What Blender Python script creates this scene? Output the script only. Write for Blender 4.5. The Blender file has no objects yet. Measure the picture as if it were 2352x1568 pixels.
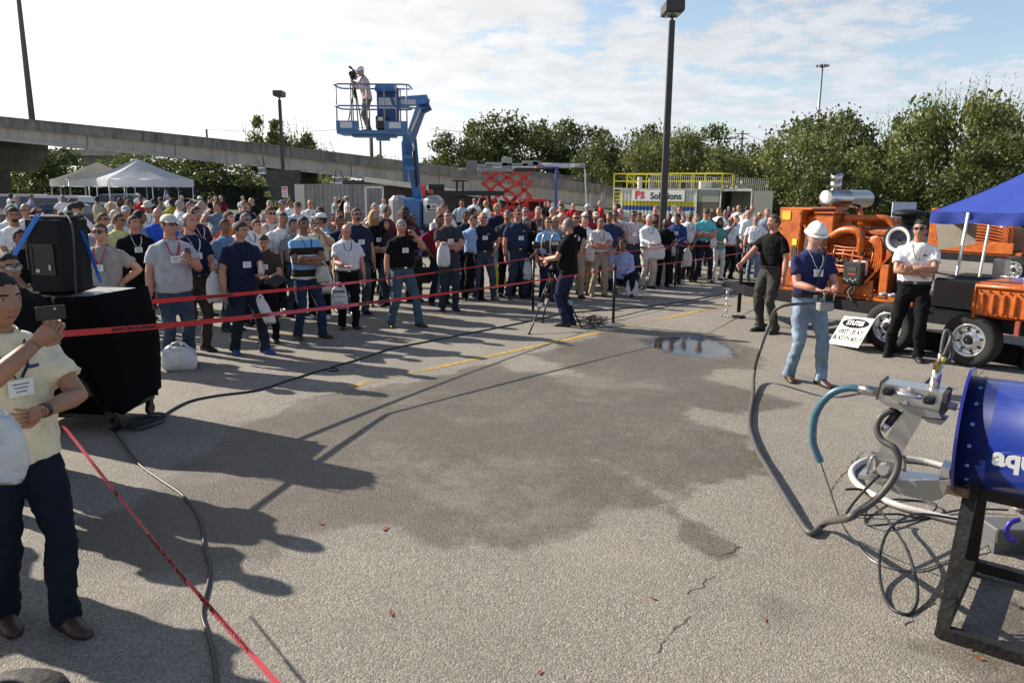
import bpy, math, random
import numpy as np
from mathutils import Vector, Matrix, noise
random.seed(7)
R = math.radians
SC = bpy.context.scene
COL = SC.collection

# ------------------------------------------------------------------ camera, sky, sun, exposure
FPX, CAMH, HZ, ROLL = 1720.0, 2.2, 441.0, 0.008      # focal length in px of a 2352 px wide frame, eye height, horizon row
PITCH = math.atan((784 - HZ) / FPX)
cam_d = bpy.data.cameras.new('camera'); cam = bpy.data.objects.new('camera', cam_d); COL.objects.link(cam)
cam_d.sensor_width = 36; cam_d.lens = 36 * FPX / 2352; cam_d.clip_start = 0.05; cam_d.clip_end = 3000
cam.location = (0, 0, CAMH)
fw = Vector((0, math.cos(PITCH), -math.sin(PITCH))); rt0 = Vector((1, 0, 0)); up0 = rt0.cross(fw)
rt = rt0 * math.cos(ROLL) + up0 * math.sin(ROLL); up = up0 * math.cos(ROLL) - rt0 * math.sin(ROLL)
cam.rotation_euler = Matrix((rt, up, -fw)).transposed().to_euler()
SC.camera = cam
SC.view_settings.view_transform = 'Standard'; SC.view_settings.look = 'None'; SC.view_settings.gamma = 1
SC.view_settings.use_curve_mapping = False; SC.view_settings.exposure = 0.85

SUN_EL, SUN_AZ = R(31), R(-64)          # sun stands behind the crowd to the left (azimuth from +Y, negative = towards -X)
sdir = Vector((math.sin(SUN_AZ) * math.cos(SUN_EL), math.cos(SUN_AZ) * math.cos(SUN_EL), math.sin(SUN_EL)))
sl = bpy.data.lights.new('sun', 'SUN'); sl.energy = 5.0; sl.angle = R(0.55); sl.color = (1, 0.93, 0.82)
sun = bpy.data.objects.new('sun', sl); COL.objects.link(sun)
sun.rotation_euler = sdir.to_track_quat('Z', 'Y').to_euler(); sun.location = (0, 0, 60)

def NT(nt):
    def N(typ, **kw):
        n = nt.nodes.new(typ)
        for k, v in kw.items():
            if k == 'inp':
                for a, b in v.items(): n.inputs[a].default_value = b
            else: setattr(n, k, v)
        return n
    def L(a, b): nt.links.new(a, b)
    def MA(op, a, b=None, c=None, clamp=False):
        n = nt.nodes.new('ShaderNodeMath'); n.operation = op; n.use_clamp = clamp
        for i, x in enumerate((a, b, c)):
            if x is None: continue
            if isinstance(x, (int, float)): n.inputs[i].default_value = x
            else: nt.links.new(x, n.inputs[i])
        return n.outputs[0]
    def MIX(f, a, b):
        n = nt.nodes.new('ShaderNodeMix'); n.data_type = 'RGBA'
        for i, x in ((0, f), (6, a), (7, b)):
            if isinstance(x, (int, float)): n.inputs[i].default_value = x
            elif isinstance(x, (tuple, list)): n.inputs[i].default_value = (*x[:3], 1)
            else: nt.links.new(x, n.inputs[i])
        return n.outputs[2]
    def RAMP(f, stops):
        n = nt.nodes.new('ShaderNodeValToRGB'); cr = n.color_ramp
        while len(cr.elements) < len(stops): cr.elements.new(0.5)
        for e, (p, c) in zip(cr.elements, stops):
            e.position = p; e.color = (*c, 1) if isinstance(c, tuple) else (c, c, c, 1)
        nt.links.new(f, n.inputs[0]); return n.outputs[0]
    return N, L, MA, MIX, RAMP

world = bpy.data.worlds.new('World'); SC.world = world; world.use_nodes = True
wt = world.node_tree; wt.nodes.clear(); N, L, MA, MIX, RAMP = NT(wt)
wo = N('ShaderNodeOutputWorld'); bg = N('ShaderNodeBackground', inp={1: 0.1}); L(bg.outputs[0], wo.inputs[0])
sky = N('ShaderNodeTexSky', sky_type='NISHITA', sun_disc=False, sun_elevation=SUN_EL, sun_rotation=SUN_AZ, air_density=1.0, dust_density=1.2)
tc = N('ShaderNodeTexCoord'); sep = N('ShaderNodeSeparateXYZ'); L(tc.outputs['Generated'], sep.inputs[0])
zz = MA('MAXIMUM', sep.outputs[2], 0.0)
den = MA('ADD', zz, 0.16)
cx = MA('DIVIDE', sep.outputs[0], den); cy = MA('DIVIDE', sep.outputs[1], den)
cmb = N('ShaderNodeCombineXYZ'); L(cx, cmb.inputs[0]); L(cy, cmb.inputs[1])
n1 = N('ShaderNodeTexNoise', inp={'Scale': 1.5, 'Detail': 9, 'Roughness': 0.62}); L(cmb.outputs[0], n1.inputs['Vector'])
n2 = N('ShaderNodeTexNoise', inp={'Scale': 5.5, 'Detail': 8, 'Roughness': 0.6}); L(cmb.outputs[0], n2.inputs['Vector'])
dt = N('ShaderNodeVectorMath', operation='DOT_PRODUCT'); L(tc.outputs['Generated'], dt.inputs[0]); dt.inputs[1].default_value = sdir
sdot = MA('MAXIMUM', dt.outputs['Value'], 0.0)
# cover: thick towards the sun and the horizon, opening up high
cov = MA('ADD', MA('ADD', MA('MULTIPLY', n1.outputs[0], 1.15), MA('MULTIPLY', n2.outputs[0], 0.62)), MA('MULTIPLY', sdot, 0.34))
cov = MA('SUBTRACT', cov, MA('MULTIPLY', zz, 0.50))
cov = MA('SUBTRACT', cov, 0.285)
mask = RAMP(cov, [(0.49, 0.10), (0.62, 1.0)])
glow = MA('POWER', sdot, 2.5)
lum = MA('ADD', MA('MULTIPLY', glow, 6.5), MA('ADD', 5.2, MA('MULTIPLY', MA('SUBTRACT', n2.outputs[0], 0.5), 3.2)))
lum = MA('MULTIPLY', lum, MA('SUBTRACT', 1.0, MA('MULTIPLY', zz, 0.9)))
tint = MIX(MA('MULTIPLY', sdot, 1.3, clamp=True), (0.86, 0.93, 1.03), (1.0, 0.985, 0.95))
vm = N('ShaderNodeVectorMath', operation='SCALE'); L(tint, vm.inputs[0]); L(lum, vm.inputs['Scale'])
out = MIX(mask, sky.outputs[0], vm.outputs[0])
L(out, bg.inputs[0])

# ------------------------------------------------------------------ from picture px (2352 wide) to places in the world
def ray(x, y): return fw + rt * ((x - 1176) / FPX) + up * ((784 - y) / FPX)
def G(x, y, z=0.0):
    d = ray(x, y); t = (z - CAMH) / d.z
    return Vector((d.x * t, d.y * t, z))
def AT(x, y, Y):
    d = ray(x, y); t = Y / d.y
    return Vector((d.x * t, Y, CAMH + d.z * t))
def PL(x, y, o, u):
    """point on the vertical plane through o along horizontal direction u"""
    n = Vector((u[1], -u[0], 0)); d = ray(x, y); c = Vector((0, 0, CAMH))
    t = (Vector(o) - c).dot(n) / d.dot(n); return c + d * t

# ------------------------------------------------------------------ materials
MC = {}
def mat(name, rgb, rough=0.6, metal=0.0, var=0.0, vscale=8.0, bump=0.0, bscale=40.0, spec=0.5, alpha=None, coat=0.0, trans=0.0, sheen=0.0, kind=None, rgb2=None, detail=4):
    key = (name, tuple(rgb), rough, metal, var, kind, rgb2)
    if key in MC: return MC[key]
    m = bpy.data.materials.new(name); m.use_nodes = True; nt = m.node_tree
    N, L, MA, MIX, RAMP = NT(nt); b = nt.nodes['Principled BSDF']
    b.inputs['Base Color'].default_value = (*rgb, 1); b.inputs['Roughness'].default_value = rough; b.inputs['Metallic'].default_value = metal
    b.inputs['Specular IOR Level'].default_value = spec
    if coat: b.inputs['Coat Weight'].default_value = coat; b.inputs['Coat Roughness'].default_value = 0.08
    if trans: b.inputs['Transmission Weight'].default_value = trans
    if sheen: b.inputs['Sheen Weight'].default_value = sheen; b.inputs['Sheen Roughness'].default_value = 0.5
    if alpha is not None: b.inputs['Alpha'].default_value = alpha
    tc = N('ShaderNodeTexCoord'); co = tc.outputs['Object']
    if var or kind:
        nz = N('ShaderNodeTexNoise', inp={'Scale': vscale, 'Detail': detail, 'Roughness': 0.6}); L(co, nz.inputs['Vector'])
        lo = tuple(c * (1 - var) for c in rgb); hi = tuple(min(1, c * (1 + var)) for c in rgb)
        r = RAMP(nz.outputs[0], [(0.3, lo), (0.7, hi)])
        if kind == 'stripes':       # horizontal bands along z
            w = N('ShaderNodeSeparateXYZ'); L(co, w.inputs[0])
            fr = MA('FRACT', MA('MULTIPLY', w.outputs[2], rgb2[3]))
            r = MIX(MA('GREATER_THAN', fr, 0.8), r, rgb2[:3])
        elif kind == 'bold':        # rugby bands brown / white / blue
            w = N('ShaderNodeSeparateXYZ'); L(co, w.inputs[0])
            fr = MA('FRACT', MA('MULTIPLY', MA('ADD', w.outputs[2], 0.02), 3.1))
            n = N('ShaderNodeValToRGB'); n.color_ramp.interpolation = 'CONSTANT'
            cr = n.color_ramp; cr.elements.new(0.66); cr.elements[0].color = (0.035, 0.022, 0.016, 1); cr.elements[1].position = 0.33
            cr.elements[1].color = (0.2, 0.38, 0.62, 1); cr.elements[2].position = 0.66; cr.elements[2].color = (0.72, 0.72, 0.7, 1)
            L(fr, n.inputs[0]); r = n.outputs[0]
        elif kind == 'plaid':
            w = N('ShaderNodeSeparateXYZ'); L(co, w.inputs[0])
            a = MA('GREATER_THAN', MA('FRACT', MA('MULTIPLY', w.outputs[2], rgb2[3])), 0.7)
            c = MA('GREATER_THAN', MA('FRACT', MA('MULTIPLY', MA('ADD', w.outputs[0], w.outputs[1]), rgb2[3])), 0.7)
            r = MIX(MA('MULTIPLY', MA('ADD', a, c), 0.5), r, rgb2[:3])
        elif kind == 'denim':
            n2 = N('ShaderNodeTexNoise', inp={'Scale': 3.5, 'Detail': 3}); L(co, n2.inputs['Vector'])
            r = MIX(RAMP(n2.outputs[0], [(0.45, 0.0), (0.75, 0.7)]), r, tuple(min(1, c * 1.9 + 0.01) for c in rgb))
        elif kind == 'weather':     # vertical streaks of dirt
            mp = N('ShaderNodeMapping'); mp.inputs['Scale'].default_value = (1.2, 1.2, 0.12); L(co, mp.inputs[0])
            n2 = N('ShaderNodeTexNoise', inp={'Scale': 2.2, 'Detail': 6, 'Roughness': 0.7}); L(mp.outputs[0], n2.inputs['Vector'])
            r = MIX(RAMP(n2.outputs[0], [(0.47, 0.0), (0.68, 0.75)]), r, rgb2[:3])
        L(r, b.inputs['Base Color'])
    if bump:
        nb = N('ShaderNodeTexNoise', inp={'Scale': bscale, 'Detail': 5}); L(co, nb.inputs['Vector'])
        bp = N('ShaderNodeBump', inp={'Strength': bump, 'Distance': 0.02}); L(nb.outputs[0], bp.inputs['Height']); L(bp.outputs[0], b.inputs['Normal'])
    MC[key] = m; return m

# ------------------------------------------------------------------ mesh building
class MB:
    def __init__(s): s.v = []; s.f = []; s.m = []
    def add(s, vs, fs, m=0):
        o = len(s.v); s.v += [tuple(v) for v in vs]; s.f += [tuple(i + o for i in f) for f in fs]; s.m += [m] * len(fs); return s
    def box(s, c, d, m=0, rz=0.0, ax=None, bev=0.0):
        hx, hy, hz = d[0] / 2, d[1] / 2, d[2] / 2
        if ax is None:
            ca, sa = math.cos(rz), math.sin(rz); ax = (Vector((ca, sa, 0)), Vector((-sa, ca, 0)), Vector((0, 0, 1)))
        c = Vector(c)
        if bev <= 0:
            vs = [c + ax[0] * (hx * a) + ax[1] * (hy * b) + ax[2] * (hz * e) for a in (-1, 1) for b in (-1, 1) for e in (-1, 1)]
            return s.add(vs, [(0, 1, 3, 2), (4, 6, 7, 5), (0, 4, 5, 1), (2, 3, 7, 6), (0, 2, 6, 4), (1, 5, 7, 3)], m)
        b = min(bev, hx * .9, hy * .9, hz * .9); rings = []
        for (zz, ins) in ((-hz, b), (-hz + b, 0), (hz - b, 0), (hz, b)):
            x, y = hx - ins, hy - ins; k = b * 0.5 if ins == 0 else 0
            x2, y2 = hx - b, hy - b
            if ins == 0: pts = [(-x, -y2), (-x2, -y), (x2, -y), (x, -y2), (x, y2), (x2, y), (-x2, y), (-x, y2)]
            else: pts = [(-x, -y + .3 * b), (-x + .3 * b, -y), (x - .3 * b, -y), (x, -y + .3 * b), (x, y - .3 * b), (x - .3 * b, y), (-x + .3 * b, y), (-x, y - .3 * b)]
            rings.append([c + ax[0] * p[0] + ax[1] * p[1] + ax[2] * zz for p in pts])
        return s.loft(rings, m, True)
    def loft(s, rings, m=0, cap=True, closed=True):
        n = len(rings[0]); o = []; fs = []
        for r in rings: o += r
        for i in range(len(rings) - 1):
            for j in range(n if closed else n - 1):
                k = (j + 1) % n; fs.append((i * n + j, i * n + k, (i + 1) * n + k, (i + 1) * n + j))
        if cap: fs.append(tuple(range(n - 1, -1, -1))); fs.append(tuple((len(rings) - 1) * n + j for j in range(n)))
        return s.add(o, fs, m)
    def tube(s, pts, r, n=8, m=0, cap=True, ref=None, sm=0):
        pts = [Vector(p) for p in pts]
        if sm: 
            rr = r if isinstance(r, list) else [r] * len(pts); P = []; Q = []
            for i in range(len(pts) - 1):
                p0, p1, p2, p3 = pts[max(i - 1, 0)], pts[i], pts[i + 1], pts[min(i + 2, len(pts) - 1)]
                for k in range(sm):
                    t = k / sm
                    P.append(0.5 * ((2 * p1) + (p2 - p0) * t + (2 * p0 - 5 * p1 + 4 * p2 - p3) * t * t + (3 * p1 - p0 - 3 * p2 + p3) * t ** 3))
                    a, b = rr[i], rr[i + 1]
                    Q.append(tuple(x + (y - x) * t for x, y in zip(a, b)) if isinstance(a, tuple) else a + (b - a) * t)
            P.append(pts[-1]); Q.append(rr[-1]); pts = P; r = Q
        rings = []; nrm = None
        for i, p in enumerate(pts):
            t = (pts[min(i + 1, len(pts) - 1)] - pts[max(i - 1, 0)])
            if t.length < 1e-9: t = Vector((0, 0, 1))
            t.normalize()
            if nrm is None:
                a = Vector(ref) if ref is not None else (Vector((0, 0, 1)) if abs(t.z) < 0.9 else Vector((1, 0, 0)))
                nrm = (a - t * a.dot(t))
                if nrm.length < 1e-6: nrm = Vector((0, 1, 0)).cross(t)
                nrm.normalize()
            else: nrm = (nrm - t * nrm.dot(t)); nrm.normalize()
            bi = t.cross(nrm); q = r[i] if isinstance(r, list) else r
            ra, rb = q if isinstance(q, tuple) else (q, q)
            rings.append([p + bi * (ra * math.cos(2 * math.pi * j / n)) + nrm * (rb * math.sin(2 * math.pi * j / n)) for j in range(n)])
        return s.loft(rings, m, cap)
    def bar(s, a, b, w, h=None, m=0, upv=(0, 0, 1)):
        a, b = Vector(a), Vector(b); x = (b - a); l = x.length; x.normalize(); u = Vector(upv)
        y = u.cross(x)
        if y.length < 1e-4: y = Vector((0, 1, 0)).cross(x)
        y.normalize(); z = x.cross(y)
        return s.box((a + b) / 2, (l, w, h or w), m, ax=(x, y, z))
    def lathe(s, prof, c=(0, 0, 0), axis=(0, 0, 1), n=20, m=0, cap=True):
        a = Vector(axis).normalized(); u = a.orthogonal().normalized(); w = a.cross(u); c = Vector(c)
        return s.loft([[c + a * z + u * (r * math.cos(2 * math.pi * j / n)) + w * (r * math.sin(2 * math.pi * j / n)) for j in range(n)] for r, z in prof], m, cap)
    def ell(s, c, r, n=10, m=0, k=6, ax=None):
        rings = []
        c = Vector(c); ax = ax or (Vector((1, 0, 0)), Vector((0, 1, 0)), Vector((0, 0, 1)))
        for i in range(k + 1):
            ph = math.pi * (i + 0.02) / (k + 0.04) - math.pi / 2; cr = max(math.cos(ph), 0.02)
            rings.append([c + ax[0] * (r[0] * cr * math.cos(2 * math.pi * j / n)) + ax[1] * (r[1] * cr * math.sin(2 * math.pi * j / n)) + ax[2] * (r[2] * math.sin(ph)) for j in range(n)])
        return s.loft(rings, m, True)
    def prism(s, prof, y0, y1, m=0, ax=(0, 2, 1), o=(0, 0, 0)):
        """profile of (a,b) pairs extruded; ax gives which world axes a, extrude, b use"""
        def P(a, e, b):
            v = [0, 0, 0]; v[ax[0]] = a; v[ax[1] if ax[1] != ax[2] else 1] = e; v[ax[2]] = b
            return (v[0] + o[0], v[1] + o[1], v[2] + o[2])
        n = len(prof)
        e = ({0, 1, 2} - {ax[0], ax[2]}).pop()
        def Q(a, ee, b):
            v = [0, 0, 0]; v[ax[0]] = a; v[ax[2]] = b; v[e] = ee; return (v[0] + o[0], v[1] + o[1], v[2] + o[2])
        vs = [Q(a, y0, b) for a, b in prof] + [Q(a, y1, b) for a, b in prof]
        fs = [tuple(range(n)), tuple(range(2 * n - 1, n - 1, -1))] + [(i, i + n, (i + 1) % n + n, (i + 1) % n) for i in range(n)]
        return s.add(vs, fs, m)
    def mesh(s, name, mats, smooth=False):
        me = bpy.data.meshes.new(name); me.from_pydata(s.v, [], s.f)
        for m in (mats if isinstance(mats, (list, tuple)) else [mats]): me.materials.append(m)
        if any(s.m): me.polygons.foreach_set('material_index', s.m)
        if smooth: me.polygons.foreach_set('use_smooth', [True] * len(s.f))
        me.update(); return me
    def build(s, name, mats, parent=None, smooth=False, fix=True, **kw):
        me = s.mesh(name, mats, smooth)
        if fix:
            import bmesh
            bm = bmesh.new(); bm.from_mesh(me); bmesh.ops.recalc_face_normals(bm, faces=bm.faces); bm.to_mesh(me); bm.free()
        return link(name, me, parent, **kw)

def link(name, data, parent=None, label=None, cat=None, group=None, kind=None, loc=None, rot=None):
    o = bpy.data.objects.new(name, data); COL.objects.link(o)
    if parent is not None: o.parent = parent
    if loc is not None: o.location = loc
    if rot is not None: o.rotation_euler = rot
    tag(o, label, cat, group, kind); return o
def tag(o, label=None, cat=None, group=None, kind=None):
    for k, v in (('label', label), ('category', cat), ('group', group), ('kind', kind)):
        if v: o[k] = v
    return o
def thing(name, label, cat, loc=(0, 0, 0), rz=0.0, group=None):
    return link(name, None, None, label, cat, group, None, loc, (0, 0, rz))
TEXTS = []
def text(name, s, size, parent, loc, rot, m, ext=0.002, label=None, align='CENTER', sx=1.0, bold=0.0):
    TEXTS.append(None); c = bpy.data.curves.new(name, 'FONT'); c.body = s; c.size = size; c.extrude = ext; c.align_x = align; c.align_y = 'CENTER'; c.resolution_u = 3; c.offset = bold
    c.materials.append(m); o = link(name, c, parent, label, loc=loc, rot=rot); o.scale = (sx, 1, 1); TEXTS[-1] = o; return o
def copy_tree(o, parent=None):
    c = o.copy(); COL.objects.link(c); c.parent = parent
    for ch in o.children: copy_tree(ch, c)
    return c
# ------------------------------------------------------------------ the ground: one sheet to the horizon, wet stains carried as an attribute
def grow(a, b, step, far, k=1.22):
    c = list(np.arange(a, b + 1e-6, step)); s = step; x = b; up_ = []
    while x < far: s *= k; x += s; up_.append(x)
    s = step; x = a; dn = []
    while x > -far: s *= k; x -= s; dn.append(x)
    return np.array(dn[::-1] + c + up_)
gx = grow(-7, 8, 0.06, 900); gy = grow(1.6, 15, 0.06, 1500); gy = gy[gy > -60]
GX, GY = np.meshgrid(gx, gy)
def poly_mask(px, soft=0.12):
    P = [G(*p) for p in px]; P = np.array([(p.x, p.y) for p in P])
    X = GX.ravel() + 0.04 * np.sin(GY.ravel() * 5.1 + GX.ravel() * 3) + 0.02 * np.sin(GY.ravel() * 13); Y = GY.ravel() + 0.04 * np.sin(GX.ravel() * 6.3) + 0.02 * np.sin(GX.ravel() * 15 + 1)
    ins = np.zeros(X.shape, bool); dist = np.full(X.shape, 1e9)
    for i in range(len(P)):
        a, b = P[i], P[(i + 1) % len(P)]
        with np.errstate(divide='ignore', invalid='ignore'):
            c = ((a[1] > Y) != (b[1] > Y)) & (X < (b[0] - a[0]) * (Y - a[1]) / (b[1] - a[1] + 1e-12) + a[0])
        ins ^= c
        d = b - a; t = np.clip(((X - a[0]) * d[0] + (Y - a[1]) * d[1]) / (d @ d), 0, 1)
        dist = np.minimum(dist, np.hypot(X - a[0] - t * d[0], Y - a[1] - t * d[1]))
    sd = np.where(ins, dist, -dist)
    return np.clip(0.5 + sd / (2 * soft), 0, 1)
WET = [(300, 1180), (420, 1080), (560, 980), (700, 925), (800, 893), (960, 880), (1060, 850), (1130, 838), (1164, 850), (1250, 862), (1340, 868), (1290, 835), (1225, 812), (1300, 795),
       (1400, 762), (1520, 757), (1620, 768), (1735, 800), (1738, 845), (1640, 848), (1615, 858), (1660, 885), (1740, 903), (1818, 925), (1790, 938), (1700, 948),
       (1600, 935), (1552, 948), (1560, 966), (1650, 985), (1705, 1003), (1742, 1045), (1738, 1085), (1660, 1105), (1575, 1113), (1540, 1142), (1490, 1108), (1430, 1062), (1370, 1052),
       (1440, 1105), (1490, 1140), (1530, 1150), (1500, 1160), (1420, 1152), (1400, 1175), (1330, 1215), (1240, 1243), (1110, 1247), (1010, 1240), (955, 1208), (920, 1196), (830, 1203), (700, 1218), (640, 1240), (600, 1290), (480, 1250), (360, 1230)]
WET2 = [(1530, 1150), (1570, 1180), (1640, 1215), (1715, 1250), (1700, 1278), (1630, 1275), (1585, 1240), (1560, 1190), (1515, 1158)]
WET3 = [(130, 1200), (260, 1170), (420, 1180), (560, 1230), (470, 1300), (330, 1330), (200, 1310), (100, 1290)]
WET4 = [(2180, 1440), (2352, 1380), (2500, 1500), (2400, 1700), (2250, 1600), (2170, 1520), (2000, 1490)]
m = poly_mask(WET, .28); m = np.maximum(m, 0.85 * poly_mask(WET2, .1)); m = np.maximum(m, 0.95 * poly_mask(WET3, .15)); m = np.maximum(m, .7 * poly_mask(WET4, .15))
PUD = [(1450, 778), (1500, 772), (1580, 770), (1650, 779), (1700, 799), (1690, 822), (1630, 828), (1560, 816), (1500, 803), (1465, 790)]
pud = poly_mask(PUD, .3); pud = np.maximum(pud, poly_mask([(150, 1330), (185, 1315), (190, 1350), (160, 1368)], .05))
nx, ny = len(gx), len(gy)
verts = np.stack([GX.ravel(), GY.ravel(), np.zeros(nx * ny)], 1)
i, j = np.meshgrid(np.arange(nx - 1), np.arange(ny - 1)); a = (j * nx + i).ravel()
faces = np.stack([a, a + 1, a + nx + 1, a + nx], 1)
gm = bpy.data.meshes.new('ground'); gm.vertices.add(len(verts)); gm.vertices.foreach_set('co', verts.ravel())
gm.loops.add(faces.size); gm.loops.foreach_set('vertex_index', faces.ravel()); gm.polygons.add(len(faces)); gm.polygons.foreach_set('loop_start', np.arange(0, faces.size, 4)); gm.update()
for nm, val in (('wet', m), ('puddle', pud)):
    at = gm.attributes.new(nm, 'FLOAT', 'POINT'); at.data.foreach_set('value', val.astype(np.float32))
gmat = bpy.data.materials.new('asphalt'); gmat.use_nodes = True; nt = gmat.node_tree; N, L, MA, MIX, RAMP = NT(nt); b = nt.nodes['Principled BSDF']
tc = N('ShaderNodeTexCoord'); co = tc.outputs['Object']
wa = N('ShaderNodeAttribute', attribute_name='wet'); pa = N('ShaderNodeAttribute', attribute_name='puddle')
ns = N('ShaderNodeTexNoise', inp={'Scale': 75, 'Detail': 3, 'Roughness': 0.7}); L(co, ns.inputs['Vector'])
vo = N('ShaderNodeTexVoronoi', inp={'Scale': 95}); L(co, vo.inputs['Vector'])
nb = N('ShaderNodeTexNoise', inp={'Scale': 0.55, 'Detail': 6, 'Roughness': 0.65}); L(co, nb.inputs['Vector'])
nm_ = N('ShaderNodeTexNoise', inp={'Scale': 5, 'Detail': 5, 'Roughness': 0.6}); L(co, nm_.inputs['Vector'])
agg = RAMP(vo.outputs['Color'], [(0.15, (0.095, 0.084, 0.071)), (0.5, (0.205, 0.184, 0.156)), (0.85, (0.46, 0.41, 0.335))])
fine = RAMP(ns.outputs[0], [(0.35, (0.12, 0.105, 0.086)), (0.62, (0.28, 0.25, 0.205))])
base = MIX(0.5, agg, fine)
base = MIX(RAMP(nb.outputs[0], [(0.35, 0.0), (0.7, 0.45)]), base, (0.145, 0.128, 0.107))
base = MIX(RAMP(nm_.outputs[0], [(0.55, 0.0), (0.8, 0.35)]), base, (0.13, 0.117, 0.1))
nw = N('ShaderNodeTexNoise', inp={'Scale': 2.8, 'Detail': 9, 'Roughness': 0.72}); L(co, nw.inputs['Vector'])
wv = MA('ADD', wa.outputs['Fac'], MA('MULTIPLY', MA('SUBTRACT', nw.outputs[0], 0.5), 1.1))
wf = MA('MULTIPLY', RAMP(wv, [(0.30, 0.0), (0.50, 0.9), (0.9, 1.0)]), RAMP(wa.outputs['Fac'], [(0.02, 0.0), (0.2, 1.0)]))
wf = MA('MULTIPLY', wf, MA('ADD', 0.25, MA('ADD', MA('MULTIPLY', nb.outputs[0], 0.7), MA('MULTIPLY', nm_.outputs[0], 0.8))), clamp=True)
wetc = MIX(1.0, base, (0.50, 0.47, 0.435)); nt.nodes[-1].blend_type = 'MULTIPLY'
base = MIX(wf, base, wetc)
pf = RAMP(MA('ADD', pa.outputs['Fac'], MA('MULTIPLY', MA('SUBTRACT', nm_.outputs[0], 0.5), 0.5)), [(0.55, 0.0), (0.72, 1.0)])
base = MIX(pf, base, (0.035, 0.032, 0.03))
os_ = N('ShaderNodeTexNoise', inp={'Scale': 0.9, 'Detail': 2, 'Roughness': 0.5, 'Distortion': 0.6}); L(co, os_.inputs['Vector'])
base = MIX(RAMP(os_.outputs[0], [(0.66, 0.0), (0.74, 0.5)]), base, (0.07, 0.064, 0.058))
os2 = N('ShaderNodeTexNoise', inp={'Scale': 0.33, 'Detail': 9, 'Roughness': 0.75}); L(co, os2.inputs['Vector'])
base = MIX(RAMP(os2.outputs[0], [(0.50, 0.0), (0.62, 0.35)]), base, (0.30, 0.27, 0.225))
L(base, b.inputs['Base Color'])
ro = MA('SUBTRACT', 0.88, MA('MULTIPLY', wf, 0.30)); ro = MIX(pf, ro, (0.05, 0.05, 0.05)); L(ro, b.inputs['Roughness']); L(MA('SUBTRACT', 0.5, MA('MULTIPLY', pf, 0.25)), b.inputs['Specular IOR Level'])
bh = MA('ADD', MA('MULTIPLY', vo.outputs['Distance'], -0.9), ns.outputs[0])
bp = N('ShaderNodeBump', inp={'Distance': 0.006}); L(bh, bp.inputs['Height']); L(MA('MULTIPLY', MA('SUBTRACT', 1.0, pf), MA('SUBTRACT', 0.8, MA('MULTIPLY', wf, 0.25))), bp.inputs['Strength']); L(bp.outputs[0], b.inputs['Normal'])
gm.materials.append(gmat); link('ground', gm, kind='structure')

# sheets beyond the lot
grass_m = mat('grass_field', (0.055, 0.085, 0.028), 0.95, var=0.5, vscale=1.2, bump=.6, bscale=30)
def sheet(name, pts, z, m): 
    mb = MB(); mb.add([(x, y, z) for x, y in pts], [tuple(range(len(pts)))]); return mb.build(name, m, kind='structure', fix=False)
sheet('grass_field', [(14, 46), (200, 60), (500, 700), (-500, 700), (-160, 72), (-3, 66)], 0.006, grass_m)
conc = mat('concrete', (0.30, 0.27, 0.23), 0.9, var=.2, vscale=2, kind='weather', rgb2=(0.1, 0.09, 0.08))
sheet('far_road', [(20, 62), (200, 70), (200, 78), (20, 70)], 0.012, mat('road', (.16, .15, .14), .9, var=.2))

# painted lines, worn; each lies a few millimetres over the asphalt
def paint_mat(n, rgb):
    m = bpy.data.materials.new(n); m.use_nodes = True; nt = m.node_tree; N, L, MA, MIX, RAMP = NT(nt); b = nt.nodes['Principled BSDF']
    tc = N('ShaderNodeTexCoord'); nz = N('ShaderNodeTexNoise', inp={'Scale': 14, 'Detail': 8, 'Roughness': .75}); L(tc.outputs['Object'], nz.inputs['Vector'])
    n3 = N('ShaderNodeTexNoise', inp={'Scale': 1.1, 'Detail': 3}); L(tc.outputs['Object'], n3.inputs['Vector'])
    f = RAMP(MA('ADD', MA('MULTIPLY', nz.outputs[0], .7), MA('MULTIPLY', n3.outputs[0], .5)), [(0.55, 1.0), (0.68, 0.0)])
    b.inputs['Base Color'].default_value = (*rgb, 1); b.inputs['Roughness'].default_value = .8
    L(f, b.inputs['Alpha']); return m
yel = paint_mat('worn_yellow_paint', (0.42, 0.27, 0.06)); crm = paint_mat('worn_pale_paint', (0.30, 0.26, 0.18))
def stripe(a, b_, w, m, n=14):
    a, b_ = G(*a), G(*b_); d = (b_ - a).normalized(); s_ = Vector((-d.y, d.x, 0)) * w / 2; mb = MB(); vs = []
    for k in range(n + 1):
        p = a.lerp(b_, k / n); e = 0.006 * math.sin(k * 2.1); vs += [p + s_ * (1 + e * 8) + Vector((0, 0, .004)), p - s_ * (1 - e * 8) + Vector((0, 0, .004))]
    mb.add(vs, [(2 * k, 2 * k + 1, 2 * k + 3, 2 * k + 2) for k in range(n)]); return mb.build('painted_line', m, kind='structure', fix=False)
stripe((800, 888), (1800, 672), .11, yel, 40); stripe((860, 741), (1236, 700), .10, yel); stripe((1340, 722), (1455, 745), .10, crm)
stripe((1000, 712), (1500, 650), .09, crm); stripe((560, 775), (880, 742), .10, yel)
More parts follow.
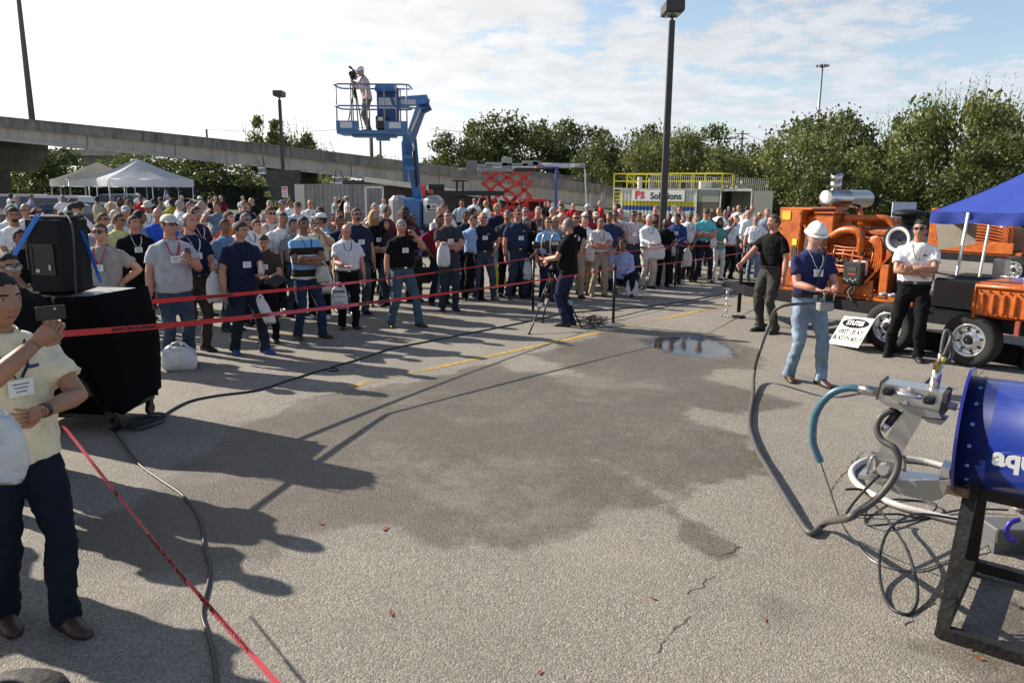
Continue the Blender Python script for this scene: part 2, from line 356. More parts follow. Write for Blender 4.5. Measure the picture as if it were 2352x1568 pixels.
# cracks in the asphalt
ck = mat('crack_filler', (0.04, 0.036, 0.032), .95)
def crack(pts, w=.004):
    P = []
    for a, b_ in zip(pts[:-1], pts[1:]):
        a, b_ = G(*a), G(*b_); n = max(3, int((b_ - a).length / .03))
        P += [a.lerp(b_, k / n) + Vector((random.uniform(-.014, .014), random.uniform(-.014, .014), 0)) for k in range(n)]
    mb = MB(); vs = []
    for k, p in enumerate(P):
        d = (P[min(k + 1, len(P) - 1)] - P[max(k - 1, 0)]).normalized(); s_ = Vector((-d.y, d.x, 0)) * w * random.uniform(.25, 1)
        vs += [p + s_ + Vector((0, 0, .003)), p - s_ + Vector((0, 0, .003))]
    mb.add(vs, [(2 * k, 2 * k + 1, 2 * k + 3, 2 * k + 2) for k in range(len(P) - 1)]); mb.build('pavement_crack', ck, kind='structure', fix=False)
for c in ([(1505, 1500), (1540, 1460), (1560, 1430), (1598, 1412)], [(1575, 1365), (1610, 1345), (1645, 1318)], [(1905, 1140), (1920, 1110), (1960, 1060), (1985, 1035)],
          [(2170, 900), (2230, 880), (2260, 850), (2300, 838), (2352, 800)], [(1640, 1278), (1680, 1268), (1712, 1252)], [(2080, 1440), (2120, 1400), (2150, 1380)], [(640, 930), (760, 905), (860, 885)]):
    crack(c)
# a few dry leaves and scraps lying about
LEAFL = ['small dry leaf on the wet edge, left one of two close together', 'small dry leaf on the wet edge at the far left', 'small dry leaf on the lit asphalt left of the tall open hose loop', 'small dry leaf between the two long cracks', 'small dry leaf just under the front rail of the black stand', 'small dry leaf beside the rail of the black stand, nearer the right edge', 'small dry leaf at the bottom edge centre', 'small dry leaf alone on the bright asphalt at lower centre', 'small dry leaf directly above the lowest long crack', 'small dry leaf inside the feet of the black stand']
lm = mat('dry_leaf', (0.25, 0.07, 0.025), .8)
for k, (x, y) in enumerate([(885, 1215), (737, 1203), (2060, 1165), (1757, 1424), (2230, 1490), (2250, 1512), (1240, 1545), (900, 1410), (1500, 1375), (2310, 1475)]):
    p = G(x, y); mb = MB(); a = random.uniform(0, 6); s_ = random.uniform(.012, .022)
    ring = [(s_ * 1.6 * math.cos(t) * math.cos(a) - s_ * .7 * math.sin(t) * math.sin(a), s_ * 1.6 * math.cos(t) * math.sin(a) + s_ * .7 * math.sin(t) * math.cos(a), .004 + .006 * abs(math.cos(t))) for t in np.linspace(0, 5.5, 7)]
    mb.add(ring + [(0, 0, .003)], [(7, q, (q + 1) % 7) for q in range(7)]); mb.build('dry_leaf', lm, label=LEAFL[k], cat='leaf', group='dry leaves scattered on the asphalt', loc=p, fix=False)
# ------------------------------------------------------------------ people
SKIN = [(0.46, 0.24, 0.155), (0.36, 0.175, 0.105), (0.23, 0.105, 0.06), (0.075, 0.036, 0.023), (0.47, 0.215, 0.15)]
def skin_m(i): return mat('skin', SKIN[i], .5, var=.1, vscale=14)
lip_m = [mat('lips', tuple(c * q for c, q in zip(s, (.7, .42, .42))), .5) for s in SKIN]
eye_m = mat('eye', (0.03, 0.02, 0.018), .3)
lens_m = mat('dark_lens', (0.012, 0.012, 0.015), .12, spec=.8); lens_b = mat('blue_mirror_lens', (0.02, 0.06, 0.4), .1, metal=.6); lens_c = mat('pale_lens', (0.35, 0.38, 0.4), .1, metal=.5)
white_p = mat('white_card', (0.78, 0.78, 0.76), .6); black_p = mat('black_cloth', (0.012, 0.012, 0.013), .8)
HAIR = dict(black=(0.012, 0.01, 0.009), dark=(0.03, 0.02, 0.014), brown=(0.07, 0.04, 0.022), grey=(0.28, 0.27, 0.25), white=(0.55, 0.54, 0.51), blond=(0.42, 0.28, 0.12), ginger=(0.34, 0.15, 0.06), salt=(0.14, 0.13, 0.12), red=(0.09, 0.015, 0.012))
def sm(a, b, x): t = min(1, max(0, (x - a) / (b - a))); return t * t * (3 - 2 * t)
def ga(x, w): return math.exp(-(x / w) ** 2)
def head_pt(ux, uy, uz, fat=0.0):
    """unit direction -> point of the head, face towards -y, centre at the ear line"""
    x, y, z = ux * .076, uy * .097, uz * .118
    if uz < 0: 
        t = -uz; x *= 1 - .30 * sm(.25, 1.0, t) + fat * .14 * t; 
        if uy > 0: y *= 1 - .45 * sm(.1, .9, t)
        else: y *= 1 + .03 * t
    else: x *= 1 + .05 * sm(.0, .7, uz); y *= 1 + (.05 if uy > 0 else .0)
    if uy < 0:
        fr = min(1, -uy * 1.4)
        y += .007 * fr * ga(z - .012, .02) * (ga(abs(x) - .031, .014))                       # sockets
        y -= .006 * fr * ga(z - .037, .012) * ga(x, .06)                                      # brow
        nz = sm(.03, -.018, z) * sm(-.036, -.024, z)
        y -= .029 * fr * ga(x, .0115 + .006 * sm(0, -.02, z)) * nz                              # nose
        y -= .007 * fr * ga(z + .055, .010) * ga(x, .022)                                     # mouth
        y += .004 * fr * ga(z + .0545, .0028) * ga(x, .022)
        y -= .007 * fr * ga(z + .088, .016) * ga(x, .025)                                     # chin
        y -= .004 * fr * ga(z + .015, .022) * ga(abs(x) - .045, .018)                          # cheeks
    return Vector((x, y, z))
def head_grid(nu, nv):
    pts = []
    for i in range(nv + 1):
        ph = -math.pi / 2 + math.pi * i / nv
        for j in range(nu):
            th = 2 * math.pi * (j + .5) / nu - math.pi / 2
            pts.append((math.cos(ph) * math.cos(th), math.cos(ph) * math.sin(th), math.sin(ph)))
    return pts
HG = {2: head_grid(48, 40), 1: head_grid(30, 26), 0: head_grid(14, 12)}; HD = {2: (48, 40), 1: (30, 26), 0: (14, 12)}
HCACHE = {}
def frame_of(yaw, pitch, roll=0.0):
    return Matrix.Rotation(yaw, 3, 'Z') @ Matrix.Rotation(pitch, 3, 'X') @ Matrix.Rotation(roll, 3, 'Y')
def grid_faces(nu, nv, o=0): return [(i * nu + j + o, i * nu + (j + 1) % nu + o, (i + 1) * nu + (j + 1) % nu + o, (i + 1) * nu + j + o) for i in range(nv) for j in range(nu)]
def add_head(mb, C, Rm, q, fat, s, beard=False):
    k = (q, fat)
    if k not in HCACHE: HCACHE[k] = [head_pt(*p, fat) for p in HG[q]]
    P = HCACHE[k]; nu, nv = HD[q]; o = len(mb.v); fs = grid_faces(nu, nv, o); ms = []
    for f in fs:
        c = sum((P[i - o] for i in f), Vector()) / 4; m_ = 0
        if c.y < -.05 and q == 2:
            if abs(c.z + .0545) < .005 and abs(c.x) < .022: m_ = 1
            elif abs(c.z - .0365 + abs(abs(c.x) - .034) * .12) < .0042 and abs(abs(c.x) - .033) < .019: m_ = 3
        elif c.y < -.05 and q:
            if abs(c.z + .0545) < .006 and abs(c.x) < .024: m_ = 1
            elif abs(c.z - .013) < .0058 and abs(abs(c.x) - .031) < .0125: m_ = 2
            elif abs(c.z - .036) < .0045 and abs(abs(c.x) - .031) < .018: m_ = 3
            elif beard and c.z < -.03 and c.z > -.075 and abs(c.x) < .034: m_ = 3
        ms.append(m_)
    mb.v += [tuple(C + Rm @ (p * s)) for p in P]; mb.f += fs; mb.m += ms
    if q == 2:
        axq = (Rm @ Vector((1, 0, 0)), Rm @ Vector((0, 1, 0)), Rm @ Vector((0, 0, 1)))
        for sg in (-1, 1):
            mb.ell(C + Rm @ (Vector((sg * .031, -.0835, .014)) * s), (.0135 * s, .006 * s, .0048 * s), 12, 4, 6, ax=axq); mb.ell(C + Rm @ (Vector((sg * .033, -.088, .0142)) * s), (.0052 * s, .003 * s, .0046 * s), 10, 2, 4, ax=axq)
            mb.tube([C + Rm @ (Vector((sg * (.017 + .028 * k / 4), -.0885 + .006 * (k / 4) ** 2, .0165 + .004 * math.sin(math.pi * k / 4))) * s) for k in range(5)], .0016 * s, 5, 0)
    if q:
        for sg in (-1, 1):
            mb.ell(C + Rm @ (Vector((sg * .077, .006, -.002)) * s), (.006 * s, .017 * s, .031 * s), 8, 0, 5, ax=(Rm @ Vector((1, 0, 0)), Rm @ Vector((0, 1, .2)), Rm @ Vector((0, -.2, 1))))
def hair_mesh(C, Rm, q, style, s, thick=.009):
    P = []; nu, nv = HD[max(q, 1)] if q else HD[0]; mb = MB()
    for (ux, uy, uz) in HG[max(q, 1) if q else 0]:
        p = head_pt(ux, uy, uz, 0)
        line = .074 - .012 * abs(ux)                     # front hairline
        if style == 'short': inn = (p.z > line - .002) if uy < -.35 else p.z > (-.055 if uy > .35 else -.012)
        elif style == 'crop': inn = (p.z > line) if uy < -.35 else p.z > (-.045 if uy > .35 else .0)
        elif style == 'thin': inn = (uy > -.25 and -.05 < p.z < .055 and (abs(ux) > .35 or uy > 0)) or (uy > .2 and -.05 < p.z < .075)
        elif style == 'recede': inn = (uy > -.05 and p.z > -.045) if abs(ux) < .5 else (uy > -.4 and p.z > -.02)
        elif style == 'long': inn = (p.z > line - .002) if uy < -.45 else True
        else: inn = p.z > line
        nn = Vector((ux / .076, uy / .097, uz / .118)).normalized()
        th = thick * (.75 if style in ('crop', 'thin') else 1) * (1 + .5 * noise.noise(p * 45 + Vector((C.x * 3, C.y, 1))))
        if style == 'long': th *= 1.7
        p = p + nn * (th if inn else -.012)
        if style == 'long' and inn and p.z < .02: p.z -= .13 * sm(.02, -.11, p.z); p.y += .02; p.x *= 1.12
        P.append(C + Rm @ (p * s))
    mb.add(P, grid_faces(nu, nv)); return mb
def ik(S, T, l1, l2, pole):
    d = T - S; L_ = min(d.length, (l1 + l2) * .998); d.normalize(); a = (l1 * l1 - l2 * l2 + L_ * L_) / (2 * L_); h = math.sqrt(max(l1 * l1 - a * a, 0))
    p = Vector(pole); p = p - d * p.dot(d); p.normalize(); return S + d * a + p * h, S + d * L_
def add_hand(mb, W, f, n, sg, s, curl=.5, q=1, m=0):
    """palm, four fingers of different lengths and a thumb; f = along the hand, n = out of the palm"""
    f = f.normalized(); n = (n - f * n.dot(f)).normalized(); w = f.cross(n) * sg; k = 8 if q > 1 else 5
    mb.tube([W - f * .01 * s, W + f * .03 * s, W + f * .07 * s, W + f * .092 * s], [(.027 * s, .022 * s), (.036 * s, .017 * s), (.042 * s, .014 * s), (.038 * s, .011 * s)], k + 3, m, ref=n)
    for i, (off, ln) in enumerate(((-.030, .062), (-.010, .076), (.010, .080), (.030, .070))):
        b = W + (f * .088 + w * off) * s; c = curl * (1.1 - .08 * i); P = [b]; a = 0; d = f
        for L_ in (.42, .32, .26):
            a += c * .62; d = f * math.cos(a) + n * math.sin(a); P.append(P[-1] + d * (ln * L_ * s))
        mb.tube(P, [.0095 * s, .0088 * s, .0078 * s, .005 * s], k, m)
    b = W + (f * .025 + w * .030) * s; d = (f * .75 + w * .62 + n * .25).normalized(); P = [b, b + d * .04 * s]; d = (f * .85 + w * .1 + n * (.35 + curl * .3)).normalized(); P += [P[1] + d * .03 * s, P[1] + d * .052 * s]
    mb.tube(P, [.015 * s, .0125 * s, .010 * s, .006 * s], k, m)
TZ = [.90, .97, 1.05, 1.13, 1.22, 1.32, 1.40, 1.455, 1.49, 1.52]
TRX = [.168, .166, .157, .157, .166, .180, .172, .134, .088, .060]
TRY = [.112, .110, .104, .104, .112, .120, .108, .084, .068, .056]
def torso(z, g, b, fem=0):
    """half width, half depth, centre y at a height (1.78 m figure)"""
    rx = float(np.interp(z, TZ, TRX)); ry = float(np.interp(z, TZ, TRY)); k = math.exp(-((z - 1.08) / .15) ** 2)
    rx *= 1.07; ry *= 1.06
    if fem: rx *= .92 - .08 * math.exp(-((z - 1.1) / .08) ** 2); ry += .028 * math.exp(-((z - 1.29) / .05) ** 2)
    up_ = 1 if z < 1.42 else .5
    return rx * (1 + g * .16 * up_) + b * .05 * k, ry * (1 + g * .14 * up_) + b * .062 * k, -b * .05 * k + .012
ARMS = {  # wrist target (x measured outwards from the body), pole, palm normal, curl
    'down': ((.275, -.04, .86), (.6, 1, 0), (-1, 0, 0), .45), 'pocket': ((.215, -.06, .95), (1, .9, 0), (-1, 0, 0), .3), 'hip': ((.20, -.02, 1.04), (1.6, .5, 0), (-.6, -.4, 0), .5),
    'crossa': ((-.06, -.245, 1.19), (1, -.1, -.5), (0, 1, 0), .5), 'crossb': ((-.02, -.215, 1.13), (1, 0, -.6), (0, 1, 0), .4), 'clasp': ((.055, -.22, .93), (1, .5, 0), (-.3, 1, 0), .8),
    'hold': ((.10, -.33, 1.10), (.7, .6, -1), (-.3, .2, .9), .9), 'holdup': ((.12, -.30, 1.28), (.6, .2, -1), (-.6, 0, .5), 1.0), 'phone': ((.12, -.30, 1.53), (.8, .1, -1), (-.6, .6, 0), 1.0),
    'ear': ((.125, -.05, 1.585), (1, -.5, -.3), (-1, 0, .1), .9), 'back': ((.06, .18, 1.0), (1, .3, 0), (0, -1, 0), .4), 'reach': ((.20, -.46, 1.02), (.6, .5, -.8), (-.6, 0, .2), .9)}
def blend(me, mats): pass
PEOPLE = []
DISP = None
def cloth_mods(o, vox, amp=.012, seed=0, q=1):
    global DISP
    if not DISP:
        DISP = bpy.data.textures.new('folds', 'CLOUDS'); DISP.noise_scale = .11; DISP.noise_depth = 2
    r = o.modifiers.new('r', 'REMESH'); r.mode = 'VOXEL'; r.voxel_size = vox; r.use_smooth_shade = True
    c = o.modifiers.new('s', 'SMOOTH'); c.factor = .5; c.iterations = 3
    d = o.modifiers.new('d', 'DISPLACE'); d.texture = DISP; d.strength = amp * 2; d.mid_level = .5; d.texture_coords = 'LOCAL'
SHOE = dict(black=(.012, .011, .011), brown=(.06, .028, .015), white=(.6, .6, .58), tan=(.22, .15, .06), blue=(.03, .06, .22), grey=(.14, .14, .15))
def cloth(rgb, kind=None, rgb2=None, name='cloth'):
    return mat(name, rgb, .92, var=.16, vscale=12, spec=.15, kind=kind, rgb2=rgb2, bump=.75, bscale=11)
JEANS = (.038, .055, .082); DJEANS = (.014, .02, .034); LJEANS = (.17, .225, .29); BLACK = (.008, .008, .009); KHAKI = (.33, .27, .19); CHAR = (.024, .023, .023); NAVYP = (.012, .018, .04)
def person(label, head, foot=None, d=None, yaw=None, H=1.78, sh=(.5, .5, .5), tr=DJEANS, arms=('down', 'down'), hair='short', hc='dark', hat=None, hatc=(.6, .6, .58), gl=None, belly=.25, g=.1,
           skin=0, lan=None, badge=True, sleeve='short', collar=True, shoes='black', look=0, nod=0, q=1, fem=0, pat=None, pat2=None, tuck=True, stance=.11, fd=None, lean=0.0, group='spectators in the crowd', targ=None, crouch=False, beard=False, belt=True, bigname=None, bagcol=None, Z0=0.0, hs=1.0, loc=None, logo=None):
    hx, hy = head
    if loc is not None: base = Vector(loc)
    elif foot is not None:
        base = G(*foot); top = AT(hx, hy, base.y)
        if not crouch: H = min(1.95, max(1.6, top.z))
        base.x = base.x * .5 + top.x * .5
    else:
        top = AT(hx, hy, d); H = top.z
        if H > 1.93 or H < 1.58:
            H = min(1.93, max(1.58, H)); rr = ray(hx, hy); t = (H - CAMH) / rr.z
            if 0 < t < d * 1.6: top = Vector((0, 0, CAMH)) + rr * max(t, d * .75)
        base = Vector((top.x, top.y, 0))
    if Z0: base.z = Z0
    if yaw is None:
        tx, ty = targ or (2.6, 6.0); yaw = math.degrees(math.atan2(tx - base.x, -(ty - base.y))) + random.uniform(-9, 9)
    s = H / 1.78 if not crouch else H / 1.78
    root = thing('person', label, 'person', base, R(yaw), group); root['label'] = label
    seed = len(PEOPLE); drop = 0.0
    def V(x, y, z): return Vector((x, y, z)) * s
    # skeleton -----------------------------------------------------------
    if crouch: drop = .52
    hipz = .92 - drop; ln = R(lean) + (R(12) if crouch else 0)
    def T(p):   # lean the upper body forward about the hips
        p = Vector(p); 
        if p.z <= .9: return V(p.x, p.y, p.z - drop)
        dz = p.z - .9; y, z = p.y, dz
        return V(p.x, y * math.cos(ln) - z * math.sin(ln), .9 - drop + z * math.cos(ln) + y * math.sin(ln))
    rb = mat('x', (1, 1, 1))if False else None
    body = MB(); sk = skin_m(skin)
    hyaw, hp = R(look), -R(nod)
    Cn = T((0, .0, 1.50)); Hc = T((0, -.012, 1.652)) + V(0, -.055 * math.sin(R(nod)), -.02 * math.sin(abs(R(nod))))
    Rm = frame_of(hyaw, R(nod)) if False else Matrix.Rotation(hyaw, 3, 'Z') @ Matrix.Rotation(R(nod), 3, 'X')
    # nod > 0 looks down: rotate about x so that the face (-y) goes to -z
    n_ = 10 if q else 7
    neckr = .058 + .006 * g + .006 * belly
    body.tube([T((0, .02, 1.42)), T((0, .015, 1.50)), (Cn + Hc) / 2 + V(0, .018, .0), Hc + V(0, .015, -.03)], [neckr * 1.25 * s, neckr * s, neckr * .95 * s, neckr * .9 * s], n_, 0)
    # torso inside the clothes
    def rings(zs, off, offy=None, cyo=0):
        out = []
        for z in zs:
            rx, ry, cy = torso(z, g, belly, fem); c = T((0, cy, z)); ex = Vector((1, 0, 0)); ey = (T((0, cy - .1, z)) - c).normalized() if z > .9 else Vector((0, -1, 0))
            out.append([c + ex * ((rx + off) * s * math.cos(t)) + ey * ((ry + off) * s * math.sin(t)) for t in [2 * math.pi * k / (16 if q else 10) for k in range(16 if q else 10)]])
        return out
    if q: body.loft(rings([.92, 1.05, 1.22, 1.4, 1.5], -.02), 0)
    hands = []; wr = []
    shx = .178 * (1 + g * .14) * (.92 if fem else 1)
    sleeves = MB(); elbs = []
    am = 1.0 + .22 * g + .12 * belly; am *= .86 if fem else 1
    for sg, nm in ((1, arms[0]), (-1, arms[1])):         # sg +1 = the figure's own left arm (+x)
        tgt, pole, pn, curl = ARMS[nm] if isinstance(nm, str) else nm
        S = T((sg * shx, .01, 1.402)); t = Vector((tgt[0] * sg, tgt[1], tgt[2])); 
        if nm in ('crossa', 'crossb', 'clasp', 'hold', 'holdup'): t.y -= belly * .07 + g * .02
        W_ = T(t) if t.z > .9 else V(t.x, t.y, t.z - (drop if crouch else 0)); E_, W = ik(S, W_, .295 * s, .262 * s, (pole[0] * sg, pole[1], pole[2]))
        elbs.append((S, E_, W)); fdir = (W - E_).normalized()
        pts = [S + V(-sg * .05, 0, .0), S + (E_ - S) * .12, S + (E_ - S) * .5, S + (E_ - S) * .85, E_, E_ + (W - E_) * .2, E_ + (W - E_) * .55, W]
        rr = [.034, .042, .046, .043, .041, .043, .038, .0275]
        body.tube(pts, [r_ * am * s for r_ in rr], n_, 0)
        hd = fdir
        if nm == 'clasp': hd = Vector((-sg * .8, -.1, -.5)).normalized()
        if nm in ('crossa', 'crossb'): hd = (fdir + Vector((0, .25, .05))).normalized()
        if nm == 'pocket': hd = Vector((0, -.1, -1))
        if nm == 'hip': hd = Vector((-sg * .2, -.6, -.6))
        if q: add_hand(body, W, hd, Vector((pn[0] * sg, pn[1], pn[2])), sg if nm not in ('crossb',) else sg, s * (.9 if fem else 1), curl, q)
        else: body.tube([W, W + hd * .05 * s, W + hd * .10 * s, W + hd * .16 * s], [(.03 * s, .02 * s), (.04 * s, .017 * s), (.036 * s, .014 * s), (.02 * s, .01 * s)], 6)
        hands.append((W + hd * .08 * s, hd))
        # sleeve
        if sleeve == 'short': 
            e = S + (E_ - S) * (.66 if sleeve == 'short' else 1)
            sleeves.tube([S + V(-sg * .07, 0, .005), S + V(0, 0, 0), S + (E_ - S) * .33, e], [.050 * s, (.058 + .006 * g) * s, .062 * am * s * 1.06, .069 * am * s * 1.12], 12)
        else:
            sleeves.tube([S + V(-sg * .07, 0, .005), S, S + (E_ - S) * .5, E_, E_ + (W - E_) * .5, W - fdir * .01], [.050 * s, .058 * s, .058 * am * s, .057 * am * s, .048 * am * s, .037 * s], 12)
    # head
    s_b = s; s = s * hs; add_head(body, Hc, Rm, q, .5 * belly, s, beard); s = s_b
    # legs under the trousers
    feet = fd or ((stance, -.02), (-stance, .03))
    tr_mb = MB(); shoes_l = []
    for sg, (fx, fy) in zip((1, -1), feet):
        Hj = V(sg * .09, .0, .90 - drop); A = V(fx, fy + .03, .09)
        pole = (sg * .05, -1, 0) if not crouch else (sg * .45, -1, .35)
        if crouch and sg == -1: A = V(fx, fy + .25, .13)
        K, A2 = ik(Hj, A, .43 * s, .42 * s, pole)
        if q: body.tube([Hj, (Hj + K) / 2, K, (K + A2) / 2, A2], [.075 * s, .065 * s, .048 * s, .045 * s, .034 * s], 8)
        lg = 1 + .18 * g + .12 * belly; cf = .062 if shoes != 'bare' else .06
        tr_mb.tube([Hj + V(0, 0, .03), Hj + (K - Hj) * .25, Hj + (K - Hj) * .65, K, K + (A2 - K) * .35, K + (A2 - K) * .75, A2 + V(0, 0, -.045)],
                   [.088 * lg * s, .092 * lg * s, .080 * lg * s, .067 * lg * s, .067 * lg * s, .061 * lg * s, (.066 * s, .074 * s)], 12)
        # shoe: heel, vamp, toe
        so = math.atan2(fx, .5) * .6; c, sn = math.cos(so), math.sin(so); sh_mb = MB(); rg = []
        for (yy, hw, hh, z0) in ((.085, .022, .04, .02), (.07, .036, .082, .0), (.02, .040, .10, .0), (-.05, .043, .085, .0), (-.11, .049, .058, .0), (-.16, .045, .045, .0), (-.19, .030, .034, .004), (-.2, .012, .02, .01)):
            r2 = []
            for t in [2 * math.pi * k / 10 for k in range(10)]:
                x = hw * math.cos(t); z = z0 + (hh - z0) * (.5 + .5 * math.sin(t)) if math.sin(t) > 0 else z0 + (hh - z0) * .5 * (1 + math.sin(t)) * .6
                if math.sin(t) < -.5: z = z0
                r2.append(Vector((x * c - yy * sn * -1 * (-1), yy, z)) if False else Vector((x * c + yy * -sn, yy * c + x * sn * -1, z)))
            rg.append([A2 * 1.0 + Vector((p.x * s, p.y * s, 0)) - Vector((0, 0, A2.z)) + Vector((0, 0, p.z * s)) for p in r2])
        sh_mb.loft(rg, 0); shoes_l.append((sh_mb, A2))
    o = body.build('body', [sk, lip_m[skin], eye_m, mat('hair', HAIR[hc], .8), mat('eye_white', (.5, .47, .44), .3)], root, smooth=True, fix=False)
    if q == 2:
        pass
    # trousers
    zs = [.80, .86, .92, .98, 1.03]
    pel = [];
    for z in zs:
        rx, ry, cy = torso(max(z, .9), g, belly * .55, 0); k = {.80: .62, .86: .9}.get(z, 1.0)
        c = V(0, cy + .005, z - drop) if z <= .92 else T((0, cy + .005, z))
        pel.append([c + Vector(((rx * k + .006) * s * math.cos(t), (ry * k + .008) * s * math.sin(t), 0)) for t in [2 * math.pi * k2 / 16 for k2 in range(16)]])
    tr_mb.loft(pel, 0)
    denim = tr in (JEANS, DJEANS, LJEANS)
    tm = mat('denim' if denim else 'trouser_cloth', tr, .92, var=.14, vscale=14, spec=.15, kind='denim' if denim else None, bump=.6, bscale=12)
    vox = .013 if q == 2 else .019
    t_o = tr_mb.build('trousers', tm, root, smooth=True, fix=False)
    if q: cloth_mods(t_o, vox * s, .026)
    for mb_, A2 in shoes_l:
        mb_.build('shoe', mat('shoe_leather', SHOE[shoes], .45, bump=.1), root, smooth=True)
    # shirt
    hz = 1.0 if tuck else .88
    zs = [hz - .0, hz + .03] + [z for z in (1.05, 1.13, 1.22, 1.32, 1.40, 1.445, 1.475, 1.495) if z > hz + .04]
    sh_mb = MB(); rg = rings(zs, .014)
    if not tuck:
        for r_ in rg[:2]:
            c = sum(r_, Vector()) / len(r_)
            for k in range(len(r_)): r_[k] = c + (r_[k] - c) * 1.05
    sh_mb.loft(rg, 0); sh_mb.v += sleeves.v and []; o0 = len(sh_mb.v); sh_mb.v += sleeves.v; sh_mb.f += [tuple(i_ + o0 for i_ in f_) for f_ in sleeves.f]; sh_mb.m += sleeves.m
    cm = cloth(sh, pat, pat2)
    s_o = sh_mb.build('shirt', cm, root, smooth=True, fix=False)
    if q: cloth_mods(s_o, vox * s, .020)
    if collar and q:
        cb = MB(); n = 12; 
        for sg in (-1, 1):
            P1, P2 = [], []
            for k in range(n + 1):
                t = math.pi / 2 * -1 + sg * math.pi * (k / n); rr = neckr + .012
                fr_ = 1 - k / n; P1.append(T(((neckr + .012) * math.cos(t), (neckr + .008) * math.sin(t) + .012, 1.532 - .045 * fr_ ** 1.5)))
                ex_ = max(0, 1 - abs(k - 1.5) / 3)
                P2.append(T(((neckr + .040) * math.cos(t + sg * .10 * fr_), (neckr + .034 + .012 * fr_) * math.sin(t + sg * .04 * fr_) + .010, 1.492 - .034 * fr_ ** 1.3 - .024 * ex_)))
            cb.add(P1 + P2, [(k, k + 1, n + 2 + k, n + 1 + k) for k in range(n)])
        ob = cb.build('collar', cm, root, smooth=True, fix=False); md = ob.modifiers.new('t', 'SOLIDIFY'); md.thickness = .004
    if tuck and belt and q:
        rx, ry, cy = torso(1.0, g, belly * .7); c = T((0, cy, 1.0)); bb = MB()
        bb.loft([[c + Vector((0, 0, dz * s)) + Vector(((rx + .014 + e) * s * math.cos(t), (ry + .014 + e) * s * math.sin(t), 0)) for t in [2 * math.pi * k / 20 for k in range(20)]] for dz, e in ((-.018, -.01), (-.018, .004), (.018, .004), (.018, -.01))], 0, False)
        bb.box(c + Vector((0, -(ry + .02) * s, 0)), (.045 * s, .008, .034 * s), 1)
        bb.build('belt', [mat('belt_leather', (.015, .012, .01), .4), mat('buckle', (.5, .48, .42), .25, metal=1)], root)
    # lanyard + badge
    def chest(x, z, off=.02):
        rx, ry, cy = torso(z, g, belly, fem); rx += .014; ry += .014
        return T((x, cy - ry * math.sqrt(max(0, 1 - (x / rx) ** 2)) - off, z))
    if lan and q:
        lb = MB(); bz = 1.24 + random.uniform(-.03, .05)
        for sg in (-1, 1):
            P = [T((sg * .062, .03, 1.52)), T((sg * .072, -.03, 1.50)), chest(sg * .062, 1.42), chest(sg * .042, 1.35), chest(sg * .012, bz + .045)]
            w_ = (.011 if lan == 'red' else .007) * s
            lb.tube(P, (w_, .0025 * s), 6, ref=(0, -1, 0))
        lcol = {'red': (.4, .015, .02), 'black': (.012, .012, .014), 'white': (.6, .6, .6), 'tan': (.25, .17, .1)}[lan]
        lb.build('lanyard', mat('lanyard_ribbon', lcol, .7), root)
        if badge:
            c = chest(.0, bz, .026); bd = MB(); bd.box(c, (.105 * s, .006, .078 * s)); 
            bo = bd.build('name_badge', white_p, root); b2 = MB()
            for k in range(3): b2.box(c + Vector((0, -.0045, (.018 - .017 * k) * s)), ((.07 - .012 * k) * s, .002, .005 * s))
            b2.build('print', mat('print_grey', (.18, .17, .17), .8), bo)
    if logo and q:
        l2 = MB(); l2.box(chest(.075, 1.345, .012), (.05 * s, .004, .016 * s), rz=.25); l2.build('shirt_logo', mat('logo_thread', logo, .8), root)
    # hair, hats, glasses
    if hair and not (hat == 'hard'):
        hm = hair_mesh(Hc, Rm, q, hair, s * hs); hm.build('hair', mat('hair', HAIR[hc], .75, var=.25, vscale=90, bump=.5, bscale=160), root, smooth=True, fix=False)
    def HP(x, y, z): return Hc + Rm @ (Vector((x, y, z)) * s)
    axh = (Rm @ Vector((1, 0, 0)), Rm @ Vector((0, 1, 0)), Rm @ Vector((0, 0, 1)))
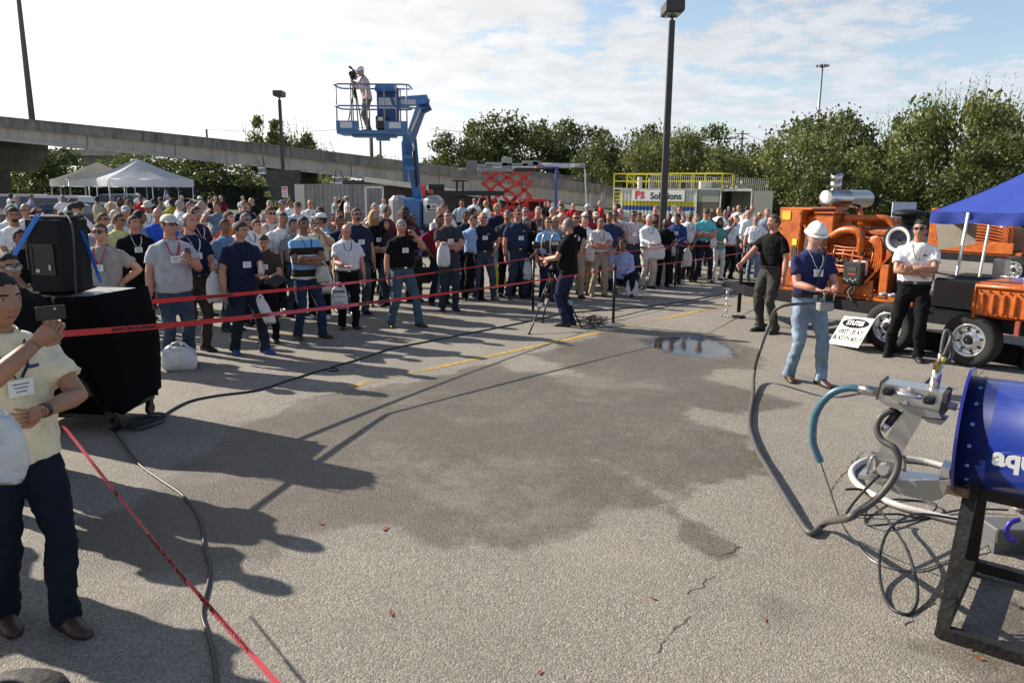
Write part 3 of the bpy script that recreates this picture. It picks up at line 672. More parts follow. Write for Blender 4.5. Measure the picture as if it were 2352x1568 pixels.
    if hat:
        h = MB(); nn = 18; hcm = mat('hat_cloth', hatc, .8 if hat != 'hard' else .3, coat=.5 if hat == 'hard' else 0)
        if hat in ('cap', 'hard', 'bucket'):
            A_, B_ = (.089, .108) if hat == 'cap' else ((.104, .128) if hat == 'hard' else (.09, .108)); rg = []; top_ = .135 if hat == 'cap' else (.165 if hat == 'hard' else .135); z0 = .045 if hat != 'hard' else .055
            for k in range(8):
                ph = k / 7 * math.pi / 2 * .98; cr = math.cos(ph) ** (.8 if hat != 'bucket' else .5)
                rg.append([HP(A_ * cr * math.cos(t), B_ * cr * math.sin(t) + .004, z0 + (top_ - z0) * math.sin(ph) + (.008 if hat == 'hard' and abs(math.cos(t)) < .3 else 0)) for t in [2 * math.pi * j_ / nn for j_ in range(nn)]])
            h.loft(rg, 0)
            if hat == 'cap':
                r1 = [HP(A_ * math.cos(t) * .95, B_ * math.sin(t) * .98, z0 + .012) for t in np.linspace(-math.pi * .86, -math.pi * .14, 10)]
                r2 = [HP(A_ * math.cos(t) * .95, B_ * math.sin(t) - .075 * math.sin(-t) ** 1.5, z0 + .008 - .02 * abs(math.cos(t))) for t in np.linspace(-math.pi * .86, -math.pi * .14, 10)]
                h2 = MB(); h2.add(r1 + r2, [(k, k + 1, 11 + k, 10 + k) for k in range(9)]); 
                ho = h.build('cap', hcm, root, smooth=True); b3 = h2.build('brim', hcm, ho, smooth=True, fix=False); md = b3.modifiers.new('t', 'SOLIDIFY'); md.thickness = .006
            else:
                ho = h.build('hard_hat' if hat == 'hard' else 'sun_hat', hcm, root, smooth=True); e = .022 if hat == 'hard' else .055
                h2 = MB(); h2.loft([[HP((A_ + w2) * math.cos(t), (B_ + w2 + (.02 if hat == 'hard' and math.sin(t) < -.5 else 0)) * math.sin(t) + .004, z0 + dz) for t in [2 * math.pi * j_ / 24 for j_ in range(24)]] for w2, dz in ((-.005, .006), (e, -.008 if hat == 'hard' else -.02), (e, -.014 if hat == 'hard' else -.026), (-.005, -.004))], 0, False)
                h2.build('brim', hcm, ho, smooth=True)
                if hat == 'hard':
                    vb = MB(); P1 = []; P2 = []
                    for t in np.linspace(-math.pi * 1.0, 0, 15): P1.append(HP(.122 * math.cos(t), .155 * math.sin(t), .045)); P2.append(HP(.112 * math.cos(t), .165 * math.sin(t) - .01, -.13))
                    vb.add(P1 + P2, [(k, k + 1, 16 + k, 15 + k) for k in range(14)])
                    vm_ = mat('clear_visor', (.85, .88, .88), .05, alpha=.08, spec=.8); vo_ = vb.build('face_shield', vm_, root, smooth=True, fix=False)
    if gl and q:
        gb = MB(); lm_ = {'dark': lens_m, 'blue': lens_b, 'clear': lens_c, 'up': lens_c}[gl]; dz = .085 if gl == 'up' else 0.0
        for sg in (-1, 1):
            P = []
            for (a_, b_) in ((.008, .012), (.008, -.012), (.022, -.019), (.045, -.016), (.060, -.002), (.060, .012), (.045, .017), (.022, .016)):
                x = a_ * sg; y = -.104 + (x / .075) ** 2 * .030 + (.02 if gl == 'up' else 0); P.append(HP(x, y, .013 + b_ + dz))
            if gl == 'clear': gb.tube(P + [P[0]], .002 * s, 4)
            gb.add(P, [tuple(range(8))], 0); gb.tube([HP(.060 * sg, -.085, .019 + dz), HP(.079 * sg, -.05, .02 + dz), HP(.081 * sg, .01, .01 + dz)], .0035 * s, 5, 1)
        gb.tube([HP(-.06, -.086, .022 + dz), HP(-.02, -.105, .022 + dz), HP(.02, -.105, .022 + dz), HP(.06, -.086, .022 + dz)], .003 * s, 5, 1)
        gb.build('sunglasses' if gl in ('dark', 'blue') else 'glasses', [lm_, lens_m], root, fix=False)
    mw = Matrix.Translation(base) @ Matrix.Rotation(R(yaw), 4, 'Z')
    info = dict(root=root, hands=[mw @ h_[0] for h_ in hands], base=base, yaw=R(yaw), s=s, mw=mw, head=mw @ Hc, elbs=elbs, T=T, chest=chest)
    PEOPLE.append(info); return info
# things people carry -------------------------------------------------
bag_m = mat('white_plastic', (.62, .61, .59), .4, var=.10, vscale=12, bump=1.0, bscale=10); blk_m = mat('black_plastic', (.012, .012, .013), .35)
def bag(p, label, w=.30, h=.36, rz=0.0, tilt=0.0, m=None, full=.5, group='plastic carrier bags'):
    root = thing('carrier_bag', label, 'bag', p, rz, group); mb = MB(); rg = []
    for k, (zz_, ws, ds) in enumerate(((0, .42, .5), (-.06, .66, .6), (-.18, .86, .6), (-.4, .95, .9), (-.62, 1.0, 1.0), (-.85, .97, 1.1), (-.97, .86, .9), (-1.0, .66, .5))):
        r_ = []
        for t in [2 * math.pi * j_ / 16 for j_ in range(16)]:
            cxx = abs(math.cos(t)) ** .5 * (1 if math.cos(t) > 0 else -1); q_ = noise.noise(Vector((math.cos(t) * 2, math.sin(t) * 2, zz_ * 3 + p[0] * 5)))
            r_.append(Vector((w / 2 * ws * cxx + zz_ * tilt, .038 * full * 2 * ds * math.sin(t) * (1 + q_ * 1.3), -.06 + zz_ * (h - .06) + q_ * .05)))
        rg.append(r_)
    mb.loft(rg, 0); mb.build('bag_body', m or bag_m, root, smooth=True)
    hb = MB(); 
    for sy in (-.012, .012): hb.tube([(-w * .3, sy, -.10), (-w * .16, sy, -.03), (0, sy * .5, .0), (w * .16, sy, -.03), (w * .3, sy, -.10)], (.012, .003), 6, ref=(0, 1, 0))
    hb.build('handle', m or bag_m, root, smooth=True); return root
def phone(p, label, rz, m=blk_m, size=(.062, .011, .115), tilt=0.0, cat='phone'):
    mb = MB(); mb.box((0, 0, 0), size, bev=.004); o = mb.build('phone' if cat == 'phone' else 'camera', m, None, label=label, cat=cat, loc=p, rot=(0, tilt, rz))
    l_ = MB(); l_.lathe([(.006, 0), (.006, .0025)], (.015, size[1] / 2, size[2] * .3), (0, 1, 0), 10); l_.lathe([(.006, 0), (.006, .0025)], (.015, -size[1] / 2 - .0025, size[2] * .3), (0, 1, 0), 10); l_.build('camera_lens', mat('lens_ring', (.4, .4, .4), .2, metal=1), o); return o
def A(x, y): return (.2442 * x, 428.8 + .2442 * y)
def B(x, y): return (428.8 + .2442 * x, 428.8 + .2442 * y)
def Cc(x, y): return (857.5 + .2442 * x, 428.8 + .2442 * y)
def D(x, y): return (1286 + .2442 * x, 428.8 + .2442 * y)
def E(x, y): return (1684.4 + .3418 * x, 382.8 + .3418 * y)
NAVY = (.014, .018, .045); WH = (.72, .72, .72); LB = (.30, .42, .62); GREY = (.30, .29, .28); DGREY = (.035, .04, .048); BK = (.007, .007, .008); MAR = (.12, .012, .022); RED = (.5, .02, .025)
# front row, left to right ------------------------------------------------
P1 = person('man in grey polo and dark sunglasses with red lanyard, hand on hip behind the loudspeaker', A(935, 335), d=9.3, sh=(.30, .28, .255), arms=('hip', 'down'), gl='dark', lan='red', hair='crop', hc='brown', skin=0, yaw=8, tr=DJEANS, belly=.35, tuck=False)
P2 = person('heavy man in black polo with white badge looking right, behind the grey-polo man', A(1230, 265), foot=A(1370, 1375), sh=BK, lan='white', hair='short', hc='dark', yaw=38, look=18, tr=BLACK, belly=.6, g=.4, skin=4, tuck=False)
P3 = person('man in grey T-shirt and pale baseball cap with red lanyard, phone in raised hand', A(1590, 262), foot=(412, 838), sh=(.40, .40, .42), collar=False, hat='cap', hatc=(.55, .52, .45), gl='dark', lan='red', hair='crop', hc='brown', yaw=38, look=22, arms=('holdup', 'down'), tr=JEANS, belly=.5, g=.25, tuck=False, skin=4)
phone(P3['hands'][0] + Vector((0, 0, .05)), 'dark phone held up at the chest of the man in pale cap', P3['yaw'])
P4 = person('bald man in dark navy polo just right of the pale-capped man', A(1760, 238), foot=(458, 808), sh=NAVY, lan='white', hair='thin', hc='salt', yaw=52, look=15, arms=('hold', 'down'), tr=(.05, .04, .03), belly=.4, skin=4)
bag(P4['hands'][0], 'crumpled white bag hanging from the bald navy-polo man', .3, .42, rz=.8)
P5 = person('man in navy polo looking down to the right, bottle in hand, blue sneakers', B(450, 315), foot=(578, 812), sh=NAVY, lan='black', hair='short', hc='dark', yaw=42, look=30, nod=14, arms=('hold', 'down'), tr=DJEANS, shoes='blue', tuck=False, fd=((.2, -.15), (-.12, .08)), skin=0, g=.3, belly=.4)
P6 = person('young man in brown-grey shirt looking down at a camera in his hands', B(700, 465), foot=B(800, 1460), sh=(.055, .045, .037), lan='black', hair='short', hc='brown', yaw=14, nod=32, arms=('hold', 'hold'), tr=BLACK, belly=0, tuck=True)
P7 = person('man with crossed arms in brown, white and blue striped rugby polo', B(1085, 275), foot=B(1150, 1425), sh=(.4, .4, .4), pat='bold', hair='short', hc='black', skin=2, yaw=42, look=-2, arms=('crossa', 'crossb'), tr=(.02, .035, .07), shoes='brown', tuck=False, belly=.3, lan='black', badge=False, fd=((.2, -.1), (-.14, .02)))
P8 = person('balding man in white polo looking down, white printed bag in one hand', B(1525, 340), foot=B(1500, 1335), sh=(.66, .66, .66), pat='stripes', pat2=(.5, .5, .52, 28), hair='thin', hc='brown', yaw=24, nod=28, look=5, tr=BLACK, lan='black', belly=.45, g=.2, skin=4, arms=('down', 'hold'))
P9 = person('big moustached man in navy work shirt with badge behind the white-polo man', B(1590, 195), foot=B(1625, 1200), sh=(.02, .028, .05), hair='short', hc='brown', gl='dark', yaw=35, tr=JEANS, lan='black', belly=.7, g=.5, skin=4, beard=True, tuck=False)
P10 = person('woman with long wavy blonde hair in black shirt', B(1710, 215), foot=B(1830, 1120), sh=BK, hair='long', hc='blond', yaw=42, tr=BLACK, lan='black', fem=1, belly=0, g=0, arms=('down', 'down'), collar=True, gl='clear')
P11 = person('grey-haired man in black polo and blue jeans raising a phone, nearest of the middle crowd', Cc(195, 303), foot=Cc(345, 1315), sh=BK, hair='short', hc='grey', gl='clear', yaw=30, arms=('phone', 'down'), tr=(.06, .10, .14), lan='black', belly=.55, g=.35, shoes='brown', stance=.17, fd=((.25, -.12), (-.18, .05)), skin=4)
phone(P11['hands'][0] + Vector((0, -.02, .06)), 'black phone held up by the grey-haired man in black polo', P11['yaw'], tilt=1.57)
P12 = person('man in lavender long-sleeved shirt holding a black briefcase', Cc(345, 250), foot=Cc(400, 1075), sh=(.26, .23, .48), sleeve='long', hair='short', hc='dark', gl='up', yaw=24, nod=12, arms=('clasp', 'clasp'), tr=(.05, .04, .035), lan='white', skin=2, belly=.1, shoes='black')
P13 = person('man in dark grey T-shirt with crossed arms and a white bag, clear glasses', Cc(700, 215), foot=Cc(715, 1165), sh=(.04, .045, .05), collar=False, hair='crop', hc='dark', gl='clear', yaw=20, look=-14, arms=('crossa', 'crossb'), tr=(.03, .04, .055), lan='black', belly=.15, g=.25, skin=4, tuck=False)
P14 = person('dark-skinned man in dark blue shirt and sunglasses behind crossed-arm man', Cc(885, 222), foot=Cc(855, 1015), sh=(.022, .032, .045), hair='crop', hc='black', gl='dark', skin=2, yaw=30, tr=NAVYP, belly=.3, g=.2, tuck=False, badge=True, lan='black')
P15 = person('man in navy work shirt, blue mirrored sunglasses, thumbs in his jeans pockets', Cc(1000, 235), foot=Cc(1065, 1065), sh=(.016, .019, .035), hair='crop', hc='blond', gl='blue', yaw=16, arms=('pocket', 'pocket'), tr=(.045, .06, .08), lan='black', belly=.35, g=.3, skin=4, shoes='grey', fd=((.22, -.05), (-.14, .03)), logo=(.6, .6, .65))
P16 = person('man in black polo with bright blue shoulders, sunglasses pushed up', Cc(1150, 150), foot=Cc(1180, 905), sh=(.014, .018, .04), hair='short', hc='ginger', gl='up', yaw=34, look=10, tr=LJEANS, lan='black', g=.2, belly=.1, skin=4)
P17 = person('large man in dark navy work shirt with sunglasses and bag, arms hanging', Cc(1365, 205), foot=Cc(1345, 1050), sh=(.025, .035, .075), hair='crop', hc='brown', gl='dark', yaw=22, look=8, tr=(.03, .045, .075), lan='black', belly=.65, g=.5, skin=4, shoes='black', logo=(.55, .55, .6), stance=.17)
P18 = person('man in sky blue shirt hidden behind the video camera', Cc(1660, 282), foot=Cc(1620, 1070), sh=(.22, .42, .72), hair='short', hc='brown', gl='dark', yaw=10, tr=NAVYP, belly=.3, skin=0)
P19 = person('cameraman in black shirt and dark jeans standing at the tripod, seen from the side', D(60, 292), foot=(1308, 748), sh=BK, hair='recede', hc='salt', yaw=-112, arms=((.12, -.38, 1.22), (.5, .3, -1), (-.6, 0, .5), .8) and ('hold', 'reach'), tr=(.018, .025, .055), belly=.35, g=.25, skin=4, badge=False, tuck=False, group='people working inside the tape', stance=.09)
P20 = person('man in white polo looking down with crossed arms, khaki trousers', D(380, 287), foot=D(362, 1030), sh=(.58, .58, .58), hair='short', hc='salt', yaw=12, nod=28, arms=('crossa', 'crossb'), tr=KHAKI, lan='black', badge=False, belly=.3, g=.3, skin=4, shoes='tan', stance=.15, beard=True)
P21 = person('bald pink-faced man in cream T-shirt with a phone at his ear', D(590, 200), foot=D(520, 910), sh=(.70, .66, .60), collar=False, hair=None, yaw=14, look=-10, arms=('down', 'ear'), tr=KHAKI, lan='black', badge=True, belly=.55, g=.35, skin=4, tuck=False)
P22 = person('crouching man in light blue shirt holding a phone to his face', D(585, 565), foot=D(590, 1015), crouch=True, H=1.76, sh=(.33, .40, .66), sleeve='long', hair='short', hc='black', skin=2, yaw=-12, nod=10, arms=((.30, -.22, 1.0), 'phone') if False else ('hold', 'phone'), tr=NAVYP, belly=.2, tuck=False, badge=False, fd=((.22, -.28), (-.16, -.12)))
P23 = person('man in red and white plaid shirt and sunglasses, black hair', D(672, 222), foot=D(690, 935), sh=(.55, .5, .52), pat='plaid', pat2=(.28, .1, .16, 26), hair='short', hc='black', gl='dark', skin=2, yaw=8, tr=JEANS, lan='white', belly=.2, arms=('down', 'pocket'))
P24 = person('white-haired older man in white shirt holding a wide white bag', D(825, 258), foot=D(830, 955), sh=(.74, .74, .74), sleeve='long', hair='short', hc='white', yaw=16, look=-8, arms=('hold', 'hold'), tr=(.42, .39, .34), lan='black', badge=False, belly=.4, g=.2, skin=4)
P25 = person('dark-skinned bald man in black polo and black trousers', D(985, 298), foot=D(975, 940), sh=BK, hair='thin', hc='black', skin=3, yaw=0, arms=('hold', 'hold'), tr=BLACK, lan=None, belly=.25, beard=True)
P26 = person('dark-haired man in royal blue shirt looking down', D(1092, 245), foot=D(1095, 915), sh=(.03, .055, .17), hair='short', hc='black', skin=2, yaw=-20, nod=22, arms=('hold', 'hold'), tr=CHAR, lan='black', belly=.2, sleeve='long')
P27 = person('man in white polo with grey-green cap, hands clasped before a bag', D(1215, 228), foot=D(1200, 895), sh=(.74, .74, .74), hat='cap', hatc=(.12, .14, .11), hair='crop', hc='dark', skin=2, yaw=6, arms=('clasp', 'clasp'), tr=CHAR, shoes='tan', lan='black', badge=False, beard=True, belly=.2, logo=(.1, .1, .3))
P28 = person('tall man in turquoise polo with brown cap and crossed arms', D(1370, 205), foot=D(1350, 895), sh=(.12, .50, .56), hat='cap', hatc=(.07, .035, .025), hair='crop', hc='dark', gl='dark', yaw=4, look=-10, arms=('crossa', 'crossb'), tr=(.018, .022, .035), shoes='brown', skin=4, belly=.3, g=.2, lan=None, stance=.17)
P29 = person('small woman in teal top and white trousers next to the turquoise-polo man', D(1485, 352), foot=D(1495, 880), sh=(.10, .30, .26), hair='long', hc='dark', yaw=8, tr=(.6, .58, .55), fem=1, belly=0, g=-.2, skin=2, collar=False, shoes='brown', arms=('hold', 'hold'), tuck=False)
P30 = person('stocky bald man in white shirt and black trousers touching his chin', D(1605, 282), foot=D(1575, 868), sh=(.76, .76, .78), hair='thin', hc='dark', skin=2, yaw=20, look=10, arms=('hold', 'phone'), tr=BLACK, lan='black', badge=False, belly=.6, g=.2)
P31 = person('older man in white long-sleeved shirt turned to the side', D(1800, 215), foot=D(1710, 815), sh=(.74, .72, .72), sleeve='long', hair='thin', hc='grey', skin=4, yaw=35, look=20, arms=('hold', 'down'), tr=BLACK, lan=None, belly=.3)
P32 = person('blond man in white printed T-shirt and light jeans, hand on hip', D(1842, 275), foot=D(1808, 858), sh=(.74, .72, .74), collar=False, hair='short', hc='ginger', gl='dark', skin=4, yaw=-6, look=-14, arms=('hip', 'down'), tr=(.16, .24, .36), lan='white', badge=False, belly=.45, g=.3, logo=(.3, .05, .1))
P33 = person('man in black polo with white piping holding the trailer jack, watch on wrist', E(300, 318), foot=E(200, 1110), sh=BK, hair='short', hc='brown', yaw=-58, look=-14, arms=('down', 'reach'), tr=(.05, .047, .043), belly=.1, g=.15, skin=4, group='people working inside the tape', tuck=True, lan=None, fd=((.14, .0), (-.12, -.02)))
P34 = person('operator in white hard hat and clear visor, navy polo and pale jeans', E(540, 387), foot=(1846, 876), sh=(.022, .028, .085), hair=None, hat='hard', hatc=(.78, .78, .76), yaw=6, nod=18, look=-6, arms=('hold', 'hold'), tr=LJEANS, shoes='brown', lan='white', belly=.1, g=.2, skin=4, group='people working inside the tape', fd=((.13, -.2), (-.12, .06)))
P35 = person('man in white polo and black trousers with crossed arms by the trailer wheel', E(1298, 355), foot=E(1125, 1290), sh=(.78, .76, .76), hair='short', hc='black', gl='dark', yaw=-24, look=-12, arms=('crossa', 'crossb'), tr=(.007, .007, .008), lan='tan', belly=.15, g=.3, skin=1, group='people working inside the tape', fd=((.13, -.08), (-.2, .12)), logo=(.02, .02, .08))
# far-left foreground ------------------------------------------------------
def Fz(x, y): return (x * .1172, 398.1 + y * .1172)
def Gz(x, y): return (229.7 + x * .1172, 413.4 + y * .1172)
crowd = [
 # label, head px, depth, shirt colour, options
 ('moustached man in white polo at the left edge behind the loudspeaker', Fz(250, 640), 9.6, WH, dict(hc='dark', skin=1, beard=True, yaw=30, look=10)),
 ('grey-haired man in white shirt at the left edge, half hidden by the moustached man', Fz(150, 590), 11.5, WH, dict(hc='salt', skin=4)),
 ('bald man with dark glasses and white shirt beyond the loudspeaker', Fz(480, 460), 13.5, WH, dict(hair='thin', hc='salt', gl='dark', lan='black', skin=1, yaw=30)),
 ('balding man in dark shirt whose head shows just over the loudspeaker', Fz(690, 650), 11, DGREY, dict(hair='recede', hc='dark', skin=4)),
 ('man in black cap facing right just over the loudspeaker', Fz(1400, 580), 11, BK, dict(hat='cap', hatc=(.012, .016, .014), yaw=80, skin=0)),
 ('dark-haired man with glasses peering over the right edge of the loudspeaker', Fz(1420, 745), 9.8, GREY, dict(hc='black', gl='clear', skin=4)),
 ('man in black cap and white shirt seen from behind', Fz(1540, 550), 13, WH, dict(hat='cap', hatc=(.015, .015, .015), yaw=150)),
 ('man in white shirt and grey trousers standing in profile by the white tent', Fz(960, 385), 27, WH, dict(tr=(.1, .09, .08), yaw=85, arms=('reach', 'down'), skin=2, hc='black')),
 ('man in white shirt with black shoulder strap by the parked vans', Fz(1190, 420), 26, WH, dict(hc='grey', yaw=70, skin=2)),
 ('dark-haired man bending beside the strap-wearing man', Fz(1320, 490), 24, WH, dict(hc='black', yaw=90, nod=15, skin=2)),
 ('man in pale violet shirt near the silver van', Fz(570, 400), 23, (.32, .32, .5), dict(hc='brown', skin=1, yaw=120)),
 ('dark-skinned man in white shirt at far left by the vans', Fz(175, 385), 26, WH, dict(hc='black', skin=3, yaw=100)),
 ('man in teal shirt facing the dark-skinned man at far left', Fz(310, 430), 24, (.10, .22, .26), dict(hc='grey', skin=4, yaw=-60)),
 ('man in pale blue shirt with dark wraparound sunglasses looking right', Gz(30, 625), 12.2, (.5, .52, .62), dict(gl='dark', hc='brown', yaw=55, skin=1)),
 ('white-haired man with lanyard left of the yellow-collared man', Gz(255, 570), 14, (.6, .6, .62), dict(hc='white', skin=4, lan='black')),
 ('man with sunglasses in pale yellow shirt', Gz(340, 630), 12, (.55, .52, .22), dict(gl='dark', hc='brown', skin=1, yaw=50)),
 ('man in grey cap with grey shirt behind the yellow-collared man', Gz(450, 497), 15.5, GREY, dict(hat='cap', hatc=(.36, .36, .38), hc='grey', skin=4, yaw=60)),
 ('man in fine checked grey shirt with black hair seen from behind', Gz(660, 572), 12.4, (.28, .26, .26), dict(hc='black', pat='plaid', pat2=(.14, .13, .15, 30), yaw=100, skin=2)),
 ('woman with long fair hair under the tent edge', Gz(205, 435), 18, (.5, .45, .4), dict(hair='long', hc='blond', fem=1, skin=0)),
 ('grey-haired man in bright royal blue polo', Gz(1100, 535), 14, (.03, .10, .5), dict(hair='thin', hc='grey', skin=4, yaw=50)),
 ('man in cream bucket hat and white shirt', Gz(940, 405), 18.5, WH, dict(hat='bucket', hatc=(.45, .44, .36), skin=2, yaw=20, arms=('hip', 'hold'), lan='black')),
 ('man in red T-shirt and dark cap under the tent', Gz(800, 305), 25, (.42, .02, .025), dict(hat='cap', hatc=(.03, .03, .05), skin=2, yaw=10, lan='white')),
 ('man in black shirt with glasses left of the red T-shirt', Gz(570, 370), 21, BK, dict(gl='dark', hc='dark', skin=2, yaw=20)),
 ('man in grey T-shirt and black cap under the tent', Gz(1180, 335), 21, (.2, .21, .21), dict(hat='cap', hatc=(.02, .02, .02), skin=1, yaw=30, lan='black')),
 ('person in mustard yellow shirt seen from behind', Gz(1400, 350), 22, (.32, .28, .03), dict(hc='black', yaw=170, skin=3)),
 ('white-haired man in white shirt turned away to the right', Gz(1530, 385), 20, WH, dict(hc='grey', yaw=110, skin=4)),
 ('tall young man in light blue shirt looking right', Gz(1740, 305), 18, (.4, .46, .62), dict(hc='brown', yaw=75, skin=4)),
 ('man with glasses in dark navy polo beside the bald navy-polo man', Gz(1820, 505), 13, NAVY, dict(gl='clear', hc='dark', skin=1, yaw=60, lan='white')),
 ('two-tone grey-haired man in white shirt seen from behind', Gz(1950, 400), 19.5, WH, dict(hc='grey', yaw=130, skin=4)),
 ('man in white cap by the tent pole', Gz(740, 262), 30, WH, dict(hat='cap', hatc=(.7, .7, .68), skin=2)),
 ('man in white shirt behind the leftmost tent pole', Gz(215, 290), 25, WH, dict(hc='brown', skin=2, yaw=40)),
 ('dark-haired woman in tan shirt under the tent', Gz(390, 345), 23, (.3, .26, .17), dict(hair='long', hc='black', fem=1, skin=3)),
 ('man in khaki shirt under the tent with brown hair', Gz(490, 310), 26, (.3, .27, .16), dict(hc='brown', skin=2)),
 ('curly dark-haired woman in maroon under the tent', Gz(1020, 370), 23, (.14, .02, .03), dict(hair='long', hc='black', fem=1, skin=3)),
 ('man in white shirt standing by the blue flag', Gz(1330, 285), 28, WH, dict(hc='grey', skin=4, yaw=-30)),
 ('man in blue-grey shirt between tent poles at the right', Gz(1600, 295), 29, (.1, .13, .2), dict(hc='grey', skin=4)),
 ('man in white cap and white shirt right of the tent', Gz(1950, 315), 25, WH, dict(hat='cap', hatc=(.6, .6, .55), skin=2)),
 ('dark-haired man in tan shirt seen in front of the car', Fz(1900, 440), 20, (.34, .30, .22), dict(hc='black', yaw=150, skin=3)),
 ('man in black shirt half hidden by the loudspeaker base', Fz(330, 1080), 8.6, BK, dict(hc='black', skin=2)),
 # behind the middle of the crowd (crop B)
 ('man in blue-grey polo behind the orange T-shirt', B(300, 130), 14.5, (.13, .19, .28), dict(hc='brown', skin=4, yaw=-5, nod=8)),
 ('man in bright orange T-shirt, head lowered', B(380, 225), 12.8, (.52, .09, .03), dict(hc='brown', collar=False, skin=4, yaw=60, g=.4)),
 ('man in light blue polo and blue jeans left of the navy-polo man', B(362, 298), 11.6, (.13, .20, .30), dict(hc='black', skin=2, yaw=60, tr=JEANS)),
 ('tall broad man in navy polo in the back rows', B(545, 125), 17, NAVY, dict(hc='brown', skin=4, g=.5, yaw=30)),
 ('man in white shirt with black lanyard and dark sunglasses', B(545, 240), 12, WH, dict(hc='salt', gl='dark', lan='black', skin=4, yaw=65, badge=False)),
 ('man in tan T-shirt with black cord lanyard and sunglasses', B(780, 180), 13.2, (.42, .38, .32), dict(hc='brown', gl='dark', lan='black', collar=False, skin=4, g=.5, yaw=22, tuck=False)),
 ('man in maroon shirt turned away at the far back', B(335, 80), 28, MAR, dict(hc='grey', yaw=-110, skin=4)),
 ('grey-haired man in black jacket in profile', B(632, 100), 26, BK, dict(hair='thin', hc='grey', yaw=-100, skin=4)),
 ('grey-haired man peeking over the tan T-shirt man', B(778, 125), 18, (.35, .33, .3), dict(hc='grey', skin=4)),
 ('man in blue cap and white shirt with black lanyard', B(885, 125), 18.5, WH, dict(hat='cap', hatc=(.08, .11, .2), lan='black', skin=4)),
 ('man in white shirt photographing beside the blue-capped man', B(930, 112), 26, WH, dict(hc='dark', skin=1, arms=('phone', 'phone'))),
 ('dark-haired man in white shirt just left of the camouflage cap', B(975, 112), 20, WH, dict(hc='black', skin=2)),
 ('man in camouflage cap and pale blue polo', B(1030, 140), 15, (.45, .52, .62), dict(hat='cap', hatc=(.06, .055, .035), skin=4, yaw=40, g=.4)),
 ('broad man in white polo with black lanyard standing apart', B(1160, 118), 17.5, WH, dict(hair='thin', hc='brown', lan='black', skin=4, g=.6, belly=.5, yaw=20, logo=(.3, .1, .2))),
 ('man in black and red baseball cap', B(1255, 190), 15.5, GREY, dict(hat='cap', hatc=(.03, .02, .03), hc='dark', skin=2)),
 ('man in white cap and checked shirt behind the photographer', B(1290, 245), 13, (.5, .5, .52), dict(hat='cap', hatc=(.7, .7, .7), pat='plaid', pat2=(.1, .15, .3, 24), skin=4, yaw=-50)),
 ('young man with grey backpack and short dark hair', B(985, 295), 12.4, (.2, .22, .25), dict(hc='black', skin=1, yaw=50, tr=JEANS, collar=False)),
 ('dark-haired man in pale orange shirt looking at the camera', B(1430, 205), 15.5, (.50, .22, .12), dict(hc='dark', lan='black', skin=4, yaw=0)),
 ('man in black polo right of the blonde woman', B(1855, 170), 14.5, BK, dict(hc='black', skin=1, yaw=60, hair='recede')),
 ('far man in white shirt with hard hat by the grey container', B(1500, 88), 34, WH, dict(hat='cap', hatc=(.5, .5, .48), tr=(.2, .18, .15), yaw=-80)),
 ('far man in black shirt by the grey container', B(1443, 78), 34, BK, dict(hc='dark', tr=BLACK, skin=1)),
 ('far man in green-grey shirt by the grey container', B(1390, 92), 34, (.3, .35, .33), dict(hc='grey', tr=NAVYP, yaw=80)),
 ('far man in white shirt beside the boom lift base', B(1855, 100), 31, WH, dict(hc='brown', skin=4)),
 ('far man in yellow shirt by the fence on the left', B(265, 85), 36, (.4, .34, .08), dict(hc='grey')),
 ('dark-shirted man in khaki trousers at the far left fence', B(205, 85), 31, BK, dict(hc='black', tr=KHAKI, yaw=100)),
 ('far man in white shirt against the dark fence', B(525, 85), 37, WH, dict(hc='grey')),
 # crop C
 ('very tall dark-skinned man in maroon shirt with lowered head', Cc(282, 105), 13.0, (.10, .01, .02), dict(hair='crop', hc='black', skin=3, nod=18, g=.6, belly=.5, yaw=25)),
 ('man in black shirt with dark sunglasses behind the grey-haired phone man', Cc(268, 210), 13.2, BK, dict(gl='dark', hc='brown', skin=2)),
 ('red-haired woman with head turned, between black shirts', Cc(140, 300), 12.6, (.03, .025, .03), dict(hair='long', hc='red', fem=1, skin=0, yaw=-20)),
 ('man in white plaid shirt left of the dark grey T-shirt', Cc(625, 175), 13.6, (.58, .6, .62), dict(pat='plaid', pat2=(.15, .18, .22, 18), hair='recede', hc='ginger', skin=4, yaw=40, tr=LJEANS)),
 ('man in dark cap of hair behind the plaid shirt', Cc(665, 155), 15.5, WH, dict(hc='dark', skin=1)),
 ('man in dark red polo squeezed behind the dark grey T-shirt', Cc(610, 250), 12.5, (.22, .015, .03), dict(hc='dark', skin=2)),
 ('man in white shirt with black hair turned right, middle rows', Cc(915, 195), 14, WH, dict(hc='black', skin=1, yaw=75)),
 ('far man in pale blue shirt with badge near the orange cable drum', Cc(830, 120), 26, (.42, .5, .62), dict(hc='dark', skin=1, lan='black', tr=NAVYP, yaw=10)),
 ('man in white shirt seen from behind near the orange cable drum', Cc(948, 105), 24, WH, dict(hc='ginger', yaw=170)),
 ('man in white shirt and black trousers in profile by the red lift', Cc(1062, 125), 25, WH, dict(hair='thin', hc='ginger', yaw=-80, tr=BLACK, skin=4)),
 ('woman with curly grey hair and glasses', Cc(1440, 280), 12.6, BK, dict(hair='long', hc='salt', gl='clear', fem=1, skin=2)),
 ('man in pale pink polo behind the large navy shirt', Cc(1378, 175), 17, (.55, .4, .34), dict(hc='dark', skin=1)),
 ('grey-haired man in sunglasses and black shirt right of the large navy shirt', Cc(1432, 190), 14.5, BK, dict(gl='dark', hc='salt', skin=4)),
 ('man in maroon checked shirt with open mouth', Cc(1542, 180), 15, (.10, .025, .03), dict(pat='plaid', pat2=(.3, .2, .18, 22), hc='grey', skin=4, lan='white')),
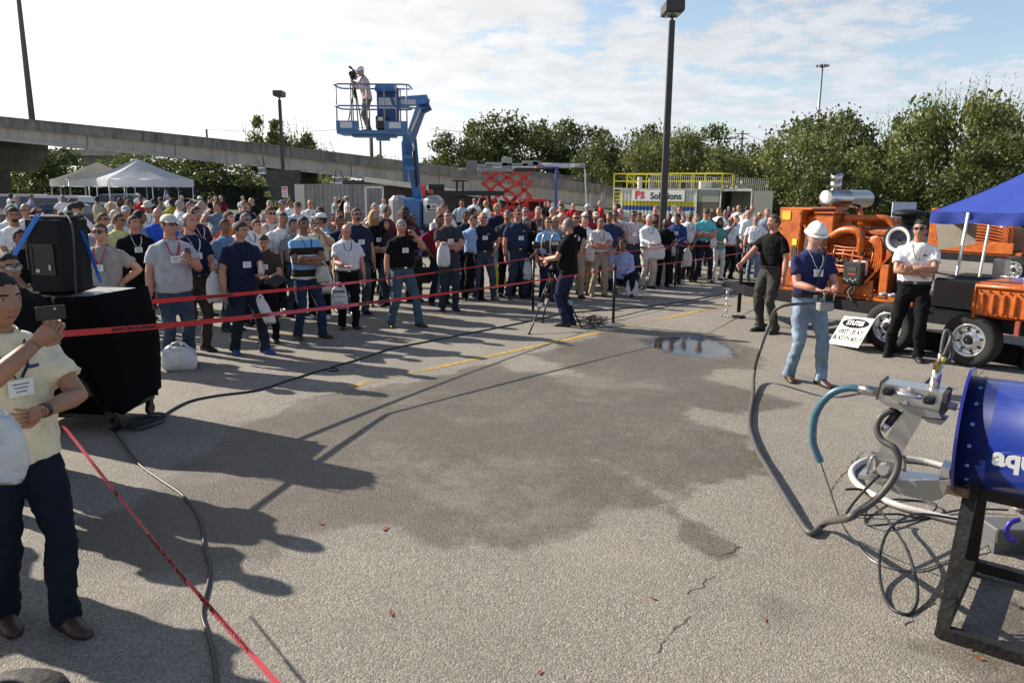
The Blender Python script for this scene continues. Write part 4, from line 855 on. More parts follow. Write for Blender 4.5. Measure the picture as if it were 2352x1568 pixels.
 ('far man in black shirt and cap in front of the red truck cab', Cc(1655, 123), 30, BK, dict(hat='cap', hatc=(.02, .02, .03), tr=BLACK)),
 ('grey-haired man with glasses in light blue shirt behind the camera', Cc(1685, 184), 15.5, (.38, .46, .62), dict(hc='grey', gl='clear', skin=4)),
 ('far man in orange shirt near the blue pole', Cc(1772, 128), 30, (.5, .12, .03), dict(hair='thin', hc='brown', yaw=-60, skin=4)),
 ('dark-haired man with white sunglasses near the blue pole', Cc(1770, 162), 18, GREY, dict(gl='clear', hc='black', skin=4)),
 ('bald man with glasses just above the video camera', Cc(1762, 235), 13.2, (.5, .5, .5), dict(hair='thin', hc='white', gl='clear', skin=4)),
 ('blonde woman in sunglasses behind the video camera', Cc(1712, 275), 12.7, GREY, dict(hair='long', hc='blond', gl='dark', fem=1)),
 ('far man in red shirt with hard hat line by the ramp', Cc(1880, 150), 29, RED, dict(hair='thin', hc='salt', skin=4)),
 ('man in black T-shirt with sunglasses right of the cameraman', D(150, 235), 12.2, BK, dict(gl='dark', hair='crop', hc='brown', skin=4, yaw=10, lan='black')),
 # crop D
 ('dark-skinned man in red plaid shirt', D(270, 215), 13.8, (.35, .03, .035), dict(pat='plaid', pat2=(.03, .02, .03, 20), hc='black', skin=3)),
 ('man in tan cap behind the white polo with crossed arms', D(342, 235), 14.6, (.06, .02, .03), dict(hat='cap', hatc=(.42, .33, .2), skin=2)),
 ('black-haired man behind the tan cap', D(335, 197), 17, MAR, dict(hc='black', skin=3)),
 ('far man in bright red shirt turned left by the ramp wall', D(388, 130), 29, RED, dict(hc='grey', yaw=-90, skin=4)),
 ('far man in white cap holding a white bag high', D(265, 163), 27, WH, dict(hat='cap', hatc=(.7, .7, .7), yaw=-40, arms=('holdup', 'holdup'))),
 ('brown-haired man turned left in front of the striped container', D(555, 155), 17.5, (.3, .3, .33), dict(hc='dark', yaw=-70, skin=4)),
 ('man in sunglasses and tan patterned shirt behind the bald man on the phone', D(520, 220), 14, (.35, .32, .27), dict(pat='plaid', pat2=(.2, .18, .15, 20), gl='dark', hc='black', skin=2)),
 ('man in maroon shirt and dark sunglasses left of the tall lamp post', D(905, 178), 19.5, (.2, .012, .02), dict(gl='dark', hc='ginger', skin=4, lan='black')),
 ('woman with dark hair behind the white-haired man', D(890, 258), 16, (.12, .1, .07), dict(hair='long', hc='dark', fem=1, skin=1)),
 ('fair-haired woman partly hidden by the white-haired man', D(790, 262), 17, GREY, dict(hair='long', hc='ginger', fem=1)),
 ('dark-skinned man in maroon shirt right of the lamp post', D(1035, 250), 17.5, (.16, .01, .03), dict(hair='crop', hc='black', skin=3)),
 ('man in white shirt and dark sunglasses above the royal blue shirt', D(1130, 180), 18.5, WH, dict(gl='dark', hc='brown', skin=4)),
 ('man in white polo tucked behind the grey-green cap', D(1165, 265), 17, WH, dict(hc='dark', skin=1)),
 ('man in dark shirt with sunglasses behind the turquoise polo', D(1420, 232), 17, (.06, .06, .05), dict(gl='dark', hc='dark', skin=2)),
 ('ginger-haired young man in white shirt looking left', D(1505, 195), 17, WH, dict(hc='ginger', skin=0, yaw=-50, lan='black', badge=False)),
 ('far man in blue shirt inside the open container', D(1590, 180), 36, (.08, .12, .4), dict(hc='dark')),
 ('brown-haired man behind the ginger-haired young man', D(1560, 210), 20, (.15, .15, .18), dict(hc='brown', skin=2)),
 ('smiling man in cream shirt and black trousers with lanyard, standing apart', D(1685, 168), 26, (.68, .66, .6), dict(hair='thin', hc='dark', lan='black', tr=BLACK, skin=4)),
 ('far man in maroon shirt by the open container door', D(1640, 190), 36, MAR, dict(hc='brown')),
 ('man in white T-shirt with dark hair turned away right of the cream shirt', D(1765, 178), 23, WH, dict(hc='black', yaw=150, skin=4)),
 ('man in white shirt and sunglasses in the rightmost back row', D(1812, 172), 24, WH, dict(gl='dark', hair='thin', hc='ginger', skin=4, yaw=-20)),
 ('man in grey T-shirt and sunglasses behind the printed T-shirt', D(1878, 235), 16.5, (.14, .15, .17), dict(gl='dark', hair='thin', hc='brown', skin=4, collar=False)),
 ('man in pale blue-grey shirt at the right end of the crowd', E(230, 280), 14.5, (.22, .27, .33), dict(hc='ginger', skin=4, yaw=-15, tr=DJEANS)),
 ('photographer in pale yellow shirt holding a small silver camera, white sneakers', B(1215, 275), 11.9, (.55, .55, .40), dict(hc='dark', hair='recede', gl='clear', skin=1, yaw=8, arms=('phone', 'phone'), tr=BLACK, shoes='white', lan='black')),
] + [
 ('half-hidden man in light grey shirt behind the man in brown-grey shirt', B(640, 300), 12.5, (.4, .4, .42), dict(hc='brown', skin=4)),
 ('half-hidden man in white shirt left of the striped rugby polo', B(885, 235), 12.6, WH, dict(hc='dark', skin=1)),
 ('half-hidden man in navy shirt right behind the balding white-polo man', B(1440, 262), 12.4, NAVY, dict(hc='black', skin=2)),
 ('half-hidden man in beige shirt behind the blonde woman', B(1770, 150), 14, (.4, .35, .27), dict(hc='grey', skin=4)),
 ('half-hidden man in pale blue shirt left of the blue mirrored sunglasses', Cc(940, 262), 12.8, LB, dict(hc='dark', skin=4)),
 ('half-hidden man in charcoal shirt left of the large navy work shirt', Cc(1262, 215), 13, DGREY, dict(hc='salt', skin=1)),
 ('half-hidden man in white shirt left of the crossed-arm white polo in khakis', D(235, 262), 12.9, WH, dict(hc='brown', skin=4)),
 ('half-hidden man in dark blue shirt between the bald phone caller and the white polo', D(468, 235), 13.5, (.03, .04, .09), dict(hc='black', skin=2)),
 ('half-hidden man in light shirt between the plaid shirt and the white-haired man', D(745, 235), 14.5, (.55, .55, .5), dict(hc='brown', skin=1)),
 ('half-hidden man in white shirt between the grey-green cap and the turquoise polo', D(1290, 250), 14.5, WH, dict(hc='salt', skin=4)),
 ('half-hidden man in blue shirt behind the stocky man touching his chin', D(1660, 262), 15, LB, dict(hc='brown', skin=4)),
 ('half-hidden man in white shirt left of the printed T-shirt', D(1745, 240), 15.5, WH, dict(hc='grey', skin=4)),
]
FXX = [0, 412, 578, 700, 900, 1060, 1200, 1345, 1500, 1620, 1750, 1900]; FYY = [9.2, 9.5, 10.3, 11.4, 12.6, 13.4, 14.4, 15.2, 16.4, 18.2, 19.3, 20]
for lab, hp, dd, c, kw in crowd:
    if dd < 23 and hp[1] < 560:      # everyone behind the front row stands behind it
        fy = float(np.interp(hp[0], FXX, FYY)); rank = (dd - float(np.interp(hp[0], [0, 700, 1200, 1600], [9.2, 11.2, 12, 13]))); dd = max(fy + .75, fy + .35 + rank * 1.05 + .4)
    elif dd >= 23: dd *= 1.1
    kw = dict(kw); kw.setdefault('belly', random.uniform(0, .5)); kw.setdefault('g', random.uniform(.1, .6)); kw.setdefault('tr', random.choice([DJEANS, JEANS, BLACK, NAVYP, KHAKI]))
    kw.setdefault('arms', random.choice([('down', 'down'), ('crossa', 'crossb'), ('hip', 'down'), ('pocket', 'pocket'), ('clasp', 'clasp'), ('hold', 'down'), ('back', 'back'), ('down', 'phone'), ('hold', 'hold'), ('down', 'hip')])); kw.setdefault('look', random.uniform(-28, 28)); kw.setdefault('nod', random.uniform(-4, 13)); kw.setdefault('lean', random.uniform(-2, 6)); kw.setdefault('stance', random.uniform(.08, .17))
    if dd > 20: kw.setdefault('q', 0 if dd > 24 else 1)
    person(lab, hp, d=dd, sh=c, **kw)

# people just outside the left edge, whose shadows reach into the picture
OUTL = ['spectator in navy outside the left edge, beside the equipment rack', 'spectator in white outside the left edge, farthest behind the rack', 'spectator in grey outside the left edge with crossed arms', 'spectator in black outside the left edge, just behind the close photographer', 'spectator in light blue outside the left edge, level with the close photographer', 'spectator in grey outside the left edge, right before the close photographer', 'spectator in navy outside the left edge, in front of the photographer', 'spectator in white outside the left edge, second row beside the photographer', 'spectator in grey outside the left edge, second row by the rack', 'spectator in black outside the left edge, nearest to the viewer']
for k, (x, y, c, yw) in enumerate(((-3.75, 5.05, NAVY, 60), (-4.35, 5.75, WH, 70), (-4.5, 4.45, GREY, 60), (-3.55, 4.15, BK, 50), (-3.9, 3.45, LB, 60), (-3.05, 2.6, GREY, 70), (-3.6, 2.55, NAVY, 65), (-4.6, 3.6, WH, 80), (-5.0, 5.0, GREY, 75), (-3.2, 1.75, BK, 80))):
    person(OUTL[k], (0, 0), loc=Vector((x, y, 0)), H=1.68 + .02 * (k * 7 % 9), yaw=yw, sh=c, tr=DJEANS, q=1, arms=('hold', 'down') if k % 2 else ('crossa', 'crossb'), group='spectators just outside the left edge', g=.3)
# ------------------------------------------------------------------ trees
def leaf_mat(name, c1, c2):
    m = bpy.data.materials.new(name); m.use_nodes = True; nt = m.node_tree; N, L, MA, MIX, RAMP = NT(nt); b = nt.nodes['Principled BSDF']
    tc = N('ShaderNodeTexCoord'); n = N('ShaderNodeTexNoise', inp={'Scale': .9, 'Detail': 4, 'Roughness': .7}); L(tc.outputs['Object'], n.inputs['Vector'])
    n2 = N('ShaderNodeTexNoise', inp={'Scale': 7, 'Detail': 2}); L(tc.outputs['Object'], n2.inputs['Vector'])
    f = MA('ADD', MA('MULTIPLY', n.outputs[0], .6), MA('MULTIPLY', n2.outputs[0], .4)); L(RAMP(f, [(.38, c1), (.62, c2)]), b.inputs['Base Color'])
    b.inputs['Roughness'].default_value = .55; b.inputs['Specular IOR Level'].default_value = .3
    tr_ = N('ShaderNodeBsdfTranslucent'); L(RAMP(f, [(.38, tuple(c * 1.1 for c in c1)), (.62, tuple(c * 1.3 for c in c2))]), tr_.inputs[0])
    mx = N('ShaderNodeMixShader', inp={0: .28}); L(b.outputs[0], mx.inputs[1]); L(tr_.outputs[0], mx.inputs[2]); L(mx.outputs[0], nt.nodes['Material Output'].inputs[0]); return m
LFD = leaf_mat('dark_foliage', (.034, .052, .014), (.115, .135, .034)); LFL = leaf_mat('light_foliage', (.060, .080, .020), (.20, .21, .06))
bark = mat('bark', (.10, .075, .055), .9, var=.4, vscale=14, bump=.6)
def tree_meshes(seed, wide=1.0, shoots=0, n=4200, lf=.24, sparse=False, low=.2):
    rnd = np.random.RandomState(seed); blobs = []; nb = 46 if not sparse else 18
    for k in range(nb):
        a = rnd.uniform(0, 6.28); z = rnd.uniform(low, .92); r = math.sqrt(max(0, 1 - ((z - .5) / .52) ** 2)) * rnd.uniform(.35, 1) * .42 * wide
        blobs.append((r * math.cos(a), r * math.sin(a), z, rnd.uniform(.09, .17) * (1 if not sparse else .7)))
    V, F = [], []
    def leaf(c, s, d=None):
        d1 = rnd.normal(size=3); d1 /= np.linalg.norm(d1); d2 = np.cross(d1, rnd.normal(size=3)); d2 /= np.linalg.norm(d2)
        if d is not None: d1 = d
        o = len(V); V.extend([c - d1 * s - d2 * s * .15, c + d2 * s * .6, c + d1 * s, c - d2 * s * .6]); F.append((o, o + 1, o + 2, o + 3))
    for k in range(n):
        b = blobs[rnd.randint(nb)]; v = rnd.normal(size=3); v /= np.linalg.norm(v); rr = b[3] * (rnd.uniform(.4, 1.0) + abs(rnd.normal()) * .3); c = np.array([b[0] + v[0] * rr, b[1] + v[1] * rr, b[2] + v[2] * rr * .8]) * 10
        leaf(c, lf * rnd.uniform(.5, 1.2))
    for k in range(shoots):
        a = rnd.uniform(0, 6.28); r = rnd.uniform(.05, .42) * wide; p = np.array([r * math.cos(a), r * math.sin(a), rnd.uniform(.72, .88)]) * 10; d = np.array([rnd.uniform(-.05, .3), rnd.uniform(-.2, .2), 1.0]); d /= np.linalg.norm(d); ln = rnd.uniform(1.2, 3.0)
        for q in range(14): leaf(p + d * ln * q / 14 + rnd.normal(size=3) * .06, .15 * (1.2 - q / 16), d + rnd.normal(size=3) * .35)
    me = bpy.data.meshes.new('crown'); me.from_pydata([tuple(v) for v in V], [], F)
    tb = MB(); tb.tube([(0, 0, -.1), (.05, 0, 1.2), (.1, .05, 2.6), (.0, .1, 5)], [.28, .2, .16, .06], 8, sm=2)
    for b in blobs[:11]: tb.tube([(.08, .03, 1.6 + b[2] * 1.6), (b[0] * 4, b[1] * 4, 2.2 + b[2] * 3), (b[0] * 9.5, b[1] * 9.5, b[2] * 9.6)], [.12, .08, .03], 5, sm=3)
    return me, tb.mesh('trunk', bark, True)
TV = {}
for nm, a in dict(oak=(1, 1.25, 0), oak2=(2, 1.1, 0), oak3=(5, 1.35, 0), shoot=(3, 1.2, 110), shoot2=(4, 1.0, 130), sparse=(6, 1.0, 16)).items():
    TV[nm] = tree_meshes(a[0], a[1], a[2], n=(7000 if nm not in ('sparse', 'shoot', 'shoot2') else 4600), sparse=nm == 'sparse', lf=.25, low=.10 if nm != 'sparse' else .2)
def tree(px, top, d, kind, m, label, wpx=None, group='trees behind the lot', sink=0):
    p = AT(px, top, d); hgt = max(3, p.z + sink); root = thing('tree', label, 'tree', (p.x, p.y, -sink), random.uniform(0, 6), group)
    cr, tk = TV[kind]; key = 'cr_' + kind + m.name
    if key not in TV:
        c = cr.copy(); c.materials.append(m); TV[key] = c
    sx = (wpx / 2 * d / FPX / 4.6) if wpx else hgt / 10
    c = link('crown', TV[key], root); c['kind'] = 'stuff'; c.scale = (sx, sx, hgt / 10); t = link('trunk', tk, root); t.scale = (sx, sx, hgt / 10)
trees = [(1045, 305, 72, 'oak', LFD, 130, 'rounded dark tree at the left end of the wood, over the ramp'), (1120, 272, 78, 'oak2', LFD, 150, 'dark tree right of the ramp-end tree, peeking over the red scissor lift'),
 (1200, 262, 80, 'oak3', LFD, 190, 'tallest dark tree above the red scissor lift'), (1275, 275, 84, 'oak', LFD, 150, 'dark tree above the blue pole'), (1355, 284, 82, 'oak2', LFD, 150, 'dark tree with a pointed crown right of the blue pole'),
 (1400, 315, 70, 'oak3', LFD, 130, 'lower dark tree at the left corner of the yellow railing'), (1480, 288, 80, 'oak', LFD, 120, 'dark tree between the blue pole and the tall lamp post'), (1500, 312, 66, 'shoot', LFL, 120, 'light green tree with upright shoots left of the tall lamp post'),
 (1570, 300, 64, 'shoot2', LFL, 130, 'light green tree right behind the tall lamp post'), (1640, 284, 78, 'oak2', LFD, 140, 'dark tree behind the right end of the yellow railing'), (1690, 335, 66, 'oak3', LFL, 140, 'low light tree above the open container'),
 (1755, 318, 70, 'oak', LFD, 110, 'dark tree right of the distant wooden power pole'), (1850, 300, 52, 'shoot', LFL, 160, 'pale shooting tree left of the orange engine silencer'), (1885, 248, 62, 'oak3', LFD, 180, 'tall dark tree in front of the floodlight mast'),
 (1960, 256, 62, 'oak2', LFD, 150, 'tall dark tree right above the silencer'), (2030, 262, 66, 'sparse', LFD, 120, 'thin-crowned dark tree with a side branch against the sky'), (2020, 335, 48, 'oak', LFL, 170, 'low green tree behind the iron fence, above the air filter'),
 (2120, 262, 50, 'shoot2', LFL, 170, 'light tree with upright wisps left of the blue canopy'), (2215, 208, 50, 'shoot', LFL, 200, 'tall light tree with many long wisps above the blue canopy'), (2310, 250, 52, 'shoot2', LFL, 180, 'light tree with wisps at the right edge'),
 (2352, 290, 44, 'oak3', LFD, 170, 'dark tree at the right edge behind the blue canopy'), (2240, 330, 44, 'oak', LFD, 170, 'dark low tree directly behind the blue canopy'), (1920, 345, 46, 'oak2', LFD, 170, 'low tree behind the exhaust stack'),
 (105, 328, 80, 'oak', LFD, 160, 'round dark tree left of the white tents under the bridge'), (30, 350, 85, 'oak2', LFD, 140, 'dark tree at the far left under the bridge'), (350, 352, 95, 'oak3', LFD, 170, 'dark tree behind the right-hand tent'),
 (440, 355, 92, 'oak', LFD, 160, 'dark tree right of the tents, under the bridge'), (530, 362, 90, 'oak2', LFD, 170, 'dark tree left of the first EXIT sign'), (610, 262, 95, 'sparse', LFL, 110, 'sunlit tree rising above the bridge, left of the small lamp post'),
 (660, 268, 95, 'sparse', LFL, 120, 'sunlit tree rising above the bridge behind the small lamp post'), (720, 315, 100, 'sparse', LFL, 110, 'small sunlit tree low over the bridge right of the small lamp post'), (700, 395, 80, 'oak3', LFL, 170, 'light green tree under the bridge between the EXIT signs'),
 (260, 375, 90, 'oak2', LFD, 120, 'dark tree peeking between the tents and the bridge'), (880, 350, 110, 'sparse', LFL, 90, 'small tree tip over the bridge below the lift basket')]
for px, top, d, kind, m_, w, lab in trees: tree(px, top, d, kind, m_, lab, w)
# undergrowth along the fence
ug = MB(); rnd = random.Random(3)
for k in range(9000):
    x = rnd.uniform(19, 66); y = 59 - (x - 19) * .2 + rnd.uniform(0, 6); z = rnd.uniform(0, 2.9) * (1 - .2 * math.sin(x)) ; s_ = rnd.uniform(.12, .3); a = rnd.uniform(0, 6.3); t = rnd.uniform(-1, 1)
    ug.add([(x - s_ * math.cos(a), y - s_ * math.sin(a), z), (x, y, z + s_ * t), (x + s_ * math.cos(a), y + s_ * math.sin(a), z + s_ * .3), (x, y + .05, z - s_ * .5)], [(0, 1, 2, 3)])
ug.build('undergrowth', LFD, kind='stuff', fix=False)
ug = MB()
for k in range(7000):
    x = rnd.uniform(-75, -8); y = 96 + rnd.uniform(0, 6); z = rnd.uniform(0, 6.2) * (1 - .2 * math.sin(x * .3)); s_ = rnd.uniform(.25, .5); a = rnd.uniform(0, 6.3); t = rnd.uniform(-1, 1)
    ug.add([(x - s_ * math.cos(a), y - s_ * math.sin(a), z), (x, y, z + s_ * t), (x + s_ * math.cos(a), y + s_ * math.sin(a), z + s_ * .3), (x, y + .05, z - s_ * .5)], [(0, 1, 2, 3)])
ug.build('hedgerow_foliage', LFD, kind='stuff', fix=False)
# branch reaching in at the top right corner
t = thing('tree', 'near tree whose leafy branch reaches into the top right corner', 'tree', (13.2, 13.5, 0)); mb = MB()
mb.tube([(0, 0, 0), (0, 0, 3), (-1.2, 0, 4.6), (-2.3, .1, 5.0)], [.2, .15, .07, .02], 8, sm=4); tip = AT(2325, 180, 13.5)
mb.build('trunk', bark, t, smooth=True); mb = MB(); rnd = random.Random(11)
for k in range(900):
    u_ = rnd.random(); c = Vector((-2.9 + u_ * 2.6 + rnd.gauss(0, .12), rnd.gauss(0, .35), 4.25 + u_ * .1 + rnd.gauss(0, .16 + .25 * u_))); s_ = .055; a = rnd.uniform(0, 6.3); d_ = Vector((math.cos(a), .3, math.sin(a)))
    e_ = Vector((-d_.z, .2, d_.x)); mb.add([c - d_ * s_, c + e_ * s_ * .4, c + d_ * s_, c - e_ * s_ * .4], [(0, 1, 2, 3)])
cr = mb.build('crown', LFL, t, fix=False); cr['kind'] = 'stuff'

# ------------------------------------------------------------------ the elevated ramp
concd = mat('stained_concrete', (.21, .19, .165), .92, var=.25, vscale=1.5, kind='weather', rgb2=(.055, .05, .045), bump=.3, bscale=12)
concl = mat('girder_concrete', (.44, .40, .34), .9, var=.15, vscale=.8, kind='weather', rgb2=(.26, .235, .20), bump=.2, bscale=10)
shade = mat('shaded_concrete', (.085, .078, .07), .95, var=.3, vscale=1.2)  # dark tone carries the shade under the decks in the concrete colour
br = thing('highway_ramp', 'long concrete highway ramp sloping down from left to right', 'bridge')
YB = lambda x: 58 + 4 * (x / 1400.0)
pts = [(-420, 222), (-200, 246), (0, 267), (300, 297), (600, 329), (800, 353), (980, 376), (1200, 402), (1404, 427), (1620, 453)]
def bp(x):
    y = float(np.interp(x, [p[0] for p in pts], [p[1] for p in pts])); return AT(x, y, YB(x))
xs = [-420 + 68 * k for k in range(31)]
P = [bp(x) for x in xs]; nrm = Vector((-(P[-1] - P[0]).y, (P[-1] - P[0]).x, 0)).normalized()
def hexa(mb, a, b, t0, t1, d0, d1, m=0):
    """block between plan points a and b (tops a.z, b.z): from t0 to t1 below the top, from d0 to d1 deep"""
    vs = [p + nrm * dd - Vector((0, 0, tt)) for p in (a, b) for dd in (d0, d1) for tt in (t0, t1)]
    mb.add(vs, [(0, 1, 3, 2), (4, 6, 7, 5), (0, 4, 5, 1), (2, 3, 7, 6), (0, 2, 6, 4), (1, 5, 7, 3)], m)
gap = .02
for a, b in zip(P[:-1], P[1:]):
    if b.z < .4: break
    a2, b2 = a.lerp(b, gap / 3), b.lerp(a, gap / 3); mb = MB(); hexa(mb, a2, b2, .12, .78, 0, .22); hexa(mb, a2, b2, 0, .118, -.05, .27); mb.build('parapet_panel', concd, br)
    mb = MB(); f = a + Vector((0, 0, .75)); g_ = b + Vector((0, 0, .75)); hexa(mb, f + nrm * 9, g_ + nrm * 9, .12, 1.2, 0, .22); hexa(mb, f + nrm * 9, g_ + nrm * 9, 0, .118, -.05, .27)
    if a.x > 0: mb.build('far_parapet_panel', concd, br)
for k in range(0, len(P) - 3, 3):
    a, b = P[k], P[k + 3]
    if b.z < .8: break
    a2, b2 = a.lerp(b, .004), b.lerp(a, .004); mb = MB(); hexa(mb, a2, b2, .782, 1.56, .35, .75); hexa(mb, a2, b2, 1.562, 1.80, .18, .92); hexa(mb, a2, b2, .60, .78, .23, 8.9)
    for dd in (3.0, 5.5, 8.2): hexa(mb, a2, b2, .782, 1.75, dd, dd + .4)
    mb.build('girder', concl, br)
wl = MB(); 
for a, b in zip(P[:-1], P[1:]):
    if a.x > -3 : vs = [a + nrm * .5 - Vector((0, 0, 1.7)), b + nrm * .5 - Vector((0, 0, 1.7)), Vector((b.x, b.y, 0)) + nrm * .5, Vector((a.x, a.y, 0)) + nrm * .5]; wl.add([Vector((v.x, v.y, max(v.z, -.1))) for v in vs] , [(0, 1, 2, 3)])
wl.build('retaining_wall', mat('wall_concrete', (.30, .28, .25), .95, var=.2, vscale=.7, kind='weather', rgb2=(.20, .185, .165)), br, fix=False)
for x, hw in ((-95, 4.2), (645, 3.0), (845, 4.4)):
    c = bp(x); zt = c.z - 1.85; u_ = (P[-1] - P[0]).normalized(); u_.z = 0; u_.normalize(); mb = MB(); c = Vector((c.x, c.y, 0))
    prof = [(-hw / 2.2, zt - .6), (-hw / 2.2, zt), (hw / 2.2, zt), (hw / 2.2, zt - .6), (.8, zt - 2.3), (-.8, zt - 2.3)]
    vs = [c + u_ * a_ + nrm * dd + Vector((0, 0, z)) for dd in (.1, 8.5) for a_, z in prof]; n = 6
    mb.add(vs, [tuple(range(n)), tuple(range(2 * n - 1, n - 1, -1))] + [(i, i + n, (i + 1) % n + n, (i + 1) % n) for i in range(n)])
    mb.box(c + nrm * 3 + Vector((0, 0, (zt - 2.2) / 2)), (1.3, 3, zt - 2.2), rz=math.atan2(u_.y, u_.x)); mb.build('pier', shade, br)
# lower ramp edge in front of the wall; its pale albedo imitates sunlight
lr = thing('low_ramp', 'pale low ramp edge in front of the dark retaining wall', 'ramp'); mb = MB(); a, b = AT(836, 406, 55), AT(1500, 496, 57); 
for k in range(8):
    p, q = a.lerp(b, k / 8 + .0006), a.lerp(b, (k + 1) / 8 - .0006); hexa(mb, p, q, 0, .36, 0, 3)
mb.build('edge_beam', mat('sunlit_concrete', (.72, .66, .52), .9, var=.12, vscale=1.5), lr)
mb = MB(); hexa(mb, a, b, .362, 2.6, 1.2, 2.0); mb.v = [(x, y, max(z, -.05)) for x, y, z in mb.v]; mb.build('support_wall', shade, lr)  # wall takes the shade tone, darkening the space beneath the edge
# second bridge far left
fb = thing('overpass', 'distant flat grey overpass behind the white tents', 'bridge'); mb = MB(); a, b = AT(-150, 342, 118), AT(293, 346, 118); c = (a + b) / 2
mb.box((c.x, 122, c.z - .35), (b.x - a.x, 8, .9)); mb.build('parapet', concl, fb); mb = MB(); mb.box((c.x, 122, c.z - 1.5), (b.x - a.x - .5, 7, 1.35)); mb.build('girder', concd, fb)
for x in (-60, 285): 
    mb = MB(); p = AT(x, 370, 122); mb.box((p.x, 122, p.z / 2 - .9), (1.4, 2, p.z)); mb.build('pier', shade, fb)
# EXIT signs hanging from the girder
wsg = mat('sign_white', (.72, .71, .68), .5); bks = mat('sign_black', (.010, .010, .010), .9, spec=.1); rds = mat('sign_red', (.55, .03, .03), .5)
for (x, y, lab) in ((601, 392, 'white EXIT sign hung on the ramp left of the small lamp post'), (777, 414.5, 'white EXIT sign hung on the ramp under the lift basket')):
    p = AT(x, y, 57.4); t = thing('exit_sign', lab, 'sign', p, 0, 'EXIT signs on the ramp'); mb = MB(); mb.box((0, 0, 0), (.66, .05, .60)); mb.build('board', wsg, t)
    mb = MB()
    for c_, d_ in (((0, 0, .285), (.64, .02, .03)), ((0, 0, -.285), (.64, .02, .03)), ((-.305, 0, 0), (.03, .02, .54)), ((.305, 0, 0), (.03, .02, .54))): mb.box((c_[0], -.036, c_[2]), d_)
    mb.build('border', bks, t); text('lettering', 'EXIT', .34, t, (0, -.03, 0), (R(90), 0, 0), bks, .006, sx=.85, bold=.012)
    
    for hx_ in (-.2, .2): mb = MB(); mb.box((hx_, .05, .5), (.03, .03, .5)); mb.build('hanger', bks, t)

# ------------------------------------------------------------------ lamp posts and masts
bronze = mat('bronze_paint', (.035, .03, .028), .45, var=.2, vscale=5)
def lamp(px0, px1, ytop, ybase, d, w, hw, label, hd=.75):
    a, b = AT(px1, ytop, d), AT(px0, ybase, d); t = thing('lamp_post', label, 'street lamp', (b.x, d, 0), 0, 'parking lot lamp posts'); h = a.z
    mb = MB(); mb.loft([[(sx * w / 2 * k, sy * w / 2 * k, z) for sx, sy in ((-1, -1), (1, -1), (1, 1), (-1, 1))] for z, k in ((.7, 1), (h, .8))]); mb.build('post', bronze, t)
    mb = MB(); mb.lathe([(.3, 0), (.3, .7), (.24, .72)], n=16); mb.build('concrete_base', concl, t, smooth=False)
    mb = MB(); mb.tube([(0, 0, h), (0, 0, h + .12)], w * .2, 8); mb.tube([(-w * .9, 0, h + .18), (-w * .5, 0, h + .1), (0, 0, h + .08), (w * .5, 0, h + .1), (w * .9, 0, h + .18)], .02, 6); mb.build('bracket', bronze, t)
    mb = MB(); mb.loft([[(sx * hw / 2 * k, sy * hd / 2 * k, h + z) for sx, sy in ((-1, -1), (1, -1), (1, 1), (-1, 1))] for z, k in ((.13, .8), (.17, 1), (.38, 1), (.42, .9))]); hdo = mb.build('lamp_head', bronze, t)
    mb = MB(); mb.box((0, 0, h + .125), (hw * .7, hd * .7, .012)); mb.build('lens', lens_c, hdo); return t
lamp(1523, 1546, 48, 490, 20, .17, .46, 'tall square dark lamp post rising from the middle of the crowd')
lp = lamp(653, 645, 229, 445, 40, .17, .46, 'smaller dark lamp post on the left with a white notice, before the ramp')
t = thing('notice_sign', 'small white and red notice fixed to the left lamp post', 'sign', AT(654, 441, 39.8)); mb = MB(); mb.box((0, 0, 0), (.30, .03, .55)); mb.build('board', wsg, t); mb = MB()
for k in range(4): mb.box((0, -.018, .18 - .12 * k), (.22, .004, .035 if k else .09), 0)
mb.build('print', rds, t)
grey_m = mat('galvanised', (.28, .27, .26), .5, metal=.3, var=.1)
a, b = AT(43, -30, 92), AT(80, 330, 92); t = thing('high_mast', 'very tall thick mast behind the ramp at the far left', 'mast', (b.x, 92, 0)); mb = MB(); mb.tube([(0, 0, 0), (0, 0, 20), (0, 0, 34)], [.42, .27, .18], 12); mb.build('mast', mat('mast_brown', (.13, .09, .08), .6), t, smooth=True)
a, b = AT(1889, 150, 150), AT(1880, 250, 150); t = thing('floodlight_mast', 'slender floodlight mast with a crown of lamps above the right trees', 'mast', (a.x, 150, 0)); mb = MB(); mb.tube([(0, 0, 0), (0, 0, a.z)], [.34, .2], 10); mb.build('mast', grey_m, t, smooth=True)
mb = MB(); mb.lathe([(.5, -.1), (.8, -.1), (.8, .1), (.5, .1)], (0, 0, a.z), n=16); mb.build('ring', grey_m, t)
for k in range(8):
    mb = MB(); an = k * math.pi / 4; mb.box((1.05 * math.cos(an), 1.05 * math.sin(an), a.z - .15), (.45, .35, .3), rz=an); mb.build('floodlight', grey_m, t)
def pole(px, ytop, d, r, label, h0=0, arms_=0, wires=None):
    a = AT(px, ytop, d); t = thing('utility_pole', label, 'pole', (a.x, d, 0)); mb = MB(); mb.tube([(0, 0, 0), (0, 0, a.z)], [r * 1.2, r], 8); mb.build('pole', mat('weathered_wood', (.12, .10, .085), .9), t, smooth=True)
    if arms_: mb = MB(); mb.box((0, 0, a.z - .5), (2.2, .12, .12)); mb.box((0, 0, a.z - 1.2), (1.6, .12, .12)); mb.build('crossarm', bark, t)
    return a
pole(474, 297, 100, .14, 'thin wooden pole sticking up over the ramp left of the trees'); pole(852, 308, 85, .2, 'left one of two grey poles below the lift basket'); pole(873, 312, 88, .12, 'right one of two grey poles below the lift basket'); pole(1706, 300, 120, .16, 'distant wooden power pole with crossarms over the woods', arms_=1)
